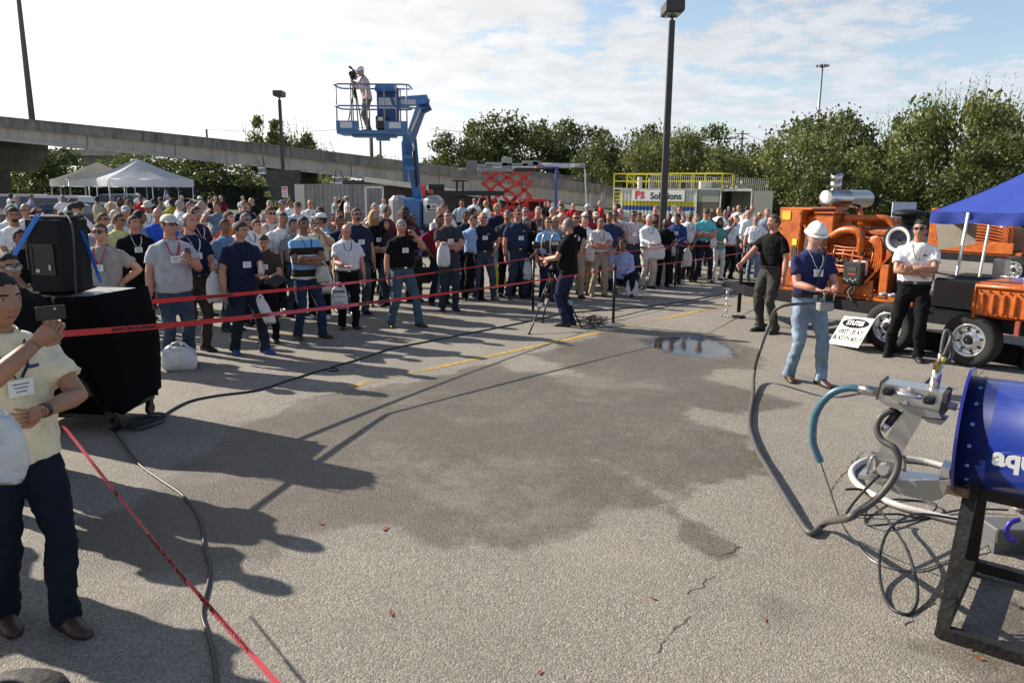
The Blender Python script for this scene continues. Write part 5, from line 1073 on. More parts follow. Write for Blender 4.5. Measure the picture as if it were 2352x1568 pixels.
for a, b, dd, lab in (((474, 298), (852, 292), 100, 'thin overhead wire between the left poles'), ((990, 296), (1290, 306), 110, 'thin overhead wire right of the boom lift'), ((1700, 305), (1860, 340), 118, 'thin overhead wire right of the distant power pole')):
    mb = MB(); p, q = AT(*a, dd), AT(*b, dd); mb.tube([p, (p + q) / 2 - Vector((0, 0, .5)), q], .025, 4, sm=6); mb.build('overhead_wire', bks, label=lab, cat='wire')

# ------------------------------------------------------------------ fences
iron = mat('black_iron', (.014, .014, .015), .5)
def iron_fence(a, b, h, label, post=2.4, step=.14, curved=True):
    a, b = Vector(a), Vector(b); L_ = (b - a).length; u_ = (b - a).normalized(); n_ = Vector((-u_.y, u_.x, 0)); t = thing('iron_fence', label, 'fence', a); rz = math.atan2(u_.y, u_.x)
    for k in range(int(L_ / post) + 1):
        p = u_ * (k * post); mb = MB(); mb.box(p + Vector((0, 0, h / 2)), (.09, .09, h), rz=rz); mb.build('post', iron, t)
    for z in (.25, h - .42):
        mb = MB(); mb.bar(Vector((0, 0, z)), u_ * L_ + Vector((0, 0, z)), .04, .05); mb.build('rail', iron, t)
    mb = MB()
    for k in range(int(L_ / step)):
        p = u_ * (k * step + .05); mb.tube([p + Vector((0, 0, .08)), p + Vector((0, 0, h - .15)), p + Vector((0, 0, h)) - n_ * .12] if curved else [p + Vector((0, 0, .05)), p + Vector((0, 0, h))], .014, 3, cap=False)
    o = mb.build('pickets', iron, t, fix=False); o['kind'] = 'stuff'
iron_fence((17.8, 55, 0), (64, 40, 0), 2.35, 'tall black iron picket fence with bent tips along the right side')
iron_fence((-75, 88, 0), (2, 88, 0), 2.6, 'dark iron fence behind the tents under the ramp', step=.3, curved=False)
mb = MB(); mb.box((-38, 88.4, 1.3), (76, .05, 2.5)); mb.build('windscreen_fabric', mat('dark_screen', (.03, .035, .032), .9), label='dark fabric screen stretched on the left fence', cat='screen')
# ------------------------------------------------------------------ containers
def corrugated(mb, x0, x1, z0, z1, y, amp=.06, pitch=.278, m=0, bands=None):
    xs_ = []; n = int((x1 - x0) / pitch); pw = (x1 - x0) / n
    for k in range(n):
        b_ = x0 + k * pw; xs_ += [(b_, 0), (b_ + pw * .18, amp), (b_ + pw * .5, amp), (b_ + pw * .68, 0)]
    xs_.append((x1, 0)); zs = [z0] + ([b for b in bands] if bands else []) + [z1]
    vs = [(x, y + dy, z) for z in zs for x, dy in xs_]; w = len(xs_)
    for r_ in range(len(zs) - 1):
        mb.add([vs[r_ * w + q] for q in range(w)] + [vs[(r_ + 1) * w + q] for q in range(w)], [(q, q + 1, w + q + 1, w + q) for q in range(w - 1)], (m[r_] if isinstance(m, list) else m))
cg = mat('container_grey', (.60, .60, .56), .6, var=.08, vscale=2, kind='weather', rgb2=(.42, .41, .38)); cyel = mat('band_yellow', (.62, .5, .02), .5); cblu = mat('band_blue', (.02, .07, .32), .5)
a, b = AT(1427, 435, 57.2), AT(1602, 434, 54); u_ = Vector((b.x - a.x, b.y - a.y, 0)); Lc = u_.length; rz = math.atan2(u_.y, u_.x)
ct = thing('shipping_container', 'light grey corrugated container with yellow and blue bands and a company sign', 'container', (a.x, a.y, 0), rz); Hc_ = 2.45
mb = MB(); corrugated(mb, .12, Lc - .12, .15, Hc_ - .12, .02, m=[0, 2, 1, 0], bands=[.95, 1.27, 1.62]); mb.build('side_wall', [cg, cyel, cblu], ct, fix=False)
fr = MB()
for c_, d_ in (((Lc / 2, .05, .07), (Lc, .12, .14)), ((Lc / 2, .05, Hc_ - .06), (Lc, .12, .12)), ((.06, .06, Hc_ / 2), (.12, .12, Hc_)), ((Lc - .06, .06, Hc_ / 2), (.12, .12, Hc_)), ((Lc / 2, 1.25, Hc_ + .0), (Lc, 2.4, .05)), ((.03, 1.25, Hc_ / 2), (.05, 2.4, Hc_)), ((Lc / 2, 2.45, Hc_ / 2), (Lc, .06, Hc_))): fr.box(c_, d_)
fr.build('frame', cg, ct)
sg = MB(); sg.box((2.95, -.03, 2.03), (4.05, .04, .80)); so = sg.build('sign_panel', wsg, ct)
text('lettering', 'Solutions', .66, so, (3.55, -.056, 1.98), (R(90), 0, 0), bks, .004, bold=.014, sx=.98)
text('emblem', 'F', .74, so, (1.32, -.056, 2.03), (R(90), 0, R(0)), rds, .004, bold=.05); text('emblem', 'S', .66, so, (1.73, -.056, 2.03), (R(90), 0, 0), rds, .004, bold=.045); text('emblem', 'p', .40, so, (1.53, -.062, 1.96), (R(90), 0, 0), wsg, .003)
mb = MB(); mb.lathe([(.0, 0), (.26, 0), (.26, .02), (0, .02)], (4.25, -.03, 1.12), (0, -1, 0), 20); e1 = mb.build('round_seal', mat('seal_cream', (.6, .55, .4), .6), ct); mb = MB(); mb.lathe([(.13, .022), (.19, .022), (.19, .03), (.13, .03)], (4.25, -.03, 1.12), (0, -1, 0), 20); mb.build('seal_ring', grey_m, e1)
# open-ended part with office panel and doors at the right
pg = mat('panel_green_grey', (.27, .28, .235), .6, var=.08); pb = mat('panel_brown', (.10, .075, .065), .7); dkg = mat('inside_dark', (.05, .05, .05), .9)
c2 = thing('shipping_container', 'grey container beside the banded one, its end open and door swung out', 'container', (a.x + u_.x + .05, a.y + u_.y + .05, 0), rz)
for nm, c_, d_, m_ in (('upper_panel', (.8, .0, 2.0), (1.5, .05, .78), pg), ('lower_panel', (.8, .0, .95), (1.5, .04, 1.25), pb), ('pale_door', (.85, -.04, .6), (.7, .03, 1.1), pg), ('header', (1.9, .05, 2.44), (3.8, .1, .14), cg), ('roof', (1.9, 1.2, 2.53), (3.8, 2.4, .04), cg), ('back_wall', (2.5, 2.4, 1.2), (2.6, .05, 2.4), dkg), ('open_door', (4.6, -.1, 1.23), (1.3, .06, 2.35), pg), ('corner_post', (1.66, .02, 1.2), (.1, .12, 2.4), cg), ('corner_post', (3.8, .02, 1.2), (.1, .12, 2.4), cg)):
    mb = MB(); mb.box(c_, d_); mb.build(nm, m_, c2)
mb = MB(); corrugated(mb, 1.75, 3.75, .1, 2.35, 2.2, .05); mb.build('inner_wall', pg, c2, fix=False)
# yellow railing and the ladder on the roof
ry = thing('yellow_railing', 'yellow guard railing around the roof of the banded container', 'railing', (a.x, a.y, Hc_ + .03), rz); ym = mat('safety_yellow', (.6, .5, .02), .5)
x0, x1, d0, d1, hh = -.6, Lc + 1.75, -.02, 2.3, 1.12
mb = MB(); mb.box(((x0 + x1) / 2, 1.15, .02), (x1 - x0, 2.4, .05)); mb.build('platform', cg, ry)
for z in (hh, hh * .52): 
    mb = MB()
    for p, q in (((x0, d0), (x1, d0)), ((x0, d1), (x1, d1)), ((x0, d0), (x0, d1)), ((x1, d0), (x1, d1))): mb.bar((*p, z), (*q, z), .06, .06)
    mb.build('rail', ym, ry)
for k, x in enumerate((x0, 1.0, 2.95, 4.6, 5.6, x1)):
    for y in (d0, d1): mb = MB(); mb.bar((x, y, .04), (x, y, hh), .07 if k in (0, 4, 5) else .05); mb.build('post', ym, ry)
mb = MB(); mb.bar((x0, d1, hh), (.7, d1, .05), .05); mb.build('brace', ym, ry)
mb = MB()
for k in range(9): mb.bar((-.75, .3, .05 - .28 * k), (-.2, .3, .05 - .28 * k), .04)
mb.bar((-.75, .3, -2.3), (-.75, .3, .1), .05); mb.bar((-.2, .3, -2.3), (-.2, .3, .1), .05); mb.build('ladder', ym, ry)
for k, (x, w_, h_) in enumerate(((.95, .3, .85), (1.9, .45, .75), (4.3, .4, .45), (6.0, .8, .5))):
    mb = MB(); mb.box((0, 0, h_ / 2), (w_, .4, h_), bev=.02); mb.box((0, -.21, h_ * .6), (w_ * .6, .02, h_ * .3)); mb.build('equipment_cabinet', [cg, grey_m, dkg][k % 3], label=['slim grey cabinet at the left end of the container roof', 'pale grey cabinet left of the tall lamp post on the roof', 'small dark cabinet right of the tall lamp post on the roof', 'low dark unit at the right end of the container roof'][k], cat='cabinet', loc=Vector((a.x, a.y, Hc_ + .08)) + Vector((x * math.cos(rz) - 1.2 * math.sin(rz), x * math.sin(rz) + 1.2 * math.cos(rz), 0)))
gr = thing('grey_railing', 'grey slatted stair railing behind the yellow railing', 'railing', AT(1600, 437, 57.5)); mb = MB()
for k in range(60): mb.box((-3.5 + k * .15, 0, .45 - .004 * k + .1), (.03, .03, 1.0))
o = mb.build('balusters', cg, gr, fix=False); o['kind'] = 'stuff'
mb = MB(); mb.bar((-3.5, 0, 1.08), (5.4, 0, .86), .06); mb.bar((-3.5, 0, .1), (5.4, 0, -.1), .06); mb.build('rail', cg, gr)
# far grey container under the ramp
a2, b2 = AT(700, 428, 52), AT(850, 432, 52); t = thing('shipping_container', 'long weathered grey container under the ramp, behind the crowd', 'container', (a2.x, 52, 0)); w = b2.x - a2.x + .8; mb = MB(); corrugated(mb, 0, w, .1, 2.55, 0); mb.box((w / 2, 1.2, 2.58), (w, 2.4, .06)); mb.build('side_wall', mat('old_grey_steel', (.30, .29, .27), .7, kind='weather', var=.1, vscale=2, rgb2=(.18, .15, .12)), t, fix=False)
mb = MB(); mb.box((-.35, .5, 1.3), (.65, 1.2, 2.6)); mb.build('white_end', mat('dirty_white', (.5, .49, .46), .6, var=.1), t)
t = thing('step_ladder', 'yellow rolling steps at the end of the weathered grey container', 'ladder', (a2.x - 1.0, 50.5, 0)); mb = MB(); mb.bar((0, 0, 2.0), (1.2, 0, 0), .05); mb.bar((0, .6, 2.0), (1.2, .6, 0), .05); mb.bar((0, 0, 0), (0, 0, 2.8), .05); mb.build('frame', ym, t)
for k in range(7): mb = MB(); mb.box((.15 + .16 * k, .3, 1.8 - .27 * k), (.2, .6, .03)); mb.build('step', ym, t)
mb = MB(); 
for c_, d_ in (((0, 0, 1.2), (.08, .08, 2.4)), ((1.0, 0, 1.2), (.08, .08, 2.4)), ((.5, 0, 2.4), (1.08, .08, .08))): mb.box(c_, d_)
mb.build('portal', wsg, label='white square tube portal beside the boom lift base', cat='portal', loc=(AT(840, 450, 44).x, 44, 0))
# ------------------------------------------------------------------ white tents
tm_ = mat('tent_fabric', (.90, .90, .92), .7, var=.04, vscale=3, bump=.3, bscale=3); _n = tm_.node_tree; _t = _n.nodes.new('ShaderNodeBsdfTranslucent'); _t.inputs[0].default_value = (.92, .92, .94, 1); _m = _n.nodes.new('ShaderNodeMixShader'); _m.inputs[0].default_value = .62; _n.links.new(_n.nodes['Principled BSDF'].outputs[0], _m.inputs[1]); _n.links.new(_t.outputs[0], _m.inputs[2]); _n.links.new(_m.outputs[0], _n.nodes['Material Output'].inputs[0]); alu = mat('aluminium', (.6, .6, .6), .35, metal=.6)
def tent(cx, cy, w, dpt, rz, label, he=2.35, hp=1.45, ridge=.0):
    t = thing('frame_tent', label, 'tent', (cx, cy, 0), rz, 'white frame tents'); mb = MB(); n = 10
    e = [(-w / 2, -dpt / 2), (w / 2, -dpt / 2), (w / 2, dpt / 2), (-w / 2, dpt / 2)]; top = [(0, -dpt / 2 + w * .42, he + .55 + hp), (0, dpt / 2 - w * .42, he + .55 + hp)]
    z = he + .55; V_ = [(*p, z) for p in e]
    def quadstrip(p0, p1, q0, q1):
        vs = []
        for i in range(n + 1):
            for j in range(n + 1):
                a_ = Vector(p0).lerp(Vector(p1), i / n); b_ = Vector(q0).lerp(Vector(q1), i / n); v = a_.lerp(b_, j / n); s_ = j / n; v.z -= .10 * math.sin(s_ * math.pi) + .03 * math.sin(i * 1.9) * (1 - s_); vs.append(v)
        mb.add(vs, [(i * (n + 1) + j, (i + 1) * (n + 1) + j, (i + 1) * (n + 1) + j + 1, i * (n + 1) + j + 1) for i in range(n) for j in range(n)])
    quadstrip(V_[0], V_[1], top[0], top[0]); quadstrip(V_[1], V_[2], top[0], top[1]); quadstrip(V_[2], V_[3], top[1], top[1]); quadstrip(V_[3], V_[0], top[1], top[0]); mb.build('canopy', tm_, t, smooth=True, fix=False)
    mb = MB()
    for k in range(4):
        p, q = Vector((*e[k], 0)), Vector((*e[(k + 1) % 4], 0)); m_ = 36; u2 = (q - p).normalized(); nn = Vector((u2.y, -u2.x, 0)); vs = []
        for i in range(m_ + 1):
            v = p.lerp(q, i / m_); wv_ = .03 * math.sin(i * .9) if k == 3 else .012 * math.sin(i * .9); vs += [v + Vector((0, 0, z)), v + nn * (wv_ + .03) + Vector((0, 0, z - .5 - .06 * abs(math.sin(i * math.pi / 9))))]
        mb.add(vs, [(2 * i, 2 * i + 1, 2 * i + 3, 2 * i + 2) for i in range(m_)])
    mb.build('valance', tm_, t, smooth=True, fix=False)
    for k in range(3):
        for s_ in (-1, 1):
            for (x, y) in ((s_ * (w / 2 - .08), -dpt / 2 + .08 + k * (dpt - .16) / 2),) + (((0, s_ * (dpt / 2 - .08)),) if k == 1 else ()):
                mb = MB(); mb.tube([(x, y, 0), (x, y, z)], .04, 8); mb.build('leg', alu, t, smooth=True)
c0, c1 = AT(252, 436, 53), AT(446, 436, 57)
rzt = math.atan2(c1.y - c0.y, c1.x - c0.x); wT = 5.9
mid = (c0 + c1) / 2; back = Vector((-math.sin(rzt), math.cos(rzt), 0))
tent(mid.x + back.x * 3.1, mid.y + back.y * 3.1, wT, 6.0, rzt, 'nearer white tent with a high pointed roof, right of the pair'); tent(mid.x + back.x * 13.2, mid.y + back.y * 13.2, wT, 6.0, rzt, 'farther white tent, left of and behind the pointed one')
# ------------------------------------------------------------------ parked cars
rub = mat('tyre_rubber', (.014, .014, .014), .85, bump=.2); rimm = mat('wheel_rim', (.35, .35, .36), .3, metal=.8); glm = mat('car_glass', (.02, .025, .035), .08, spec=.8)
def car(loc, rz, colr, label, kind='van', L_=4.9):
    t = thing('parked_car', label, 'car', loc, rz, 'cars parked at the back of the lot'); paint = mat('car_paint', colr, .3, metal=.3, coat=.6); h = {'van': 1.8, 'suv': 1.85, 'sedan': 1.45}[kind]; W = 1.85
    lo = .95; pf = [(-L_ / 2, .35), (-L_ / 2, lo - .1), (-L_ / 2 + .15, lo), (L_ / 2 - .9, lo), (L_ / 2 - .1, lo - .2), (L_ / 2, .55), (L_ / 2, .35)]; mb = MB(); mb.prism(pf, -W / 2, W / 2, 0); mb.build('body', paint, t)
    a_ = -L_ / 2 + (.1 if kind != 'sedan' else .9); cf = [(a_, lo + .003), (a_ + .2, h - .08), (a_ + .5, h), (L_ / 2 - 2.3, h), (L_ / 2 - 1.9, h - .08), (L_ / 2 - 1.0, lo + .003)]
    mb = MB(); mb.loft([[(x, -W / 2 + .03 + (.22 if z > lo + .1 else 0), z) for x, z in cf], [(x, W / 2 - .03 - (.22 if z > lo + .1 else 0), z) for x, z in cf]]); mb.build('cabin', paint, t)
    for s_ in (-1, 1):
        mb = MB(); y0 = s_ * (W / 2 - .015); y1 = s_ * (W / 2 - .205); z0, z1 = lo + .06, h - .14; xs2 = [(a_ + .25, L_ / 2 - 3.5), (L_ / 2 - 3.4, L_ / 2 - 1.35)] if kind != 'sedan' else [(a_ + .35, -.05), (.03, L_ / 2 - 1.3)]
        for (x0, x1) in xs2: mb.add([(x0, y0, z0), (x1, y0, z0), (x1 - (.55 if x1 == xs2[-1][1] else .02), y1, z1), (x0 + .08, y1, z1)], [(0, 1, 2, 3)])
        mb.build('window', glm, t, fix=False)
        for x in (-L_ / 2 + .95, L_ / 2 - .95):
            mb = MB(); mb.lathe([(.2, 0), (.33, 0), (.34, .02), (.34, .2), (.33, .22), (.2, .22)], (x, s_ * (W / 2 - .21) if s_ > 0 else -W / 2 - .005 + .0, .34), (0, 1, 0), 18); wo_ = mb.build('wheel', rub, t); mb = MB(); mb.lathe([(0, -.005), (.21, -.005), (.21, .015), (0, .015)], (x, s_ * (W / 2 + .01), .34), (0, 1, 0), 14); mb.build('rim', rimm, wo_)
    mb = MB(); mb.add([(L_ / 2 - 1.0 + .012, -W / 2 + .15, lo + .05), (L_ / 2 - 1.0 + .012, W / 2 - .15, lo + .05), (L_ / 2 - 1.86, W / 2 - .33, h - .14), (L_ / 2 - 1.86, -W / 2 + .33, h - .14)], [(0, 1, 2, 3)]); mb.build('windscreen', glm, t, fix=False)
car((AT(118, 470, 44).x, 44, 0), R(178), (.5, .5, .5), 'silver minivan parked left of the white tents', 'van'); car((AT(130, 480, 38).x, 38, 0), R(182), (.03, .035, .05), 'dark blue car parked in front of the silver minivan', 'sedan')
car((AT(215, 470, 42).x, 42.5, 0), R(2), (.04, .045, .06), 'dark car with a silver roof line under the farther tent', 'sedan'); car((AT(25, 470, 46).x, 46, 0), R(175), (.35, .35, .36), 'grey car at the left edge', 'suv'); car((AT(255, 460, 60).x, 63, 0), R(0), (.2, .24, .32), 'pale blue van deeper under the tents', 'van'); car((AT(350, 458, 60).x, 66, 0), R(10), (.10, .02, .03), 'dark red car visible between the nearer tent poles', 'sedan')
car((AT(2010, 452, 60).x, 60, 0), R(5), (.02, .02, .03), 'dark car behind the iron fence right of the silencer', 'sedan'); car((AT(1740, 455, 60).x, 58, 0), R(5), (.03, .03, .03), 'black car behind the iron fence at its left end', 'suv')
# ------------------------------------------------------------------ carrier bags in hands and on the ground
def hbag(x0, x1, y0, y1, Y, label, **kw):
    p = AT((x0 + x1) / 2, y0, Y); q = AT((x0 + x1) / 2, y1, Y); w = (x1 - x0) * Y / FPX; return bag(p, label, w, max(.1, (p - q).length), **kw)
prn = mat('print_dark', (.12, .12, .13), .7)
b_ = hbag(759, 797, 648, 707, P8['base'].y - .35, 'white printed bag hanging from the hand of the balding white-polo man', rz=.2)
mb = MB()
for k, (z, w) in enumerate(((-.14, .2), (-.22, .22), (-.30, .18), (-.33, .16))): mb.box((0, -.062, z), (w * .9, .006, .035 if k == 0 else .006))
mb.build('print', prn, b_)
hbag(1003, 1034, 556, 612, P13['base'].y - .32, 'white crumpled bag held by the man in the dark grey T-shirt', full=.9)
hbag(724, 757, 600, 648, P7['base'].y - .1, 'cream bag hanging under the arm of the striped-polo man', full=.9, m=mat('cream_plastic', (.5, .48, .38), .4))
hbag(731, 763, 618, 671, P7['base'].y + .6, 'grey-white bag behind the striped-polo man'); hbag(583, 612, 676, 742, P5['base'].y - .3, 'white bag hanging slanted behind the navy-polo man in blue sneakers', tilt=-.12)
hbag(1201, 1222, 594, 641, P17['base'].y - .1, 'white bag beside the left leg of the large navy-shirt man'); hbag(1486, 1529, 553, 596, P24['base'].y - .35, 'wide white bag held by the white-haired man')
hbag(1539, 1559, 545, 586, P26['base'].y - .3, 'white bag held by the man in royal blue shirt'); hbag(1566, 1591, 570, 612, P27['base'].y - .35, 'white printed bag in front of the man with the grey-green cap'); hbag(1632, 1647, 537, 570, P28['base'].y - .2, 'white bag hooked on the arm of the turquoise-polo man')
hbag(1342, 1367, 559, 599, P20['base'].y - .15, 'white bag beside the khaki trousers of the crossed-arms white polo'); hbag(958, 972, 600, 640, P12['base'].y + .3, 'white bag behind the lavender-shirt man')
g1 = G(406, 853); bag((g1.x, g1.y + .1, .36), 'crumpled white bag on the ground at the feet of the pale-capped man', .42, .36, full=1.6, rz=.3); g1 = G(1451, 681); bag((g1.x, g1.y, .42), 'white bag standing on the ground before the crouching man', .28, .42, full=.9)
g1 = G(1150, 655); t = thing('wet_floor_sign', 'yellow caution stand between the legs of the crowd', 'sign', (g1.x, g1.y, 0)); mb = MB(); 
for s_ in (-1, 1): mb.loft([[(x, s_ * .14 + dy, 0) for x, dy in ((-.15, -.01), (.15, -.01), (.15, .01), (-.15, .01))], [(x, dy + s_ * .01, .45) for x, dy in ((-.1, -.01), (.1, -.01), (.1, .01), (-.1, .01))]])
mb.build('panel', mat('caution_yellow', (.55, .4, .02), .4), t)
t = thing('briefcase', 'black soft briefcase held in front of the lavender-shirt man', 'briefcase', AT(967, 632, P12['base'].y - .4)); mb = MB(); mb.box((0, 0, 0), (.42, .12, .32), bev=.04); mb.build('case', black_p, t, smooth=False); mb = MB(); mb.tube([(-.09, 0, .15), (-.07, 0, .22), (.07, 0, .22), (.09, 0, .15)], .012, 6, sm=4); mb.build('handle', black_p, t)
mb = MB(); mb.box((0, 0, 0), (.22, .30, .012)); mb.build('folder', mat('dark_folder', (.05, .05, .07), .4), label='dark folder held low by the young man in the brown-grey shirt', cat='folder', loc=AT(634, 645, P6['base'].y - .45), rot=(R(-25), R(-28), 0))
mb = MB(); mb.lathe([(0, 0), (.03, 0), (.033, .02), (.033, .14), (.012, .18), (.012, .21), (0, .21)], n=12); mb.build('water_bottle', mat('clear_bottle', (.7, .75, .78), .08, alpha=.5), label='clear water bottle in the hand of the navy-polo man in blue sneakers', cat='bottle', loc=P5['hands'][0] + Vector((0, 0, -.03)), smooth=True)
phone(PEOPLE[-1]['hands'][0].lerp(PEOPLE[-1]['hands'][1], .5) + Vector((0, -.02, .03)), 'small silver camera held up by the man in pale yellow shirt', PEOPLE[-1]['yaw'], mat('silver', (.5, .5, .5), .3, metal=.7), (.10, .03, .06), cat='camera')
phone(P21['hands'][1], 'phone at the ear of the bald pink-faced man', 0); phone(P22['hands'][1] + Vector((0, 0, .04)), 'phone held to the face of the crouching man', P22['yaw'])
# ------------------------------------------------------------------ video camera on tripod
blk = mat('black_metal', (.018, .018, .019), .4, metal=.3); alu2 = mat('brushed_aluminium', (.42, .42, .42), .3, metal=.8); glass = mat('lens_glass', (.02, .03, .03), .05, spec=1)
tp = thing('camera_tripod', 'tall black video tripod with silver leg clamps', 'tripod', G(1285, 740)); o_ = Vector(tp.location); Yt = o_.y; top = AT(1272, 620, Yt) - o_
for ft in ((1215, 768), (1245, 742), (1336, 752)):
    f = G(*ft) - o_; mb = MB(); m1 = top.lerp(f, .55)
    d_ = (f - top).normalized(); s_ = d_.cross(Vector((0, 1, 0))).normalized() * .022
    mb.tube([top + s_, m1 + s_], .013, 8); mb.tube([top - s_, m1 - s_], .013, 8); mb.tube([m1 - d_ * .05, f], .014, 8); mb.ell(f + Vector((0, 0, .015)), (.025, .025, .015), 8); l_ = mb.build('leg', blk, tp, smooth=True)
    mb = MB(); mb.bar(m1 - d_ * .02, m1 + d_ * .08, .075, .04); mb.build('clamp', alu2, l_)
mb = MB(); mb.tube([top + Vector((0, 0, .02)), top - Vector((0, 0, .55))], .035, 10); mb.lathe([(.09, 0), (.10, .03), (.07, .06), (.05, .12), (.07, .18), (.07, .22)], top, n=16); mb.build('column', blk, tp, smooth=True)
for e_ in ((1245, 700), (1318, 700)): mb = MB(); q = AT(*e_, Yt) - o_; mb.tube([top - Vector((0, 0, .45)), q], .010, 6); mb.build('spreader', blk, tp)
mb = MB(); q0 = AT(1258, 560, Yt) - o_; q1 = AT(1218, 592, Yt) - o_; mb.tube([q0 + Vector((.0, 0, 0)), q0.lerp(q1, .45)], .010, 6, m=0); mb.tube([q0.lerp(q1, .45), q1], .017, 8, m=1); mb.build('pan_handle', [alu2, blk], tp)
vc = thing('video_camera', 'large shoulder video camera mounted on the tripod', 'camera', AT(1272, 572, Yt), R(-8)); 
mb = MB(); mb.box((0, 0, .07), (.34, .14, .15), bev=.02); mb.box((-.02, 0, -.04), (.22, .11, .07), bev=.01); mb.build('body', blk, vc)
mb = MB(); mb.tube([(.12, -.03, .20), (.36, -.05, .20)], .035, 12); mb.lathe([(.035, 0), (.055, .05), (.05, .07)], (.34, -.05, .20), (1, 0, 0), 12); mb.build('viewfinder', blk, vc, smooth=True)
mb = MB(); mb.lathe([(.05, 0), (.05, .12), (.065, .14), (.065, .20), (.05, .2)], (-.16, 0, .06), (-1, 0, 0), 16); mb.build('lens', [blk], vc, smooth=True); mb = MB(); mb.lathe([(0, .19), (.05, .19), (.05, .195), (0, .195)], (-.16, 0, .06), (-1, 0, 0), 16); mb.build('lens_glass', glass, vc)
for x in (-.17, -.02): mb = MB(); mb.tube([(x, -.10, -.12), (x - .03, -.11, .05), (x, -.10, .22), (x + .04, -.08, .25)], .016, 6, sm=3); mb.build('bracket', alu2, vc, smooth=True)
mb = MB(); mb.box((.02, -.09, .10), (.14, .02, .05)); mb.box((-.02, -.02, .27), (.16, .04, .03)); mb.build('handle', alu2, vc)
mb = MB(); mb.box((.22, .02, .05), (.10, .12, .17), bev=.015); mb.build('battery', blk, vc)
mb = MB(); mb.ell((.14, -.05, .02), (.07, .05, .06), 12); mb.build('microphone', blk, vc, smooth=True)
# ------------------------------------------------------------------ stanchions and barrier tape
def stanchion(base, label, h=1.0):
    t = thing('stanchion', label, 'stanchion', base, 0, 'black posts carrying the red tape'); mb = MB(); mb.tube([(0, 0, .02), (0, 0, h)], .024, 10); mb.lathe([(.03, h - .06), (.036, h - .05), (.036, h), (.02, h + .02)], n=12); mb.build('post', blk, t, smooth=True)
    mb = MB(); mb.lathe([(.0, .0), (.19, .0), (.19, .018), (.08, .03), (.03, .05), (0, .05)], n=26); mb.build('base', mat('worn_steel', (.20, .19, .18), .45, metal=.6, var=.2), t, smooth=False); return t
stanchion(G(1408, 747), 'stanchion standing on the yellow line right of the cameraman'); stanchion(G(1224, 718), 'stanchion half hidden behind the tripod', 1.05); stanchion(G(1550, 662), 'stanchion in front of the royal-blue-shirt man', 1.02); stanchion(G(1719, 650), 'stanchion at the right end of the crowd, before the printed T-shirt', .98)
tape_m = mat('red_tape', (.60, .018, .03), .22, spec=.8); ink = mat('tape_ink', (.02, .008, .01), .5)
def tape(P, label, sag=.05, w=.050, w1=.016, twist=1.5, seed=0, texts=(), mirror=True, tw0=0.0):
    pts = []; 
    for a, b in zip(P[:-1], P[1:]):
        n = max(8, int((b - a).length / .08))
        for k in range(n): t_ = k / n; p = a.lerp(b, t_); p.z -= sag * 4 * t_ * (1 - t_) * (b - a).length / 6; pts.append(p)
    pts.append(P[-1]); L_ = 0; vs = []
    for k, p in enumerate(pts):
        d = (pts[min(k + 1, len(pts) - 1)] - pts[max(k - 1, 0)]).normalized(); u0 = Vector((0, 0, 1)); u0 = (u0 - d * u0.dot(d)).normalized(); v0 = d.cross(u0)
        a_ = tw0 + twist * noise.noise(Vector((L_ * .5, seed, 0))) ; uu = u0 * math.cos(a_) + v0 * math.sin(a_); ww = w + (w1 - w) * min(1, max(0, (p.y - 7) / 5)) if w1 < .04 else w; vs += [p + uu * ww / 2, p - uu * ww / 2]
        if k: L_ += (pts[k] - pts[k - 1]).length
    mb = MB(); mb.add(vs, [(2 * k, 2 * k + 1, 2 * k + 3, 2 * k + 2) for k in range(len(pts) - 1)]); root = mb.build('barrier_tape', tape_m, label=label, cat='tape', group='red barrier tapes', smooth=True, fix=False)
    for (a_, b_) in texts:
        i = int(a_ * (len(pts) - 1)); p = pts[i]; d = (pts[min(i + 6, len(pts) - 1)] - pts[max(i - 6, 0)]).normalized(); z_ = Vector((0, 0, 1)); z_ = (z_ - d * z_.dot(d)).normalized(); n_ = d.cross(z_); 
        M_ = Matrix((d * (-1 if mirror else 1), z_, n_)).transposed().to_4x4(); M_.translation = p + n_ * -.0 + Vector((0, -.006, 0))
        o = text('lettering', 'DANGER DO NOT ENTER', .046, root, (0, 0, 0), (0, 0, 0), ink, .0005, bold=.002); o.matrix_local = M_ @ Matrix.Scale(.85, 4)
    return root
S1, S2, S3, S4 = G(1408, 747), G(1224, 718), G(1550, 662), G(1719, 650)
up1 = Vector((0, 0, 1))
Tu = [AT(296, 697, 7.1), S2 + up1 * 1.03, S3 + up1 * 1.0, S4 + up1 * .96, AT(1810, 560, 17)]
tape(Tu, 'upper red barrier tape running along the front of the crowd', twist=.5, seed=1, texts=[(.06, 0), (.14, 0), (.22, 0), (.30, 0)])
Tl = [AT(124, 768, 5.6), AT(620, 722, 7.9), S1 + up1 * .96, S4 + up1 * .80, AT(1800, 588, 15)]
tape(Tl, 'lower red barrier tape from the photographer past the stanchion', sag=.03, twist=.9, seed=4, texts=[(.04, 0), (.11, 0), (.19, 0), (.27, 0)])
tape([AT(146, 978, 4.2), AT(400, 1300, 2.9), AT(660, 1595, 2.15)], 'red tape stretched diagonally across the bottom left foreground', sag=.0, twist=1.0, seed=9, w=.032, w1=.05, tw0=1.0, mirror=False, texts=[(.3, 0), (.62, 0), (.85, 0)])
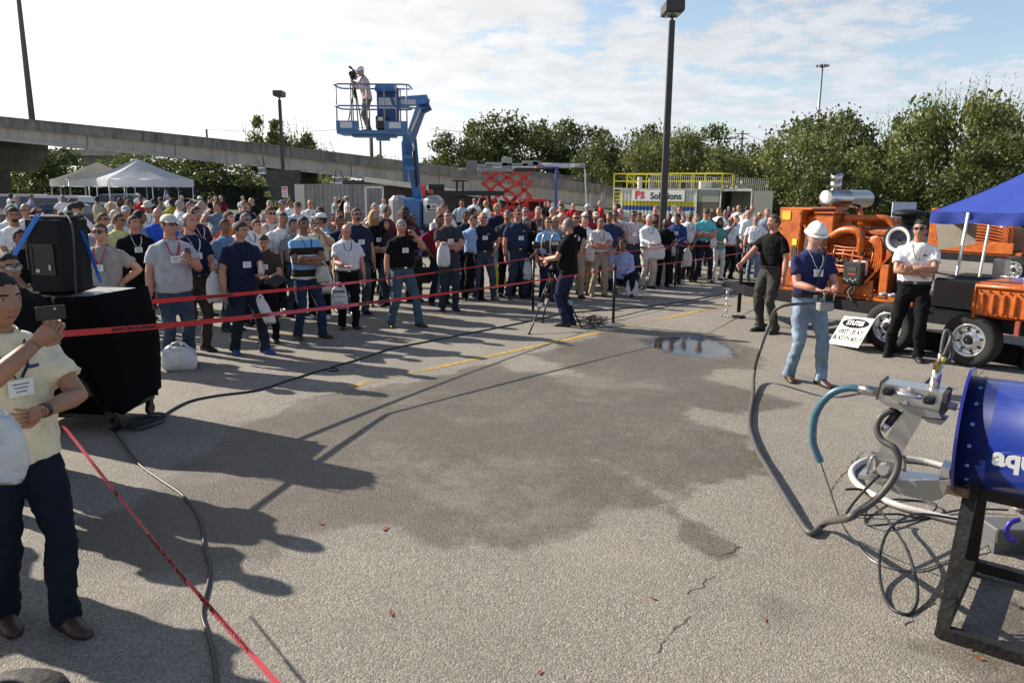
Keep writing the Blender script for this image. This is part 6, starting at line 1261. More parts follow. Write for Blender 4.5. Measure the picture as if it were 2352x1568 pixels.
# ------------------------------------------------------------------ cables on the ground
cab = mat('cable_rubber', (.014, .014, .015), .45)
def cable(px, r, label, cat='cable', m=cab, zs=None, sm=8, n=7):
    P = [G(*p) + Vector((0, 0, r + (zs[i] if zs else 0))) for i, p in enumerate(px)]; mb = MB(); mb.tube(P, r, n, sm=sm); return mb.build(cat, m, label=label, cat=cat, smooth=True)
cable([(300, 985), (360, 965), (400, 940), (440, 922), (500, 910), (590, 898), (660, 876), (720, 857), (765, 846), (775, 852), (757, 853), (760, 845), (820, 828), (900, 802), (1000, 782), (1100, 762), (1200, 742), (1300, 721), (1400, 712), (1500, 703), (1600, 688), (1700, 668), (1760, 655)], .011, 'long black cable crossing the lot from the loudspeaker to the trailer')
cable([(262, 975), (258, 990), (275, 1012), (320, 1068), (370, 1105), (420, 1140), (452, 1180), (464, 1215), (470, 1260), (482, 1300), (478, 1345), (468, 1385), (465, 1420), (480, 1465), (492, 1520), (500, 1600)], .010, 'black cable running down the left foreground under the red tape')
cable([(1350, 748), (1420, 728), (1500, 710), (1600, 694), (1700, 672)], .006, 'thin black cable parallel to the long cable, right of the stanchion')
cable([(290, 980), (330, 966), (375, 962), (380, 955), (350, 958), (300, 975), (285, 988), (320, 982), (370, 966), (372, 972), (320, 990), (280, 990), (300, 972), (350, 962)], .010, 'coil of black cable beside the loudspeaker case', zs=[.0, .01, .02, .01, .03, .02, .01, .03, .02, .0, .01, .03, .04, .02])
rr_ = random.Random(5); pxs = [(1345 + 24 * rr_.gauss(0, 1) * .8 + 10, 742 + 6 * rr_.gauss(0, 1)) for k in range(46)]
cable(pxs, .005, 'tangled heap of thin black cables behind the cameraman', zs=[rr_.uniform(0, .12) for _ in pxs], sm=5, n=5)
# ------------------------------------------------------------------ loudspeaker on its draped rack
spk = mat('speaker_black', (.012, .012, .013), .75, bump=.3, bscale=180, spec=.25); drape = mat('black_drape', (.004, .004, .0045), .95, bump=.5, bscale=25, spec=.1)
rzs = R(-6); sb = Vector((-4.05, 6.95, 0)); rk = thing('equipment_rack', 'black equipment rack on castors under a black drape, below the loudspeaker', 'rack', sb, rzs)
mb = MB()
for x in (-.52, .40):
    for y in (-.33, .33): mb.box((x, y, .66), (.04, .04, 1.1))
for z in (.16, 1.2): mb.box((-.06, 0, z), (.98, .72, .04))
mb.box((-.02, .34, .68), (1.0, .02, 1.0)); mb.box((-.53, 0, .68), (.02, .66, 1.0)); mb.build('frame', blk, rk)
mb = MB(); mb.box((-.08, 0, 1.235), (1.02, .78, .03)); mb.build('top', mat('case_top', (.30, .30, .30), .4, metal=.3), rk)
def clothsheet(rows, name, thick=.02, parent=rk, m=drape, fold=.02):
    n = len(rows[0]); nv = 14; vs = []; w_ = 14
    for i in range(nv + 1):
        t_ = i / nv * (len(rows) - 1); a = min(int(t_), len(rows) - 2); f = t_ - a
        for j in range(w_ + 1):
            s_ = j / w_ * (n - 1); b = min(int(s_), n - 2); g_ = s_ - b
            p = Vector(rows[a][b]).lerp(Vector(rows[a][b + 1]), g_).lerp(Vector(rows[a + 1][b]).lerp(Vector(rows[a + 1][b + 1]), g_), f)
            p += Vector((fold * .4, -fold, 0)) * math.sin(j * 1.5 + i * .12) * (i / nv); vs.append(p)
    mb = MB(); mb.add(vs, [(i * (w_ + 1) + j, i * (w_ + 1) + j + 1, (i + 1) * (w_ + 1) + j + 1, (i + 1) * (w_ + 1) + j) for i in range(nv) for j in range(w_)])
    o = mb.build(name, m, parent, smooth=True, fix=False); md = o.modifiers.new('t', 'SOLIDIFY'); md.thickness = thick; return o
clothsheet([[(-.60, -.41, 1.262), (-.2, -.41, 1.262), (.15, -.41, 1.262)], [(-.62, -.44, .6), (-.25, -.46, .7), (.18, -.44, .75)], [(-.62, -.46, .05), (-.32, -.50, .08), (-.12, -.47, .10)]], 'drape', .015)
clothsheet([[(.08, -.43, 1.27), (.40, -.42, 1.28), (.44, .32, 1.27)], [(.20, -.50, .82), (.50, -.40, .82), (.56, .25, .80)], [(.42, -.47, .30), (.56, -.38, .20), (.62, .1, .32)]], 'drape', .05)
clothsheet([[(-.58, -.40, 1.258), (-.2, -.40, 1.262), (.14, -.40, 1.262)], [(-.58, .0, 1.268), (-.2, .0, 1.272), (.0, .0, 1.27)], [(-.58, .40, 1.258), (-.2, .40, 1.262), (-.1, .40, 1.262)]], 'drape', .01, fold=.002)
for k, (z, c_) in enumerate(((.92, (.30, .28, .22)), (.62, (.03, .03, .03)), (.42, (.02, .02, .02)))): mb = MB(); mb.box((.08, -.30, z), (.44, .08, .05 if k == 0 else .16), bev=.006); mb.build('rack_unit', mat('unit', c_, .4), rk)
mb = MB(); mb.box((.02, -.34, .62), (.05, .03, .05)); mb.box((.16, -.35, .84), (.05, .03, .05)); mb.build('red_plug', rds, rk)
for pth, rr2, m_ in (([(.02, -.36, .6), (.08, -.38, .4), (.2, -.36, .5), (.3, -.36, .84)], .008, cab), ([(-.1, -.36, .8), (0, -.39, .5), (.12, -.37, .3)], .008, cab), ([(.36, -.30, .55), (.48, -.36, .42), (.50, -.36, .22), (.56, -.34, .20), (.60, -.30, .30)], .010, mat('beige_cable', (.3, .28, .2), .5))): mb = MB(); mb.tube(pth, rr2, 6, sm=6); mb.build('loose_cable', m_, rk, smooth=True)
for x in (-.46, .42):
    for y in (-.28, .28): mb = MB(); mb.lathe([(0, -.02), (.055, -.02), (.06, 0), (.055, .02), (0, .02)], (x, y, .06), (1, 0, 0), 16); mb.box((x, y, .12), (.05, .06, .05)); mb.build('castor', blk, rk)
ls = thing('loudspeaker', 'large black loudspeaker cabinet seen from behind on the draped rack', 'loudspeaker', (-4.16, 6.92, 1.285), R(-4)); W1, W2, D_, Hh = .225, .135, .40, .64
pf = [(-W1, .14), (-W1, -.04), (-W2 - .02, -.22), (W2, -.22), (W1 - .02, -.04), (W1 - .04, .14)]
mb = MB(); mb.loft([[(x * .99, y * .99, 0) for x, y in pf], [(x, y, .01) for x, y in pf], [(x, y, Hh - .01) for x, y in pf], [(x * .985, y * .985, Hh) for x, y in pf]]); mb.build('cabinet', spk, ls)
mb = MB(); 
for c_, d_ in (((-.02, -.228, .42), (.20, .012, .02)), ((-.02, -.228, .16), (.20, .012, .02)), ((-.12, -.228, .29), (.02, .012, .28)), ((.08, -.228, .29), (.02, .012, .28)), ((-.02, -.224, .29), (.18, .006, .26))): mb.box(c_, d_)
mb.build('connector_panel', blk_m, ls); mb = MB(); mb.box((.045, -.234, .22), (.02, .01, .05)); mb.box((-.07, -.234, .19), (.04, .01, .03)); mb.build('connector', alu2, ls)
mb = MB(); a_ = math.atan2(-.24, W1 - W2 - .02) ; mb.box((-.205, -.13, .30), (.012, .06, .22), rz=R(-25)); mb.build('side_handle', blk_m, ls); mb = MB(); mb.tube([(-.225, -.11, .20), (-.19, -.16, .20)], .010, 6); mb.build('handle_bar', alu2, ls)
mb = MB(); mb.box((0, -.02, Hh + .02), (.36, .22, .035), bev=.01); mb.box((.1, -.02, Hh + .05), (.10, .08, .04), bev=.01); mb.tube([(-.2, -.1, Hh + .05), (0, -.02, Hh + .08), (.15, -.1, Hh + .05), (.3, -.24, Hh - .1), (.28, -.26, -.0)], .008, 6, sm=4); mb.build('gear_on_top', blk_m, None, label='black receiver and cable lying on top of the loudspeaker', cat='receiver', loc=ls.location, rot=ls.rotation_euler)
mb = MB(); bs = mat('blue_strap', (.02, .16, .62), .5); mb.tube([AT(24, 600, 6.75), AT(85, 497, 6.66), AT(97, 492, 6.8)], (.022, .003), 6, ref=(0, -1, 0)); mb.tube([AT(186, 530, 6.9), AT(205, 575, 7.0), AT(232, 650, 7.15)], (.018, .003), 6, ref=(0, -1, 0)); mb.build('blue_strap', bs, label='bright blue strap slung over the loudspeaker', cat='strap')
# ------------------------------------------------------------------ photographer in the left foreground
NP = person('close man in cream polo photographing with a phone, left forearm crossed under it', (20, 634), loc=Vector((-2.42, 3.47, 0)), H=1.82, yaw=55, look=14, nod=4, hs=1.12, sh=(.76, .67, .47), arms=(((.02, -.30, 1.17), (1, -.2, -.9), (0, 1, .2), .9), ((.0, -.36, 1.49), (.9, -.1, -1), (-.35, .8, .2), .9)), tr=(.010, .014, .024), hair='short', hc='black', skin=1, belly=.35, g=.05, q=2, lan='black', badge=True, tuck=False, shoes='brown', stance=.14, group='people working inside the tape', logo=(.05, .05, .15), fd=((.08, -.15), (-.08, .14)))
phone(NP['hands'][1] + Vector((.03, -.03, .085)), 'black phone in the raised hand of the close photographer', R(40), size=(.115, .013, .062))
W_ = NP['mw'] @ NP['elbs'][0][2]; Ed = (NP['mw'].to_3x3() @ (NP['elbs'][0][2] - NP['elbs'][0][1])).normalized(); t = thing('wristwatch', 'dark wristwatch on the crossed forearm of the close photographer', 'watch', W_ - Ed * .015)
mb = MB(); mb.lathe([(.031, -.012), (.034, -.012), (.034, .012), (.031, .012)], (0, 0, 0), Ed, 20, cap=False); mb.build('strap', blk_m, t); mb = MB(); mb.lathe([(0, 0), (.021, 0), (.021, .010), (0, .010)], Vector((.0, -.034, .012)), (0, -1, .25), 18); mb.build('dial', [mat('gold_case', (.5, .36, .14), .25, metal=1)], t); mb = MB(); mb.lathe([(0, .0105), (.016, .0105), (.016, .0115), (0, .0115)], Vector((.0, -.034, .012)), (0, -1, .25), 18); mb.build('face', blk_m, t)
bag(AT(-42, 925, 3.0), 'big white bag hanging from the close photographer at the left edge', .30, .34, rz=.3, full=.8)
person('man with dark-framed glasses and black hair at the far left edge, behind the close photographer', (12, 578), d=5.6, sh=BK, hair='short', hc='black', gl='clear', skin=1, yaw=60, belly=.3, arms=('hold', 'down'), tr=BLACK)
g1 = G(45, 1625); mb = MB(); mb.ell((0, 0, .06), (.22, .16, .08), 14, 0, 8); mb.tube([(-.1, -.1, .1), (0, -.12, .2), (.12, -.08, .12)], .012, 6, sm=4); o = mb.build('backpack', mat('dark_nylon', (.03, .025, .022), .7, bump=.6, bscale=20), label='dark backpack lying in the bottom left corner', cat='backpack', loc=g1, smooth=True)

# ------------------------------------------------------------------ trailer with the orange diesel engine and pump
w1, w2 = G(2030, 808), G(2214, 842); tu = (w2 - w1).normalized(); trz = math.atan2(tu.y, tu.x); tn = Vector((-tu.y, tu.x, 0)); WB = (w2 - w1).length
def TL_(px, py, v=0.0):
    P_ = PL(px, py, w1 + tn * v, tu); return Vector(((P_ - w1).dot(tu), v, P_.z))
ora = mat('orange_paint', (.42, .090, .006), .42, var=.4, vscale=9, coat=.1, detail=8, spec=.6); oraS = mat('orange_cast', (.30, .058, .006), .55, var=.6, vscale=20, bump=.3, bscale=50)
tk = mat('trailer_black', (.007, .007, .008), .6, spec=.25); chrome = mat('chrome', (.62, .62, .63), .22, metal=.75); ssm = mat('stainless', (.50, .48, .45), .22, metal=1, var=.1, vscale=5)
def trailer(loc, rz, labels, full=True):
    t = thing('trailer', labels[0], 'trailer', loc, rz)
    mb = MB()
    for v in (.28, 1.52): mb.box((-.2, v, .55), (5.0, .09, .16))
    for u_ in (-2.6, -1.4, 0, 1.2, 2.25): mb.box((u_, .9, .55), (.09, 1.2, .12))
    mb.bar((-2.65, .3, .55), (-3.45, .86, .53), .09, .14); mb.bar((-2.65, 1.5, .55), (-3.45, .94, .53), .09, .14); mb.box((-.1, .9, .635), (4.7, 1.25, .012)); mb.build('chassis', tk, t)
    mb = MB(); mb.box((-3.55, .9, .55), (.34, .13, .12), bev=.02); mb.ell((-3.68, .9, .55), (.09, .08, .07), 10); mb.build('coupler', tk, t)
    mb = MB(); mb.tube([(-3.1, .62, .10), (-3.1, .62, .85)], .035, 10); mb.box((-3.1, .62, .02), (.18, .18, .03)); mb.tube([(-3.1, .62, .86), (-3.1, .45, .88)], .012, 6); mb.build('jack', tk, t)
    fp = [(-.54, .46), (-.36, .76), (WB + .36, .76), (WB + .54, .46), (WB + .50, .44), (WB + .33, .72), (-.34, .72), (-.50, .44)]
    mb = MB(); mb.prism(fp, -.03, .26, 0); mb.build('fender', tk, t)
    for k, u_ in enumerate((0, WB)):
        mb = MB(); mb.lathe([(.20, 0), (.235, -.012), (.30, -.02), (.335, -.005), (.352, .03), (.355, .10), (.352, .17), (.335, .205), (.30, .22), (.2, .2)], (u_, 0.02, .352), (0, 1, 0), 40, cap=False); w_ = mb.build('wheel', rub, t, smooth=True)
        mb = MB(); mb.lathe([(.0, .02), (.055, .02), (.06, .0), (.10, .0), (.115, .035), (.165, .05), (.185, .03), (.19, .0), (.215, -.012), (.218, .01), (.218, .05), (.0, .06)], (u_, 0.02, .352), (0, 1, 0), 36); mb.build('rim', chrome, w_, smooth=True)
        mb = MB()
        for j in range(8): an = j * math.pi / 4 + .2; mb.lathe([(0, .0), (.017, .0), (.017, .02), (0, .02)], (u_ + .145 * math.cos(an), .047 - .0, .352 + .145 * math.sin(an)), (0, 1, 0), 8)
        mb.build('rim_hole', blk_m, w_)
        for j in range(6): an = j * math.pi / 3; mb = MB(); mb.lathe([(.009, 0), (.009, -.02), (0, -.025)], (u_ + .082 * math.cos(an), .02, .352 + .082 * math.sin(an)), (0, 1, 0), 6); mb.build('lug_nut', chrome, w_)
        mb = MB(); mb.lathe([(.035, .02), (.04, -.02), (.03, -.045), (0, -.05)], (u_, .02, .352), (0, 1, 0), 14); mb.build('hub_cap', blk_m, w_, smooth=True)
    if full:
        mb = MB()
        for k in range(9): mb.lathe([(.022, -.006), (.032, -.006), (.032, .006), (.022, .006)], (-3.28, .5, .50 - .055 * k), (1, 0, 0) if k % 2 else (0, 1, 0), 8, cap=False)
        mb.build('chain', chrome, t); mb = MB()
        for k in range(6): mb.lathe([(.022, -.006), (.032, -.006), (.032, .006), (.022, .006)], (-3.34 + .05 * k, .46 + .02 * math.sin(k * 2), .014), (0, 0, 1) if k % 2 else (0, .6, 1), 8, cap=False)
        mb.build('chain', chrome, t)
        mb = MB(); mb.box((WB + .58, -.05, .60), (.05, .05, .18), rz=0); mb.build('rear_reflector', mat('reflector', (.30, .07, .05), .3), t)
        mb = MB(); mb.box((.72, .85, .86), (.80, .7, .42), bev=.03); mb.build('fuel_tank', mat('tank_black', (.006, .006, .007), .7, spec=.15), t); mb = MB(); mb.box((.42, .62, 1.072), (.22, .12, .004)); mb.build('tank_label', wsg, t)
        mb = MB()
        for k in range(3): mb.lathe([(.03, 0), (.055, .015), (.055, .04), (.03, .055)], (-.16 + .13 * k, .1, .775), (0, 0, 1), 10); mb.tube([(-.16 + .13 * k, .1, .80), (-.1 + .13 * k, .04, .84), (-.06 + .13 * k, .1, .80)], .012, 6)
        mb.build('shackles', chrome, t, smooth=True)
        for x in (-2.35,): mb = MB(); mb.tube([(x, .3, .02), (x, .3, .5)], .03, 8); mb.box((x, .3, .015), (.16, .16, .03)); mb.build('support_leg', tk, t)
    return t
tr_ = trailer(w1, trz, ['black twin-axle trailer carrying the orange diesel engine'])
en = thing('diesel_engine', 'orange skid-mounted diesel engine with radiator, pipes and silencer on the trailer', 'engine', w1, trz)
E_ = lambda x, y, v: TL_(1684.4 + .3418 * x, 382.8 + .3418 * y, v)
def ebox(name, c, d, m=ora, bev=.015, par=en, **k): mb = MB(); mb.box(c, d, bev=bev); return mb.build(name, m, par, **k)
ebox('skid', (-1.15, .95, .70), (2.55, 1.05, .13)); ebox('side_plate', (-.95, .42, .82), (.9, .03, .26)); ebox('side_plate', (-.35, .42, .95), (.14, .03, .5))
ebox('radiator_housing', (-2.02, .98, 1.33), (.42, 1.15, 1.24)); ebox('radiator_cap_panel', (-1.98, .98, 1.965), (.62, 1.0, .04)); ebox('yellow_label', (-2.09, .397, 1.86), (.16, .006, .14), mat('label_yellow', (.7, .42, .02), .5), 0); ebox('yellow_label', (-1.90, .397, 1.44), (.09, .006, .10), mat('label_lime', (.6, .6, .04), .5), 0); ebox('dark_label', (-1.90, .397, 1.28), (.09, .006, .17), dkg, 0); ebox('white_label', (-1.93, .397, 1.08), (.07, .006, .09), wsg, 0)
ebox('shroud', (-1.66, .95, 1.45), (.3, .8, .8)); mb = MB(); mb.bar((-1.78, .48, 1.72), (-1.35, .44, 1.30), .10, .03); mb.build('diagonal_guard', ora, en)
ebox('engine_block', (-1.02, .92, 1.12), (1.15, .55, .62), oraS, .03); ebox('cylinder_head', (-1.02, .92, 1.50), (1.05, .48, .16), oraS, .02); ebox('valve_cover', (-1.02, .92, 1.63), (1.0, .36, .12), oraS, .04); ebox('oil_pan', (-1.0, .90, .79), (.9, .42, .14), oraS, .04); ebox('flywheel_housing', (-.36, .92, 1.08), (.18, .85, .82), oraS, .06)
ebox('intake_box', (-1.42, .62, 1.72), (.30, .34, .36)); ebox('intake_flange', (-1.42, .62, 1.915), (.36, .42, .025))
rnd = random.Random(12)
def pipe(pts, r, m=ora, nm='pipe', sm=6): mb = MB(); mb.tube(pts, r, 10, sm=sm); return mb.build(nm, m, en, smooth=True)
pipe([(-1.85, .75, 1.86), (-1.70, .66, 1.86), (-1.55, .62, 1.84)], .065); pipe([(-1.27, .7, 1.84), (-1.0, .85, 1.84), (-.72, .95, 1.84), (-.60, .98, 1.72), (-.60, .98, 1.52)], .058); pipe([(-1.3, .5, 1.56), (-1.1, .47, 1.66), (-.88, .47, 1.66), (-.80, .48, 1.56), (-.82, .52, 1.34)], .062); pipe([(-1.22, 1.1, 1.78), (-.9, 1.1, 1.78), (-.58, 1.1, 1.78)], .08)
for k in range(6): pipe([(-1.45 + .16 * k, .64, 1.38), (-1.43 + .16 * k, .56, 1.36), (-1.42 + .16 * k, .52, 1.25), (-1.40 + .15 * k, .56, 1.16)], .016, ora, 'injector_line'); 
for k in range(7): z_ = 1.42 - k * .07 + rnd.uniform(-.01, .01); pipe([(-1.5 + rnd.uniform(0, .2), .60, z_), (-1.1, .53 + rnd.uniform(-.02, .02), z_ + rnd.uniform(-.03, .03)), (-.7, .54, z_ + rnd.uniform(-.03, .03)), (-.55, .60, z_ - .1)], rnd.uniform(.008, .016), ora, 'fuel_line')
for k in range(4): pipe([(-.85 + .05 * k, .54, 1.50 + .02 * k), (-.66 + .04 * k, .50, 1.52 + .02 * k), (-.56 + .03 * k, .50, 1.40), (-.58 + .03 * k, .52, 1.12 - .04 * k)], .02, ora, 'hose')
for k in range(8):
    c_ = (-1.5 + .13 * k, .615, 1.18 + rnd.uniform(-.12, .14)); mb = MB(); mb.lathe([(.03, 0), (.045, -.02), (.045, -.05), (.02, -.07)], c_, (0, 1, 0), 12); mb.build('fitting', oraS, en, smooth=True)
for k in range(5): ebox('bracket', (-1.45 + .22 * k, .63, 1.0 + rnd.uniform(-.05, .05)), (.12, .08, rnd.uniform(.1, .2)), oraS, .015)
for x in (-.99, -.86): mb = MB(); mb.lathe([(.05, 0), (.056, .02), (.056, .19), (.05, .21), (.02, .22)], (x + .14, .50, 1.0), n=18); mb.build('oil_filter', mat('filter_white', (.6, .62, .66), .3), en, smooth=True)
mb = MB(); mb.bar((-.62, .42, .9), (-.30, .50, 1.36), .14, .03); mb.build('sloped_guard', ora, en); mb = MB(); mb.lathe([(.28, 0), (.30, .05), (.26, .25), (.14, .32)], (-.26, .92, 1.05), (1, 0, 0), 24); mb.build('clutch_housing', oraS, en, smooth=True)
nearp, farp = E_(625, 215, .45), None
mc = Vector((nearp.x, .45, nearp.z)); mb = MB(); mb.lathe([(0, -.012), (.11, -.012), (.135, .0), (.137, .02), (.137, .5), (.142, .505), (.142, .53), (.137, .535), (.137, 1.1), (.12, 1.12), (0, 1.12)], mc, (0, 1, 0), 28); mb.build('silencer', ssm, en, smooth=True)
mb = MB(); mb.lathe([(.08, .0), (.085, .13), (.078, .135), (.085, .14), (.088, .26), (.07, .27)], mc + Vector((.0, .22, .12)), n=20); sk_ = mb.build('exhaust_stack', ssm, en, smooth=True); mb = MB(); mb.lathe([(0, 0), (.09, 0), (.09, .008), (0, .008)], mc + Vector((-.05, .14, .41)), (.15, 0, 1), 18); mb.build('rain_cap', tk, sk_)
for dy in (.25, .85): mb = MB(); mb.bar(mc + Vector((.05, dy, -.13)), Vector((mc.x + .15, .45 + dy, 1.70)), .05); mb.build('silencer_bracket', ora, en)
mb = MB(); mb.tube([mc + Vector((.0, .9, -.12)), mc + Vector((.05, .9, -.3)), (-1.2, 1.1, 1.75)], .05, 10, sm=5); mb.build('exhaust_elbow', ssm, en, smooth=True)
afc = E_(1100, 490, .22); afc.y = .22; mb = MB(); mb.lathe([(.175, .03), (.20, .0), (.205, .02), (.205, .45), (.19, .47), (0, .47)], afc, (0, 1, 0), 32); af = mb.build('air_filter', mat('blue_black', (.015, .018, .035), .25, coat=.6), en, smooth=True)
mb = MB(); mb.lathe([(0, .075), (.09, .07), (.12, .05), (.135, .02), (.17, .015), (.183, .02), (.183, .04), (0, .09)], afc, (0, 1, 0), 32); mb.build('end_cover', mat('cover_white', (.62, .60, .55), .4), af, smooth=True); mb = MB(); mb.lathe([(0, -.01), (.018, -.01), (.018, .08), (0, .08)], afc, (0, 1, 0), 10); mb.box(afc + Vector((0, .03, 0)), (.10, .012, .018)); mb.build('wing_nut', blk_m, af)
mb = MB(); mb.lathe([(.09, 0), (.09, .16)], afc + Vector((-.02, .28, .18)), n=16); mb.lathe([(.06, .14), (.22, .17), (.225, .21), (.20, .23), (.08, .26), (0, .26)], afc + Vector((-.02, .28, .16)), n=28); mb.build('rain_bonnet', tk, en, smooth=True)
mb = MB(); mb.tube([(-.25, .55, .7), (afc.x, .45, afc.z - .2)], .045, 8); mb.build('filter_post', tk, en)
pc = E_(810, 715, .33); ebox('control_panel', (pc.x, .33, pc.z), (.30, .12, .34), mat('panel_black', (.025, .028, .026), .4), .02); ebox('screen', (pc.x + .0, .266, pc.z + .06), (.14, .006, .07), dkg, 0); ebox('red_strip', (pc.x + .01, .266, pc.z - .01), (.12, .006, .018), rds, 0)
for k in range(5): mb = MB(); mb.lathe([(.014, 0), (.014, -.03), (0, -.032)], (pc.x - .09 + .045 * k, .27, pc.z - .09 - .02 * (k % 2)), (0, 1, 0), 10); mb.build('switch', chrome, en)
mb = MB(); mb.tube([(pc.x, .33, pc.z - .17), (pc.x - .1, .30, pc.z - .28), (pc.x - .02, .28, pc.z - .38), (pc.x + .06, .30, pc.z - .25), (pc.x + .02, .33, pc.z - .17)], .014, 8, sm=5); mb.tube([(pc.x + .02, .3, pc.z - .2), (pc.x - .02, .26, .75), (pc.x + .1, .2, .62)], .013, 8, sm=5); mb.build('panel_cable', cab, en, smooth=True)
pm = thing('pump', 'orange ribbed high pressure pump with bolted cover at the rear of the trailer', 'pump', w1, trz)
ebox('pump_body', (1.62, .42, .88), (1.15, .78, .42), oraS, .06, pm); ebox('cover_plate', (1.62, .015, .87), (.98, .04, .34), ora, .03, pm)
for k in range(7): ebox('rib', (1.22 + .125 * k, -.015, .86), (.045, .05, .26), ora, .015, pm)
for k in range(9):
    for z in (.725, 1.02): mb = MB(); mb.lathe([(.013, 0), (.013, -.03), (0, -.033)], (1.17 + .115 * k, .0, z), (0, 1, 0), 6); mb.build('bolt', ora, pm)
mb = MB(); mb.tube([(1.12, .02, .66), (1.12, -.0, 1.07), (2.12, -.0, 1.09), (2.12, .02, .66)], .028, 8); mb.build('cover_rim', ora, pm, smooth=True)
ebox('top_lid', (1.62, .42, 1.10), (1.1, .72, .03), ora, .01, pm); mb = MB(); mb.lathe([(.05, 0), (.05, .07), (.03, .08)], (1.6, .25, 1.11), n=14); mb.tube([(1.6, .25, 1.2), (1.5, .1, 1.2), (1.35, .08, 1.21)], .01, 6); mb.build('breather', chrome, pm, smooth=True)
bm_ = mat('blue_tread_plate', (.03, .12, .55), .35, bump=.8, bscale=60); mb = MB(); mb.loft([[(1.35, .95, 1.08), (2.2, .95, 1.08), (2.2, .98, 1.08), (1.35, .98, 1.08)], [(1.75, 1.3, 1.55), (2.2, 1.3, 1.55), (2.2, 1.33, 1.55), (1.75, 1.33, 1.55)]]); mb.box((1.7, .80, 1.13), (.9, .3, .02)); mb.build('blue_guard', bm_, pm)
mb = MB()
for i in range(7):
    for j in range(7): mb.ell((1.60 + .07 * i + j * .02, .975 + j * .048 - .02, 1.12 + j * .064), (.012, .012, .02), 5, 0, 3)
o = mb.build('tread_studs', bm_, pm, fix=False); o['kind'] = 'stuff'
ebox('steel_block', (.98, .95, 1.22), (.16, .16, .28), ssm, .01, pm)
for k in range(14): ebox('bolt_head', (-2.20 + .36 * (k % 2), .395, .80 + .085 * k), (.022, .012, .022), chrome if k % 3 == 0 else oraS, 0)
for k in range(7):
    a_ = rnd.uniform(-1.6, -.7); z_ = rnd.uniform(.85, 1.5); mb = MB(); mb.tube([(a_, .60, z_), (a_ + .12, .50, z_ - rnd.uniform(.05, .2)), (a_ + rnd.uniform(.2, .4), .52, z_ - rnd.uniform(.1, .3)), (a_ + rnd.uniform(.3, .5), .62, z_ - .2)], rnd.uniform(.010, .018), 7, sm=5); mb.build('rubber_hose', cab, en, smooth=True)
for k in range(9): ebox('clamp', (rnd.uniform(-1.55, -.6), .585, rnd.uniform(.9, 1.5)), (.04, .03, .05), grey_m if k % 2 else chrome, .008)
for k in range(6): ebox('gap_shade_plate', (-1.48 + .17 * k, .645, 1.06), (.10, .012, .22), dkg, 0)  # thin dark plates on the block face imitate shade in gaps
# second trailer under the canopy
w3 = G(2322, 652); t2 = trailer(w3, trz, ['second black trailer behind, under the blue canopy'], False)
e2 = thing('diesel_engine', 'second orange diesel engine half hidden under the blue canopy', 'engine', w3, trz)
for nm, c_, d_ in (('skid', (-1.3, .9, .7), (2.6, 1.0, .12)), ('engine_block', (-.9, .9, 1.05), (1.2, .7, .6)), ('radiator_housing', (-2.35, .9, 1.3), (.25, .8, 1.1)), ('side_plate', (-1.3, .38, .85), (2.2, .04, .3)), ('valve_cover', (-.9, .9, 1.40), (1.0, .4, .14))): ebox(nm, c_, d_, ora if nm != 'engine_block' else oraS, .02, e2)
for k in range(8): mb = MB(); z_ = 1.0 + .08 * k; mb.tube([(-1.6, .55, z_), (-1.2, .5, z_ + .05), (-.6, .52, z_ - .03), (-.4, .5, z_ - .2)], .018, 8, sm=5); mb.build('pipe', ora, e2, smooth=True)
mb = MB(); mb.lathe([(.07, 0), (.08, .02), (.16, .05), (.17, .3), (.13, .33), (.16, .36), (.2, .38), (0, .42)], (-1.6, .9, 1.75), n=20); mb.build('air_cleaner', ssm, e2, smooth=True)
ebox('tank', (.5, .8, 1.0), (.9, .8, .55), tk, .03, t2)
# blue canopy
cb = mat('canopy_blue', (.022, .05, .30), .8, bump=.25, bscale=5, var=.06); q0, q1 = AT(2138, 486, 12.3), AT(2620, 520, 10.3); back = Vector((q1 - q0)); back.z = 0; back.normalize(); bk = Vector((-back.y, back.x, 0)); zc = q0.z; q1.z = zc; q2, q3 = q1 + bk * 3, q0 + bk * 3; apex = (q0 + q2) / 2 + Vector((0, 0, .95))
cn = thing('canopy', 'royal blue pop-up canopy over the second trailer', 'canopy', (0, 0, 0)); mb = MB()
for a, b in ((q0, q1), (q1, q2), (q2, q3), (q3, q0)):
    n = 10; vs = []
    for i in range(n + 1):
        for j in range(n + 1): v = a.lerp(b, i / n).lerp(apex, j / n); v.z -= .06 * math.sin(j / n * math.pi) + .012 * math.sin(i * 2.3) * (1 - j / n); vs.append(v)
    mb.add(vs, [(i * (n + 1) + j, (i + 1) * (n + 1) + j, (i + 1) * (n + 1) + j + 1, i * (n + 1) + j + 1) for i in range(n) for j in range(n)])
mb.build('canopy_top', cb, cn, smooth=True, fix=False); mb = MB()
for a, b in ((q0, q1), (q1, q2), (q2, q3), (q3, q0)):
    n = 40; vs = []; nn = Vector(((b - a).y, -(b - a).x, 0)).normalized()
    for i in range(n + 1): v = a.lerp(b, i / n); vs += [v, v + nn * (.012 * math.sin(i * 1.1)) - Vector((0, 0, .09)), v + nn * (.03 * math.sin(i * .8 + 1)) - Vector((0, 0, .18 + .015 * math.sin(i * .5)))]
    mb.add(vs, [(3 * i + e, 3 * i + e + 1, 3 * i + e + 4, 3 * i + e + 3) for i in range(n) for e in (0, 1)])
mb.build('valance', cb, cn, smooth=True, fix=False)
for q, off in ((q0, (.55, 0)), (q1, (0, 0)), (q2, (0, 0)), (q3, (0, 0))): mb = MB(); p = q + back * off[0]; mb.tube([(p.x - .12, p.y, 0), (p.x, p.y, zc)], .025, 8); mb.build('leg', wsg, cn, smooth=True)
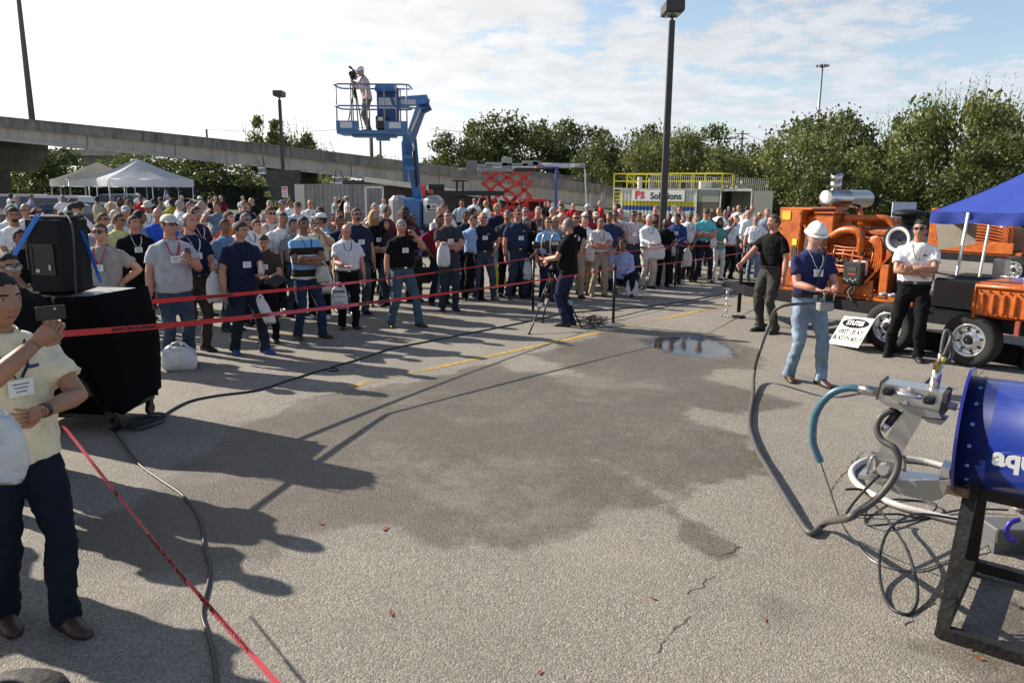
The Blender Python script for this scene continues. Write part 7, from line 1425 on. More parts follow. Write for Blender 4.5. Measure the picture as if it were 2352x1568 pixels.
mb = MB(); a = AT(2150, 506, 13.0); b = AT(2245, 515, 12.6); c = AT(2240, 560, 12.6); d = AT(2155, 574, 13.0); mb.add([a, b, c, d], [(0, 1, 2, 3)]); o = mb.build('hanging_tarp', mat('tarp_grey', (.50, .44, .34), .6, var=.15, vscale=4), label='grey-brown tarp hanging under the edge of the blue canopy', cat='tarp', fix=False); md = o.modifiers.new('t', 'SOLIDIFY'); md.thickness = .01
mb = MB(); p = AT(2076, 483, 20); mb.box((0, 0, 0), (.62, .04, .42)); mb.build('small_board', mat('board_blue_white', (.40, .46, .55), .6), label='pale blue board standing behind the black air filter', cat='board', loc=p)
t = thing('hydrant_pipe', 'white pipe with yellow arm rising behind the blue canopy', 'pipe', (AT(2316, 430, 20).x, 20, 0)); mb = MB(); mb.tube([(0, 0, 0), (0, 0, 2.5)], .09, 10); mb.build('pipe', wsg, t, smooth=True); mb = MB(); mb.bar((0, 0, 2.35), (.9, 0, 2.42), .06); mb.build('arm', ym, t)
# STUTES board
A_, B_ = G(1903, 790), G(1965, 810); C_ = AT(1934, 726, A_.y + .17); xx = (B_ - A_); wB = xx.length; xx.normalize(); zz_ = (C_ - A_); zz_ = zz_ - xx * zz_.dot(xx) * .55; hB = zz_.length; zz_.normalize(); xx = (xx - zz_ * xx.dot(zz_)).normalized(); yy = zz_.cross(xx)
bd = thing('notice_board', 'white sign board with black oval leaning against the front trailer wheel', 'sign', A_ + Vector((0, 0, .0))); Mb = Matrix((xx, yy, zz_)).transposed().to_4x4(); Mb.translation = A_ + Vector((0, 0, .01)); bd.matrix_world = Mb
mb = MB(); mb.box((wB / 2, 0, hB / 2), (wB, .015, hB)); mb.build('panel', wsg, bd)
mb = MB(); mb.add([(wB / 2 + .44 * wB * math.cos(t), -.010, hB * .78 + .165 * hB * math.sin(t)) for t in np.linspace(0, 6.2, 28)], [tuple(range(28))]); mb.build('oval', bks, bd, fix=False)
text('lettering', 'STUTES', wB * .165, bd, (wB / 2, -.0125, hB * .78), (R(90), 0, 0), wsg, .0008, bold=.003); text('lettering', 'VISIT US AT', wB * .155, bd, (wB / 2, -.0095, hB * .47), (R(90), 0, 0), bks, .0008, bold=.003); text('lettering', 'BOOTH #317', wB * .16, bd, (wB / 2, -.0095, hB * .24), (R(90), 0, 0), bks, .0008, bold=.003)
# ------------------------------------------------------------------ operator's control box
cbx = thing('control_box', 'small steel remote control box on the belly of the hard-hat operator', 'control box', P34['mw'] @ Vector((0, -.26, 1.02)) if False else P34['base'] + Vector((.08, -.27, .97)), P34['yaw']); mb = MB(); mb.box((0, 0, -.02), (.17, .10, .10), bev=.012); mb.build('box', grey_m, cbx)
for k in range(4): mb = MB(); mb.tube([(-.09 + .06 * k, -.0, .04), (-.09 + .06 * k, -.02, .12)], .008, 6); mb.ell((-.09 + .06 * k, -.02, .13), (.016, .016, .016), 8); mb.build('lever', chrome if k % 2 else blk_m, cbx, smooth=True)
Pm = P34['mw']; mb = MB(); T34 = P34['T']; ch = P34['chest']; mb.tube([Pm @ T34((.10, .08, 1.50)), Pm @ T34((.11, -.06, 1.50)), Pm @ ch(.07, 1.38, .03), Pm @ ch(.0, 1.2, .04), Pm @ ch(-.04, 1.08, .06)], (.024, .004), 6, ref=(0, -1, 0), sm=3); mb.build('shoulder_strap', mat('strap_webbing', (.03, .028, .026), .8), label='dark shoulder strap across the operator navy polo', cat='strap')
# ------------------------------------------------------------------ water jet lance, barrel and stand
RO = Vector((2.33, 3.80, 0)); ra = Vector((.79, -.61, 0)).normalized(); rbv = Vector((.61, .79, 0)).normalized(); rz_ = math.atan2(ra.y, ra.x)
def RL(px, py, y=0.0): P_ = PL(px, py, RO + rbv * y, ra); q = P_ - RO; return Vector((q.dot(ra), y, P_.z))
C1 = lambda x, y, v=0.0: RL(1646 + .3515 * x, 750.3 + .3515 * y, v)
ftop, fbot = RL(2236, 856, .0), RL(2196, 1112, .0); zc_ = (ftop.z + fbot.z) / 2; rB = .285; x0_ = (RL(2216, 985).x)
bluem = mat('barrel_blue', (.005, .012, .085), .35, coat=.4, var=.3, vscale=14, detail=8); br_ = thing('blast_barrel', 'royal blue steel barrel with a flange and white lettering', 'barrel', RO, rz_)
mb = MB(); mb.lathe([(rB - .012, 0), (rB, 0), (rB, 2.4), (rB - .012, 2.4)], (x0_, 0, zc_), (1, 0, 0), 56); mb.build('drum', bluem, br_, smooth=True); mb = MB(); mb.lathe([(rB - .02, -.008), (rB + .045, -.008), (rB + .045, .006), (rB - .02, .006)], (x0_, 0, zc_), (1, 0, 0), 56); mb.build('flange', mat('flange_blue', (.02, .02, .20), .25, coat=.5), br_)
mb = MB(); mb.lathe([(0, .02), (rB - .015, .02), (rB - .015, .03), (0, .03)], (x0_, 0, zc_), (1, 0, 0), 40); mb.build('end_plate', dkg, br_)
mb = MB(); mb.lathe([(rB + .0012, .13), (rB + .0025, .13), (rB + .0025, 2.38), (rB + .0012, 2.38)], (x0_, 0, zc_), (1, 0, 0), 56, cap=False); mb.build('blue_decal', mat('decal_blue', (.006, .022, .165), .3, coat=.4, var=.12, vscale=20, detail=8), br_, smooth=True)
for k in range(9): an = math.pi * (1.0 + .12 * (k - 3)); mb = MB(); mb.lathe([(.010, 0), (.010, .004), (0, .005)], (x0_ + .055, rB * math.cos(an), zc_ + rB * math.sin(an) * -1), (0, math.cos(an), -math.sin(an)), 8); mb.build('rivet', mat('rivet_pale', (.1, .16, .4), .3), br_)
text('lettering', 'aqu', .122, br_, (RL(2281, 1045, -rB).x, -rB - .004, zc_ - .03), (R(90), 0, 0), wsg, .002, bold=.005, align='LEFT')
sb_ = thing('steel_stand', 'black square-tube stand carrying the blue barrel', 'stand', RO, rz_); sq = mat('black_square_tube', (.014, .012, .011), .6, var=.5, vscale=14, spec=.3, bump=.3)
f1 = G(2162, 1462) - RO; f1 = Vector((f1.dot(ra), f1.dot(rbv), 0)); f2 = G(2228, 1315) - RO; f2 = Vector((f2.dot(ra), f2.dot(rbv), 0)); tz = zc_ - rB
for nm, a, b in (('leg', f1, (f1.x + .02, -.06, tz + .02)), ('leg', f2, (f1.x + .05, .12, tz + .03)), ('bottom_rail', f1 + Vector((.0, 0, .03)), f1 + Vector((1.9, 0, .03))), ('bottom_rail', f2 + Vector((.0, 0, .06)), f2 + Vector((1.9, 0, .06))), ('cross_rail', f1 + Vector((0, .02, .09)), f2 + Vector((0, 0, .09))), ('leg', f1 + Vector((1.9, 0, 0)), (f1.x + 1.88, -.06, tz)), ('leg', f2 + Vector((1.9, 0, 0)), (f1.x + 1.85, .12, tz)), ('top_rail', (f1.x - .02, -.0, tz - .035), (f1.x + 1.95, .0, tz - .035))):
    mb = MB(); mb.bar(a, b, .062, .062, upv=(0, 1, 0) if nm == 'leg' else (0, 0, 1)); mb.build(nm, sq, sb_)
mb = MB(); mb.box((x0_ + .02, -.02, tz + .0), (.10, .30, .05)); mb.build('saddle_plate', mat('rusty_edge', (.10, .06, .035), .8, var=.5, vscale=30), sb_)
ln = thing('water_jet_lance', 'stainless water jet lance feeder with a bent blue hose at its nose', 'lance feeder', RO, rz_)
steel = mat('satin_steel', (.56, .55, .52), .32, metal=.85, var=.06, vscale=4); stm = mat('matt_steel', (.30, .29, .27), .45, metal=.6)
def slab(name, pts, y0, y1, m=steel, par=ln):
    mb = MB(); n = len(pts); mb.add([(p.x, y0, p.z) for p in pts] + [(p.x, y1, p.z) for p in pts], [tuple(range(n)), tuple(range(2 * n - 1, n - 1, -1))] + [(i, i + n, (i + 1) % n + n, (i + 1) % n) for i in range(n)]); return mb.build(name, m, par)
yF = -.06
slab('feeder_box', [C1(1078, 365, yF), C1(1488, 435, yF), C1(1458, 555, yF), C1(1045, 472, yF)], yF, .10); slab('end_cap', [C1(1070, 355, yF - .006), C1(1082, 358, yF - .006), C1(1050, 478, yF - .006), C1(1038, 474, yF - .006)], yF - .006, .106, dkg); slab('end_cap', [C1(1482, 430, yF - .006), C1(1510, 440, yF - .006), C1(1485, 575, yF - .006), C1(1450, 560, yF - .006)], yF - .006, .106, dkg)
slab('lower_flange', [C1(1048, 474, yF - .02), C1(1450, 560, yF - .02), C1(1470, 600, yF - .02), C1(1360, 590, yF - .02), C1(1120, 520, yF - .02)], yF - .02, .12, stm)
for (x, y) in ((1122, 420), (1390, 478)): p = C1(x, y, yF - .03); mb = MB(); mb.box(p, (.055, .05, .042), bev=.008); mb.lathe([(.012, 0), (.012, -.03), (0, -.033)], p, (0, 1, 0), 10); mb.build('clamp', blk, ln)
mb = MB(); mb.tube([C1(1150, 428, yF - .03), C1(1340, 462, yF - .03)], .012, 10); mb.build('rod', chrome, ln, smooth=True)
for (x, y) in ((1268, 408), (1243, 497)): mb = MB(); mb.lathe([(.0, -.02), (.008, -.02), (.014, -.012), (.014, 0)], C1(x, y, yF), (0, 1, 0), 12); mb.build('bolt', chrome, ln)
mb = MB(); mb.tube([C1(930, 405), C1(1060, 428)], .029, 18); mb.build('nose_sleeve', ssm, ln, smooth=True)
bh = mat('teal_hose', (.03, .105, .15), .3, coat=.3)
Ph = [C1(935, 406), C1(860, 400), C1(760, 430), C1(680, 510), C1(638, 610), C1(630, 740), C1(652, 820), C1(680, 882)]; mb = MB(); mb.tube(Ph, .021, 14, sm=7); mb.build('blue_hose', bh, ln, smooth=True)
mb = MB(); mb.tube([C1(1480, 500), C1(1570, 525)], .022, 12); mb.build('coupling', grey_m, ln, smooth=True)
slab('arm', [C1(1215, 548, .0), C1(1345, 590, .0), C1(1180, 880, .0), C1(1035, 845, .0)], -.0, .075); slab('arm_foot', [C1(985, 850, -.03), C1(1180, 890, -.03), C1(1160, 960, -.03), C1(975, 930, -.03)], -.03, .10, stm)
for x in (1005, 1190): mb = MB(); mb.tube([C1(x - 20, 960, -.08), C1(x + 5, 860, -.08), C1(x + 35, 850, -.06), C1(x + 30, 940, -.05)], (.006, .016), 6, ref=(0, 1, 0), sm=3); mb.build('hook_bracket', stm, ln, smooth=True)
slab('base_plate', [C1(925, 965, -.08), C1(1470, 1050, -.08), C1(1470, 1075, -.08), C1(925, 990, -.08)], -.08, .14); slab('gusset', [C1(1020, 1005, -.085), C1(1475, 1000, -.085), C1(1520, 1000, -.085), C1(1480, 1115, -.085), C1(1400, 1140, -.085), C1(1180, 1085, -.085)], -.095, -.083, stm)
slab('mount', [C1(1465, 915, -.05), C1(1520, 940, -.05), C1(1530, 1080, -.05), C1(1440, 1120, -.05)], -.06, .10, steel)
slab('lug', [C1(1340, 590, -.03), C1(1500, 610, -.03), C1(1470, 640, -.03), C1(1380, 620, -.03)], -.04, .08, stm)
mb = MB(); mb.tube([C1(1415, 420, .04), C1(1450, 250, .04)], .026, 14); mb.lathe([(.0275, 0), (.0275, .006)], C1(1432, 335, .04), C1(1450, 250, .04) - C1(1415, 420, .04), 14); mb.build('lift_cylinder', mat('polished_steel', (.62, .58, .56), .18, metal=.9), ln, smooth=True)
mb = MB(); mb.tube([C1(1440, 262, .02), C1(1452, 225, .02)], .016, 10); mb.box(C1(1440, 262, -.0), (.035, .03, .035)); mb.build('brass_fitting', mat('brass', (.35, .25, .09), .3, metal=1), ln)
for (a, b, nm, mm) in ((( 1458, 235), (1466, 175), 'fitting', chrome), ((1478, 230), (1482, 195), 'yellow_sleeve', mat('sleeve_yellow', (.6, .5, .03), .5))): mb = MB(); mb.tube([C1(*a, .03), C1(*b, .03)], .013, 10); mb.build(nm, mm, ln, smooth=True)
mb = MB(); mb.tube([C1(1118, 640, -.05), C1(1190, 545, -.02)], .022, 12); mb.build('side_cylinder', blk, ln, smooth=True); mb = MB(); mb.tube([C1(1085, 675, -.05), C1(1120, 635, -.05)], .020, 12); mb.build('side_fitting', chrome, ln, smooth=True)
mb = MB(); mb.lathe([(.0, -.03), (.03, -.03), (.03, .03), (0, .03)], C1(1090, 925, -.10), (0, 1, 0), 14); mb.build('pivot', chrome, ln)
def wl_(px, y=0.0): p = RL(px[0], px[1], y); return RO + ra * p.x + rbv * p.y + Vector((0, 0, p.z))
def C1p(x, y): return (1646 + .3515 * x, 750.3 + .3515 * y)
hose_m = mat('hose_grey_black', (.070, .063, .058), .5, var=.2, vscale=30, bump=.2, bscale=150)
hand = P34['base'] + Vector((-.08, -.36, 1.0))
Pb = [hand, AT(1790, 705, hand.y - .02), AT(1768, 745, 8.7), AT(1745, 805, 8.35), G(1731, 875) + Vector((0, 0, .12)), G(1729, 915) + Vector((0, 0, .03)), G(1723, 950) + Vector((0, 0, .025)), G(1722, 990) + Vector((0, 0, .03)), G(1738, 1045) + Vector((0, 0, .045)), G(1760, 1085) + Vector((0, 0, .05)), G(1795, 1145) + Vector((0, 0, .05)), G(1832, 1200) + Vector((0, 0, .035)), G(1862, 1232) + Vector((0, 0, .026)), G(1895, 1222) + Vector((0, 0, .07))] + [wl_(C1p(850, 1250), -.32), wl_(C1p(940, 1200), -.25), wl_(C1p(1060, 1110), -.18), wl_(C1p(1160, 980), -.14), wl_(C1p(1190, 870), -.12), wl_(C1p(1160, 790), -.12), wl_(C1p(1080, 740), -.10), wl_(C1p(1045, 660), -.08), wl_(C1p(1080, 580), -.06), wl_(C1p(1160, 540), -.03)]
mb = MB(); mb.tube(Pb, [.014] + [.020] * 12 + [.021] * 3 + [.018] * (len(Pb) - 16), 12, sm=6); mb.build('hose_bundle', hose_m, label='thick dark hose bundle looping from the operator to the lance feeder', cat='hose', smooth=True)
rodm = mat('thin_lance_steel', (.30, .28, .24), .35, metal=.7)
mb = MB(); n0_, n1_ = wl_(C1p(676, 875)), G(1950, 1238) + Vector((0, 0, .03)); mb.tube([n0_, n0_.lerp(n1_, .33) - Vector((0, 0, .02)), n0_.lerp(n1_, .67) - Vector((0, 0, .04)), n1_, G(2000, 1288) + Vector((0, 0, .012)), G(2060, 1310) + Vector((0, 0, .010)), G(2120, 1310) + Vector((0, 0, .01)), G(2180, 1288) + Vector((0, 0, .01)), G(2250, 1268) + Vector((0, 0, .02)), G(2290, 1248) + Vector((0, 0, .05))], .0055, 6, sm=8); mb.build('flexible_lance', rodm, label='thin flexible steel lance trailing from the blue hose over the asphalt', cat='lance', smooth=True)
wh_ = mat('ribbed_white_hose', (.48, .45, .42), .45, bump=.2)
Pw = [G(*p) + Vector((0, 0, .03)) for p in ((2175, 1080), (2120, 1066), (2068, 1060), (2020, 1060), (1985, 1066), (1957, 1086), (1962, 1112), (1997, 1140), (2061, 1169), (2138, 1190), (2208, 1207), (2285, 1220))]; mb = MB(); rr3 = []
mb.tube(Pw, .026, 10, sm=40); n_r = 10; mb2 = MB(); pts_r = []
for i, v in enumerate(mb.v):
    ring = i // 10
    if ring % 2:
        c = Vector(tuple(sum(mb.v[ring * 10 + q][a_] for q in range(10)) / 10 for a_ in range(3))); d = (Vector(v) - c) * .86; mb.v[i] = tuple(c + d)
mb.build('ribbed_hose', wh_, label='white ribbed hose lying in a big loop round the lance base', cat='hose', smooth=True)
mb = MB(); mb.tube([G(*p) + Vector((0, 0, .03)) for p in ((2230, 1100), (2279, 1123), (2314, 1142), (2335, 1172))] + [G(2340, 1190) + Vector((0, 0, .1))], .028, 12, sm=8); mb.build('white_hose', wh_, label='short white hose running to the clamp at the right edge', cat='hose', smooth=True)
mb = MB(); mb.tube([G(*p) + Vector((0, 0, .008 + .012 * (i % 3))) for i, p in enumerate(((1931, 1186), (1990, 1188), (2060, 1190), (2103, 1190), (2142, 1180), (2147, 1166), (2103, 1151), (2040, 1153), (1997, 1172), (1986, 1197), (1998, 1211), (2033, 1214), (2120, 1193), (2208, 1176), (2314, 1180)))], .0075, 7, sm=7); mb.build('thin_hose', cab, label='thin black hose with a flat loop nearest the lance base', cat='hose', smooth=True)
mb = MB(); mb.tube([G(*p) + Vector((0, 0, .008 + z)) for p, z in (((1935, 1188), .2), ((1975, 1190), .2), ((2000, 1205), .15), ((2036, 1246), .14), ((2075, 1300), .12), ((2100, 1350), .06), ((2106, 1385), .02), ((2094, 1408), .0), ((2074, 1412), .0), ((2043, 1394), .0), ((2022, 1350), .02), ((2018, 1305), .08), ((2034, 1270), .14), ((2070, 1245), .16), ((2113, 1228), .14), ((2201, 1214), .06), ((2300, 1218), .02))], .009, 8, sm=8); mb.build('thin_hose', cab, label='black hose with a tall open loop in front of the stand', cat='hose', smooth=True)
for dy in (0, .025): mb = MB(); mb.tube([wl_(C1p(1065, 965), -.12 + dy), wl_(C1p(1000, 1030), -.18 + dy), wl_(C1p(900, 1140), -.25 + dy), wl_(C1p(835, 1235), -.32 + dy)], .008, 7, sm=5); mb.build('thin_hose', cab, label='upper of two short black hoses joining the bundle to the lance foot' if dy else 'lower of two short black hoses joining the bundle to the lance foot', cat='hose', group='paired short black hoses', smooth=True)
mb = MB(); mb.tube([wl_(C1p(1482, 195), .03), wl_(C1p(1520, 110), .03), wl_(C1p(1530, 60), .05), wl_(C1p(1500, 25), .05), wl_(C1p(1480, 90), .04), wl_(C1p(1468, 175), .03)], .011, 8, sm=6); mb.tube([wl_(C1p(1500, 240), .05), wl_(C1p(1540, 180), .06), wl_(C1p(1525, 90), .06), wl_(C1p(1540, 60), .06)], .012, 8, sm=6); mb.build('looped_hose', hose_m, label='small looped hose on top of the lift cylinder', cat='hose', smooth=True)
mb = MB(); mb.tube([wl_(C1p(1240, 480), .15), wl_(C1p(1330, 400), .2), wl_(C1p(1420, 310), .25)], .012, 8, sm=6); mb.build('dark_hose', hose_m, label='dark hose passing behind the lance feeder', cat='hose', smooth=True)
# clamp and bracket at the right edge
cl = thing('hose_manifold', 'grey manifold block with a purple clamp and bright pipe at the right edge', 'manifold', G(2330, 1275)); pu = mat('purple_clamp', (.06, .04, .45), .35, metal=.3)
mb = MB(); mb.box((.0, .1, .12), (.26, .2, .1), bev=.01); mb.box((.05, .15, .04), (.34, .26, .08)); mb.build('block', mat('manifold_grey', (.10, .10, .10), .5), cl); mb = MB(); mb.tube([(-.0, 0, .24), (-.05, .0, .22), (-.07, 0, .17), (-.05, 0, .12), (-.01, .0, .10)], (.009, .018), 8, sm=4, ref=(1, 0, 0)); mb.build('clamp', pu, cl, smooth=True)
mb = MB(); mb.tube([(.06, -.05, .0), (.10, .02, .40), (.13, .1, .6)], .018, 10); mb.tube([(.08, -.02, .1), (.3, .2, .45)], .012, 8); mb.build('bright_pipe', chrome, cl, smooth=True); mb = MB(); mb.tube([(-.03, .05, .36), (.08, .05, .34)], .02, 10); mb.build('red_coupling', rds, cl)
# ------------------------------------------------------------------ blue boom lift
blu = mat('lift_blue', (.035, .14, .34), .35, var=.1, vscale=6, coat=.3); dblu = mat('lift_dark_blue', (.015, .06, .22), .4); cowl = mat('lift_grey', (.30, .30, .29), .45, var=.08); dec = mat('decal_white', (.62, .62, .6), .5)
K3 = lambda x, y, d: AT(735 + .1856 * x, 137.8 + .1856 * y, d)
bl = thing('boom_lift', 'blue articulated boom lift with its basket raised above the crowd', 'boom lift', (AT(950, 520, 27).x, 27, 0)); OB = Vector(bl.location)
def bb(name, mb, m, par=bl, **k): mb.v = [tuple(Vector(v) - OB) for v in mb.v]; return mb.build(name, m, par, **k)
for x, y in ((905, -.9), (978, -.9), (905, 1.1), (978, 1.1)):
    p = AT(x, 550, 27); mb = MB(); mb.lathe([(.25, -.16), (.42, -.18), (.48, -.14), (.5, 0), (.48, .14), (.42, .18), (.25, .16)], (p.x, 27 + y, .5), (0, 1, 0), 26); w_ = bb('wheel', mb, rub, smooth=True); mb = MB(); mb.lathe([(0, -.14), (.26, -.14), (.26, .1), (0, .1)], (p.x, 27 + y, .5), (0, 1, 0), 20); mb.v = [tuple(Vector(v) - OB) for v in mb.v]; mb.build('rim', cowl, w_)
mb = MB(); xa, xb = AT(890, 540, 27).x, AT(1008, 540, 27).x; mb.box(((xa + xb) / 2, 27.1, .75), (xb - xa - .2, 1.5, .4), bev=.05); bb('chassis', mb, dblu)
mb = MB(); a, b = AT(925, 455, 27), AT(975, 528, 27); mb.box(((a.x + b.x) / 2, 27, (a.z + b.z) / 2), (b.x - a.x, 1.5, a.z - b.z), bev=.08); bb('turret', mb, blu)
mb = MB(); a, b = AT(896, 449, 26.6), AT(932, 530, 26.6); mb.box(((a.x + b.x) / 2, 26.9, (a.z + b.z) / 2), (b.x - a.x, 1.6, a.z - b.z), bev=.16); bb('engine_cowl', mb, cowl, smooth=False)
mb = MB(); a, b = AT(973, 449, 26.3), AT(1012, 524, 26.3); mb.box(((a.x + b.x) / 2, 26.9, (a.z + b.z) / 2), (b.x - a.x, 1.8, a.z - b.z), bev=.16); cw = bb('counterweight', mb, cowl)
p = AT(991, 477, 25.97); mb = MB(); mb.box((p.x, 25.98, p.z), (.40, .02, .26)); mb.v = [tuple(Vector(v) - OB) for v in mb.v]; mb.build('logo_plate', wsg, cw); mb = MB(); mb.lathe([(.03, 0), (.07, 0), (.07, .01), (.03, .01)], Vector((p.x - .10, 25.96, p.z + .03)) - OB, (0, -1, 0), 16); mb.box(Vector((p.x + .08, 25.96, p.z + .05)) - OB, (.15, .01, .03)); mb.box(Vector((p.x + .08, 25.96, p.z + .0)) - OB, (.13, .01, .02)); mb.box(Vector((p.x, 25.96, p.z - .08)) - OB, (.32, .01, .04)); mb.build('logo_print', bks, cw)
mb = MB(); p = AT(989, 445, 26.6); mb.lathe([(.09, 0), (.09, .1), (.05, .14)], p, n=12); bb('beacon', mb, mat('beacon_orange', (.7, .1, .02), .3), smooth=True)
pv = [K3(1200, 1640, 26.9), K3(1075, 1010, 26.2), K3(1290, 490, 24.2), K3(1150, 520, 23.2), K3(900, 530, 22.3)]
mb = MB(); mb.bar(K3(1260, 1950, 27), pv[1] + Vector((0, 0, .1)), .28, .28, upv=(0, 1, 0)); bb('lower_boom', mb, blu)
mb = MB(); mb.bar(K3(1040, 1010, 26.1), K3(1060, 1500, 26.6), .16, .12, upv=(0, 1, 0)); mb.bar(K3(1165, 980, 26.1), K3(1215, 1530, 26.6), .16, .12, upv=(0, 1, 0)); mb.bar(K3(1030, 1000, 26), K3(1160, 990, 26), .3, .2, upv=(0, 1, 0)); mb.box(K3(1095, 1200, 26.0), (.34, .2, .12)); mb.box(K3(1110, 1340, 26.0), (.34, .2, .12)); bb('knuckle', mb, blu)
mb = MB(); mb.tube([K3(1160, 1130, 25.8), K3(1195, 1560, 26.4)], .055, 10); bb('hydraulic_cylinder', mb, blk, smooth=True); mb = MB(); mb.tube([K3(1150, 1010, 25.8), K3(1160, 1130, 25.8)], .03, 8); bb('cylinder_rod', mb, chrome, smooth=True)
mb = MB(); mb.bar(pv[1] + Vector((.05, 0, -.1)), pv[2], .29, .24, upv=(0, 1, 0)); bb('upper_boom', mb, blu); mb = MB(); mb.bar(K3(1130, 880, 25.2), K3(1290, 500, 24.0), .05, .05, upv=(0, 1, 0)); bb('hose_channel', mb, dec)
mb = MB(); mb.bar(K3(1250, 480, 24.0), K3(1330, 640, 24.0), .3, .3, upv=(0, 1, 0)); bb('boom_head', mb, dblu)
mb = MB(); mb.bar(K3(1310, 495, 24.0), K3(880, 530, 22.3), .26, .20, upv=(0, 1, 0)); mb.bar(K3(1330, 600, 24.0), K3(870, 590, 22.3), .05, .05); jb = bb('jib', mb, blu); mb = MB(); p = K3(1000, 520, 22.55); mb.box(p - OB, (.85, .02, .13), rz=.6 * 0 + .05); mb.build('decal', dec, jb)
# basket
db = 21.6; fl = K3(205, 865, db); fr_ = K3(1072, 868, db); Wb = fr_.x - fl.x; zf = fl.z; bk_ = thing('lift_basket', 'blue railed work basket of the boom lift', 'basket', (fl.x, db, zf), 0.0)
Dp = .95; hr = 1.22
mb = MB(); mb.box((Wb / 2, Dp / 2, -.05), (Wb, Dp, .10)); mb.box((Wb / 2, Dp / 2 , -.13), (Wb * .62, .5, .07)); mb.box((Wb * .62, Dp / 2, -.2), (.35, .3, .1)); mb.build('floor', blu, bk_)
for z, nm in ((hr, 'top_rail'), (hr * .53, 'mid_rail')):
    mb = MB(); e = -.06 if z == hr else -.04; mb.tube([(e, .1, z), (e + .12, 0, z), (Wb - e - .12, 0, z), (Wb - e, .12, z), (Wb - e, Dp - .1, z), (Wb - e - .12, Dp, z), (e + .12, Dp, z), (e, Dp - .1, z), (e, .1, z)], .022, 8); mb.build(nm, blu, bk_, smooth=True)
for x in (0, .42, .86, 1.72 / 2.0 * Wb * .8, Wb - .28, Wb): mb = MB(); mb.tube([(x, .02 if 0 < x < Wb else .1, 0), (x, .02 if 0 < x < Wb else .1, hr)], .020, 8); mb.build('post', grey_m, bk_, smooth=True)
for x in (.28, .75, Wb - .3): mb = MB(); mb.tube([(x, Dp, 0), (x, Dp, hr)], .020, 8); mb.build('post', grey_m, bk_, smooth=True)
for x0, x1 in ((0, .60), (1.36, Wb)): mb = MB(); mb.box(((x0 + x1) / 2, -.03, .12), (x1 - x0, .02, .25)); tb_ = mb.build('toe_board', blu, bk_); mb = MB(); mb.box(((x0 + x1) / 2 - .02, -.045, .13), ((x1 - x0) * .55, .008, .16)); mb.build('decal', dec, tb_)
mb = MB(); mb.box((1.32, Dp - .15, .62), (.62, .18, 1.22), bev=.02); cbn = mb.build('control_cabinet', dblu, bk_); mb = MB(); mb.box((1.32, Dp - .25, .80), (.50, .012, .30)); mb.build('decal', dec, cbn); mb = MB(); mb.box((1.30, Dp - .32, 1.18), (.60, .3, .18), bev=.03); mb.build('control_panel', blu, bk_)
mb = MB(); mb.box((1.16, .55, .24), (.30, .25, .42), bev=.05); mb.build('manual_box', blk_m, bk_); mb = MB(); mb.box((1.16, .42, .34), (.14, .01, .10)); mb.build('label', wsg, bk_)
bm = person('cameraman in pale pink shirt, khaki trousers and white cap standing in the lift basket', (835, 154), loc=Vector((fl.x + .78, db + .5, zf)), H=1.74, yaw=-62, nod=22, lean=10, sh=(.62, .46, .44), sleeve='long', hat='hard', hatc=(.72, .72, .74), hair='short', hc='ginger', arms=(('holdup'), ('phone')), tr=(.14, .12, .085), skin=4, g=.2, belly=.2, tuck=False, lan='black', group='people working inside the tape', shoes='brown')
ct_ = thing('camera_tripod', 'black camera tripod standing in the lift basket', 'tripod', (fl.x + .46, db + .42, zf)); 
for dx, dy in ((-.22, -.2), (.22, -.15), (.02, .3)): mb = MB(); mb.tube([(0, 0, 1.25), (dx, dy, 0)], .018, 6); mb.build('leg', blk, ct_)
mb = MB(); mb.tube([(0, 0, .9), (0, 0, 1.35)], .035, 8); mb.build('column', blk, ct_)
vc2 = thing('video_camera', 'black video camera on the tripod in the lift basket', 'camera', (fl.x + .44, db + .40, zf + 1.38)); mb = MB(); mb.box((0, 0, .12), (.16, .3, .2), bev=.02); mb.box((0, .05, .26), (.05, .2, .05)); mb.build('body', blk, vc2); mb = MB(); mb.lathe([(.05, 0), (.06, .15), (.07, .18)], (0, -.15, .12), (0, -1, 0), 12); mb.build('lens', blk, vc2); mb = MB(); mb.tube([(.08, .1, .1), (.2, .25, .16)], .012, 6); mb.tube([(-.03, 0, .3), (-.12, 0, .36)], .03, 8); mb.build('handle', blk, vc2)
# ------------------------------------------------------------------ red scissor lift with pipe lance rig
K = lambda x, y, d=38: AT(980 + .2018 * x, 306.2 + .2018 * y, d)
redm = mat('lift_red', (.62, .035, .02), .35, var=.08, coat=.3); sc = thing('scissor_lift', 'bright red scissor lift raised behind the crowd', 'scissor lift', (K(900, 900).x, 38, 0)); OS = Vector(sc.location)
def sb2(name, mb, m, **k): mb.v = [tuple(Vector(v) - OS) for v in mb.v]; return mb.build(name, m, sc, **k)
for d in (37.4, 39.0):
    off = 0 if d < 38 else 22
    for (x0, x1) in ((640, 795), (800, 1015), (1020, 1178)):
        for (y0, y1) in ((438, 575), (575, 718)):
            for a, b in (((x0 + off, y0), (x1 + off, y1)), ((x1 + off, y0), (x0 + off, y1))): mb = MB(); mb.bar(K(*a, d), K(*b, d), .09, .11, upv=(0, 1, 0)); sb2('arm', mb, redm)
    for a, b in (((640, 720), (860, 890)), ((800, 720), (720, 800)), ((870, 720), (1010, 880)), ((1010, 720), (850, 890)), ((1175, 725), (1070, 850)), ((700, 650), (880, 700)), ((1020, 720), (900, 880))): mb = MB(); mb.bar(K(a[0] + off, a[1], d), K(b[0] + off, b[1], d), .10, .12, upv=(0, 1, 0)); sb2('arm', mb, redm)
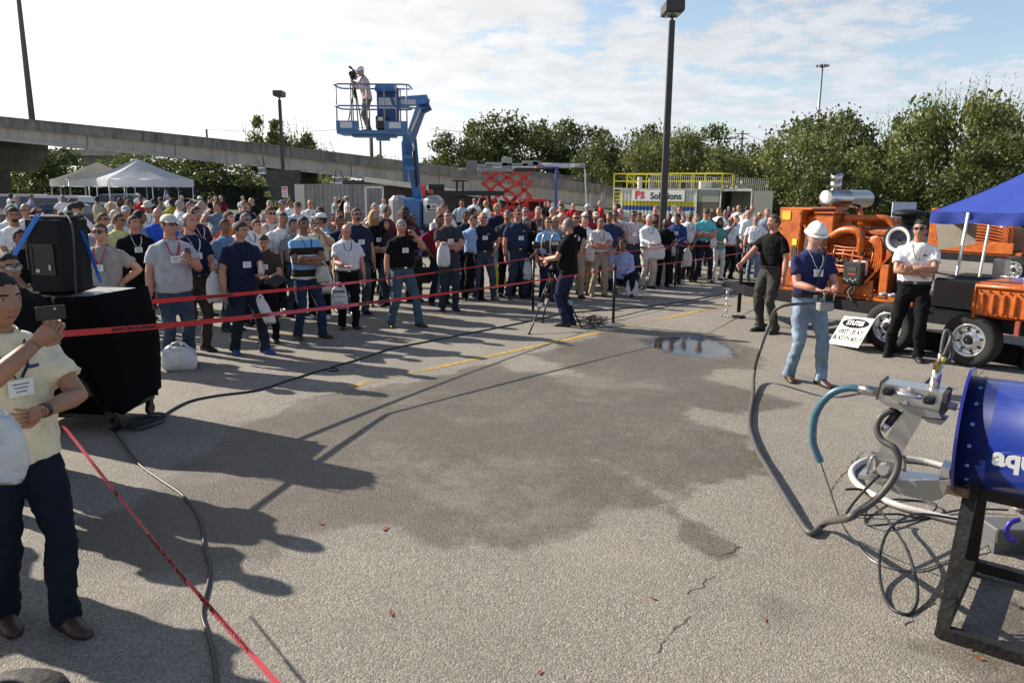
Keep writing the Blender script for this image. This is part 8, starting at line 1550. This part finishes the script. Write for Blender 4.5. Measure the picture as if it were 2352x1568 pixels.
for x, y in ((635, 575), (797, 575), (1018, 575), (1180, 575), (640, 720), (1175, 722), (705, 490), (1100, 490)): mb = MB(); mb.tube([K(x, y, 37.2), K(x, y, 39.3)], .09, 8); sb2('cross_shaft', mb, redm)
for a, b in (((680, 700), (710, 780)), ((800, 720), (840, 850)), ((1115, 710), (1080, 780))): mb = MB(); mb.tube([K(*a, 37.2), K(*b, 37.2)], .045, 8); sb2('hydraulic_rod', mb, chrome)
mb = MB(); p, q = K(620, 900), K(1230, 935); mb.box(((p.x + q.x) / 2, 38.2, (p.z + q.z) / 2 - .3), (q.x - p.x, 2.2, .7)); sb2('base', mb, redm)
mb = MB(); p, q = K(600, 415), K(990, 420); mb.box(((p.x + q.x) / 2, 38.2, p.z), (q.x - p.x, 1.9, .16)); sb2('platform', mb, cowl); mb = MB(); p, q = K(1000, 412), K(1220, 420); mb.box(((p.x + q.x) / 2, 38.2, p.z), (q.x - p.x, 1.8, .14)); sb2('platform_extension', mb, dkg)
lr2 = thing('lance_rig', 'long silver pipe lance rig lying on top of the red scissor lift', 'rig', K(900, 400)); OL = Vector(lr2.location)
def lb(name, mb, m, **k): mb.v = [tuple(Vector(v) - OL) for v in mb.v]; return mb.build(name, m, lr2, **k)
mb = MB(); mb.bar(K(560, 392), K(1250, 372), .5, .22); lb('carriage', mb, ssm); mb = MB(); mb.tube([K(1180, 368), K(1650, 368)], .13, 10); mb.tube([K(1640, 366), K(1760, 370)], .10, 10); lb('main_pipe', mb, alu, smooth=True)
mb = MB(); mb.bar(K(1770, 335, 37.9), K(1772, 390, 37.9), .08, .3); lb('pipe_flange', mb, cowl); mb = MB(); mb.tube([K(1655, 350), K(1655, 388)], .17, 8); lb('pipe_collar', mb, alu)
for (x, y, w_, h_) in ((915, 335, .5, .5), (1180, 345, .8, .25), (800, 355, 1.1, .18), (1040, 358, 1.0, .14), (660, 372, .8, .15), (1250, 345, .4, .2)): mb = MB(); mb.box(K(x, y, 37.8), (w_, .4, h_), bev=.02); lb('equipment_box', mb, cowl)
mb = MB(); p = K(512, 398, 37.5); mb.box(p, (.53, .06, .74)); lb('end_plate', mb, mat('plate_taupe', (.20, .18, .165), .6)); mb = MB(); mb.tube([K(355, 408), K(450, 402)], .03, 8); lb('tip_rod', mb, alu)
mb = MB(); mb.tube([K(1785, 372), K(1805, 440), K(1808, 560), K(1818, 700), K(1822, 900)], .035, 8, sm=4); lb('hanging_hose', mb, mat('pale_hose', (.5, .5, .48), .5), smooth=True)
mb = MB(); p = K(1478, 390, 37); q = K(1482, 960, 37); mb.tube([(p.x, 37, p.z), (p.x, 37, 0)], .07, 8); mb.box(((p.x) - .3, 37, p.z), (.8, .1, .06)); mb.build('blue_pole', mat('pole_blue', (.05, .08, .42), .5), label='tall blue pole supporting the end of the lance rig', cat='pole')
# red truck cab
rc = thing('work_truck', 'red truck cab with open windows behind the crowd, right of the scissor lift', 'truck', (K(1200, 900, 39.5).x, 39.5, 0)); p, q = K(1060, 745, 39.5), K(1375, 930, 39.5); w_ = q.x - p.x
mb = MB(); mb.box((0, 0, p.z - .06), (w_, 2.0, .14)); mb.build('roof', redm, rc); mb = MB(); mb.box((0, 0, .75), (w_, 2.0, .9), bev=.05); mb.box((-1.4, 0, .5), (1.5, 2.1, .35)); mb.build('body', redm, rc)
for x in (-w_ / 2 + .05, -.25, .35, w_ / 2 - .05): mb = MB(); mb.box((x, -.95, 1.55), (.07, .07, p.z - 1.2)); mb.build('pillar', redm, rc)
mb = MB(); mb.box((0, .6, 1.4), (w_ - .2, .05, .7)); mb.build('seat_back', dkg, rc)
for x in (-w_ / 2 + .3, w_ / 2 - .3): mb = MB(); mb.lathe([(.2, -.12), (.4, -.14), (.42, 0), (.4, .14), (.2, .12)], (x, -.9, .42), (0, 1, 0), 18); mb.build('wheel', rub, rc, smooth=True)
mb = MB(); mb.box((0, 0, .55), (1.9, 1.2, 1.1), bev=.03); mb.build('white_crate', mat('crate_white', (.55, .54, .52), .6, var=.05), label='white crate standing in front of the red scissor lift', cat='crate', loc=(AT(1146, 500, 30).x, 30, 0))
mb = MB(); mb.box((0, 0, .35), (3.4, 1.0, .5)); mb.build('equipment_skid', redm, label='low red equipment skid behind the crowd, right of the blue pole', cat='skid', loc=(AT(1320, 505, 34).x, 34, .1))
# black forklift mast and deck, cable drum
fk = thing('forklift', 'black forklift mast with lifted deck left of the scissor lift', 'forklift', (K(375, 800, 36).x, 36, 0)); zt = K(375, 540, 36).z
for x in (-.12, .16): mb = MB(); mb.box((x, 0, zt / 2), (.09, .12, zt)); mb.build('mast', blk, fk)
mb = MB(); mb.box((.02, 0, zt), (.7, .15, .06)); mb.build('mast_top', blk, fk); mb = MB(); zd = K(300, 680, 36).z; mb.box((.3, .2, zd), (3.6, 1.5, .22)); mb.box((1.9, .2, zd + .06), (.9, 1.4, .05)); mb.box((-1.1, .2, zd + .22), (.7, .6, .35)); mb.box((-1.3, .3, 1.0), (.3, .3, zd)); mb.box((1.4, .3, 1.0), (.12, .2, zd)); mb.build('deck', blk, fk)
mb = MB(); mb.box((-1.75, 0, zd + .1), (.35, .3, .55), bev=.03); mb.build('red_tank', redm, fk); mb = MB(); mb.tube([(1.0, -.1, zd), (.85, -.1, zd - .5), (.6, -.1, zd - .8)], .04, 6, sm=3); mb.build('chain', chrome, fk)
dm = thing('cable_drum', 'rusty brown cable drum behind the crowd below the black mast', 'drum', (K(345, 850, 33).x, 33, 0)); dp = K(345, 850, 33)
for s_ in (-.25, .25): mb = MB(); mb.lathe([(0, 0), (.6, 0), (.6, .05), (0, .05)], (0, s_, .65), (0, 1, 0), 24); mb.build('drum_side', mat('rust', (.10, .05, .025), .9, var=.4), dm)
mb = MB(); mb.lathe([(.3, -.24), (.3, .24)], (0, 0, .65), (0, 1, 0), 18); mb.build('core', mat('rust', (.10, .05, .025), .9, var=.4), dm)
for x, lab in ((1360, 'left grey upright post by the ramp wall'), (1385, 'right grey upright post by the ramp wall')): p = AT(x, 443, 45); mb = MB(); mb.box((0, 0, p.z / 2), (.2, .1, p.z)); mb.build('upright_post', cowl, label=lab, cat='post', loc=(p.x, 45, 0))
t = thing('flag', 'blue feather flag under the tent edge', 'flag', AT(377, 475, 40)); mb = MB(); mb.tube([(0, 0, -1.3), (0, 0, .2), (.12, 0, .85)], .015, 6, sm=3); mb.build('pole', alu, t); mb = MB(); mb.add([(0, 0, -.4), (.12, 0, .85), (.28, .02, .8), (.1, .02, -.4)], [(0, 1, 2, 3)]); mb.build('cloth', mat('flag_blue', (.05, .10, .4), .7), t, fix=False)
# ------------------------------------------------------------------ lettering becomes plain meshes
bpy.context.view_layer.update(); dg = bpy.context.evaluated_depsgraph_get()
new_ = []
for o in TEXTS:
    me = bpy.data.meshes.new_from_object(o.evaluated_get(dg)); new_.append((o, me))
for o, me in new_:
    c = bpy.data.objects.new(o.name, me); COL.objects.link(c); c.parent = o.parent; c.matrix_local = o.matrix_local.copy()
    nm = o.name.split('.')[0]; bpy.data.objects.remove(o); c.name = nm
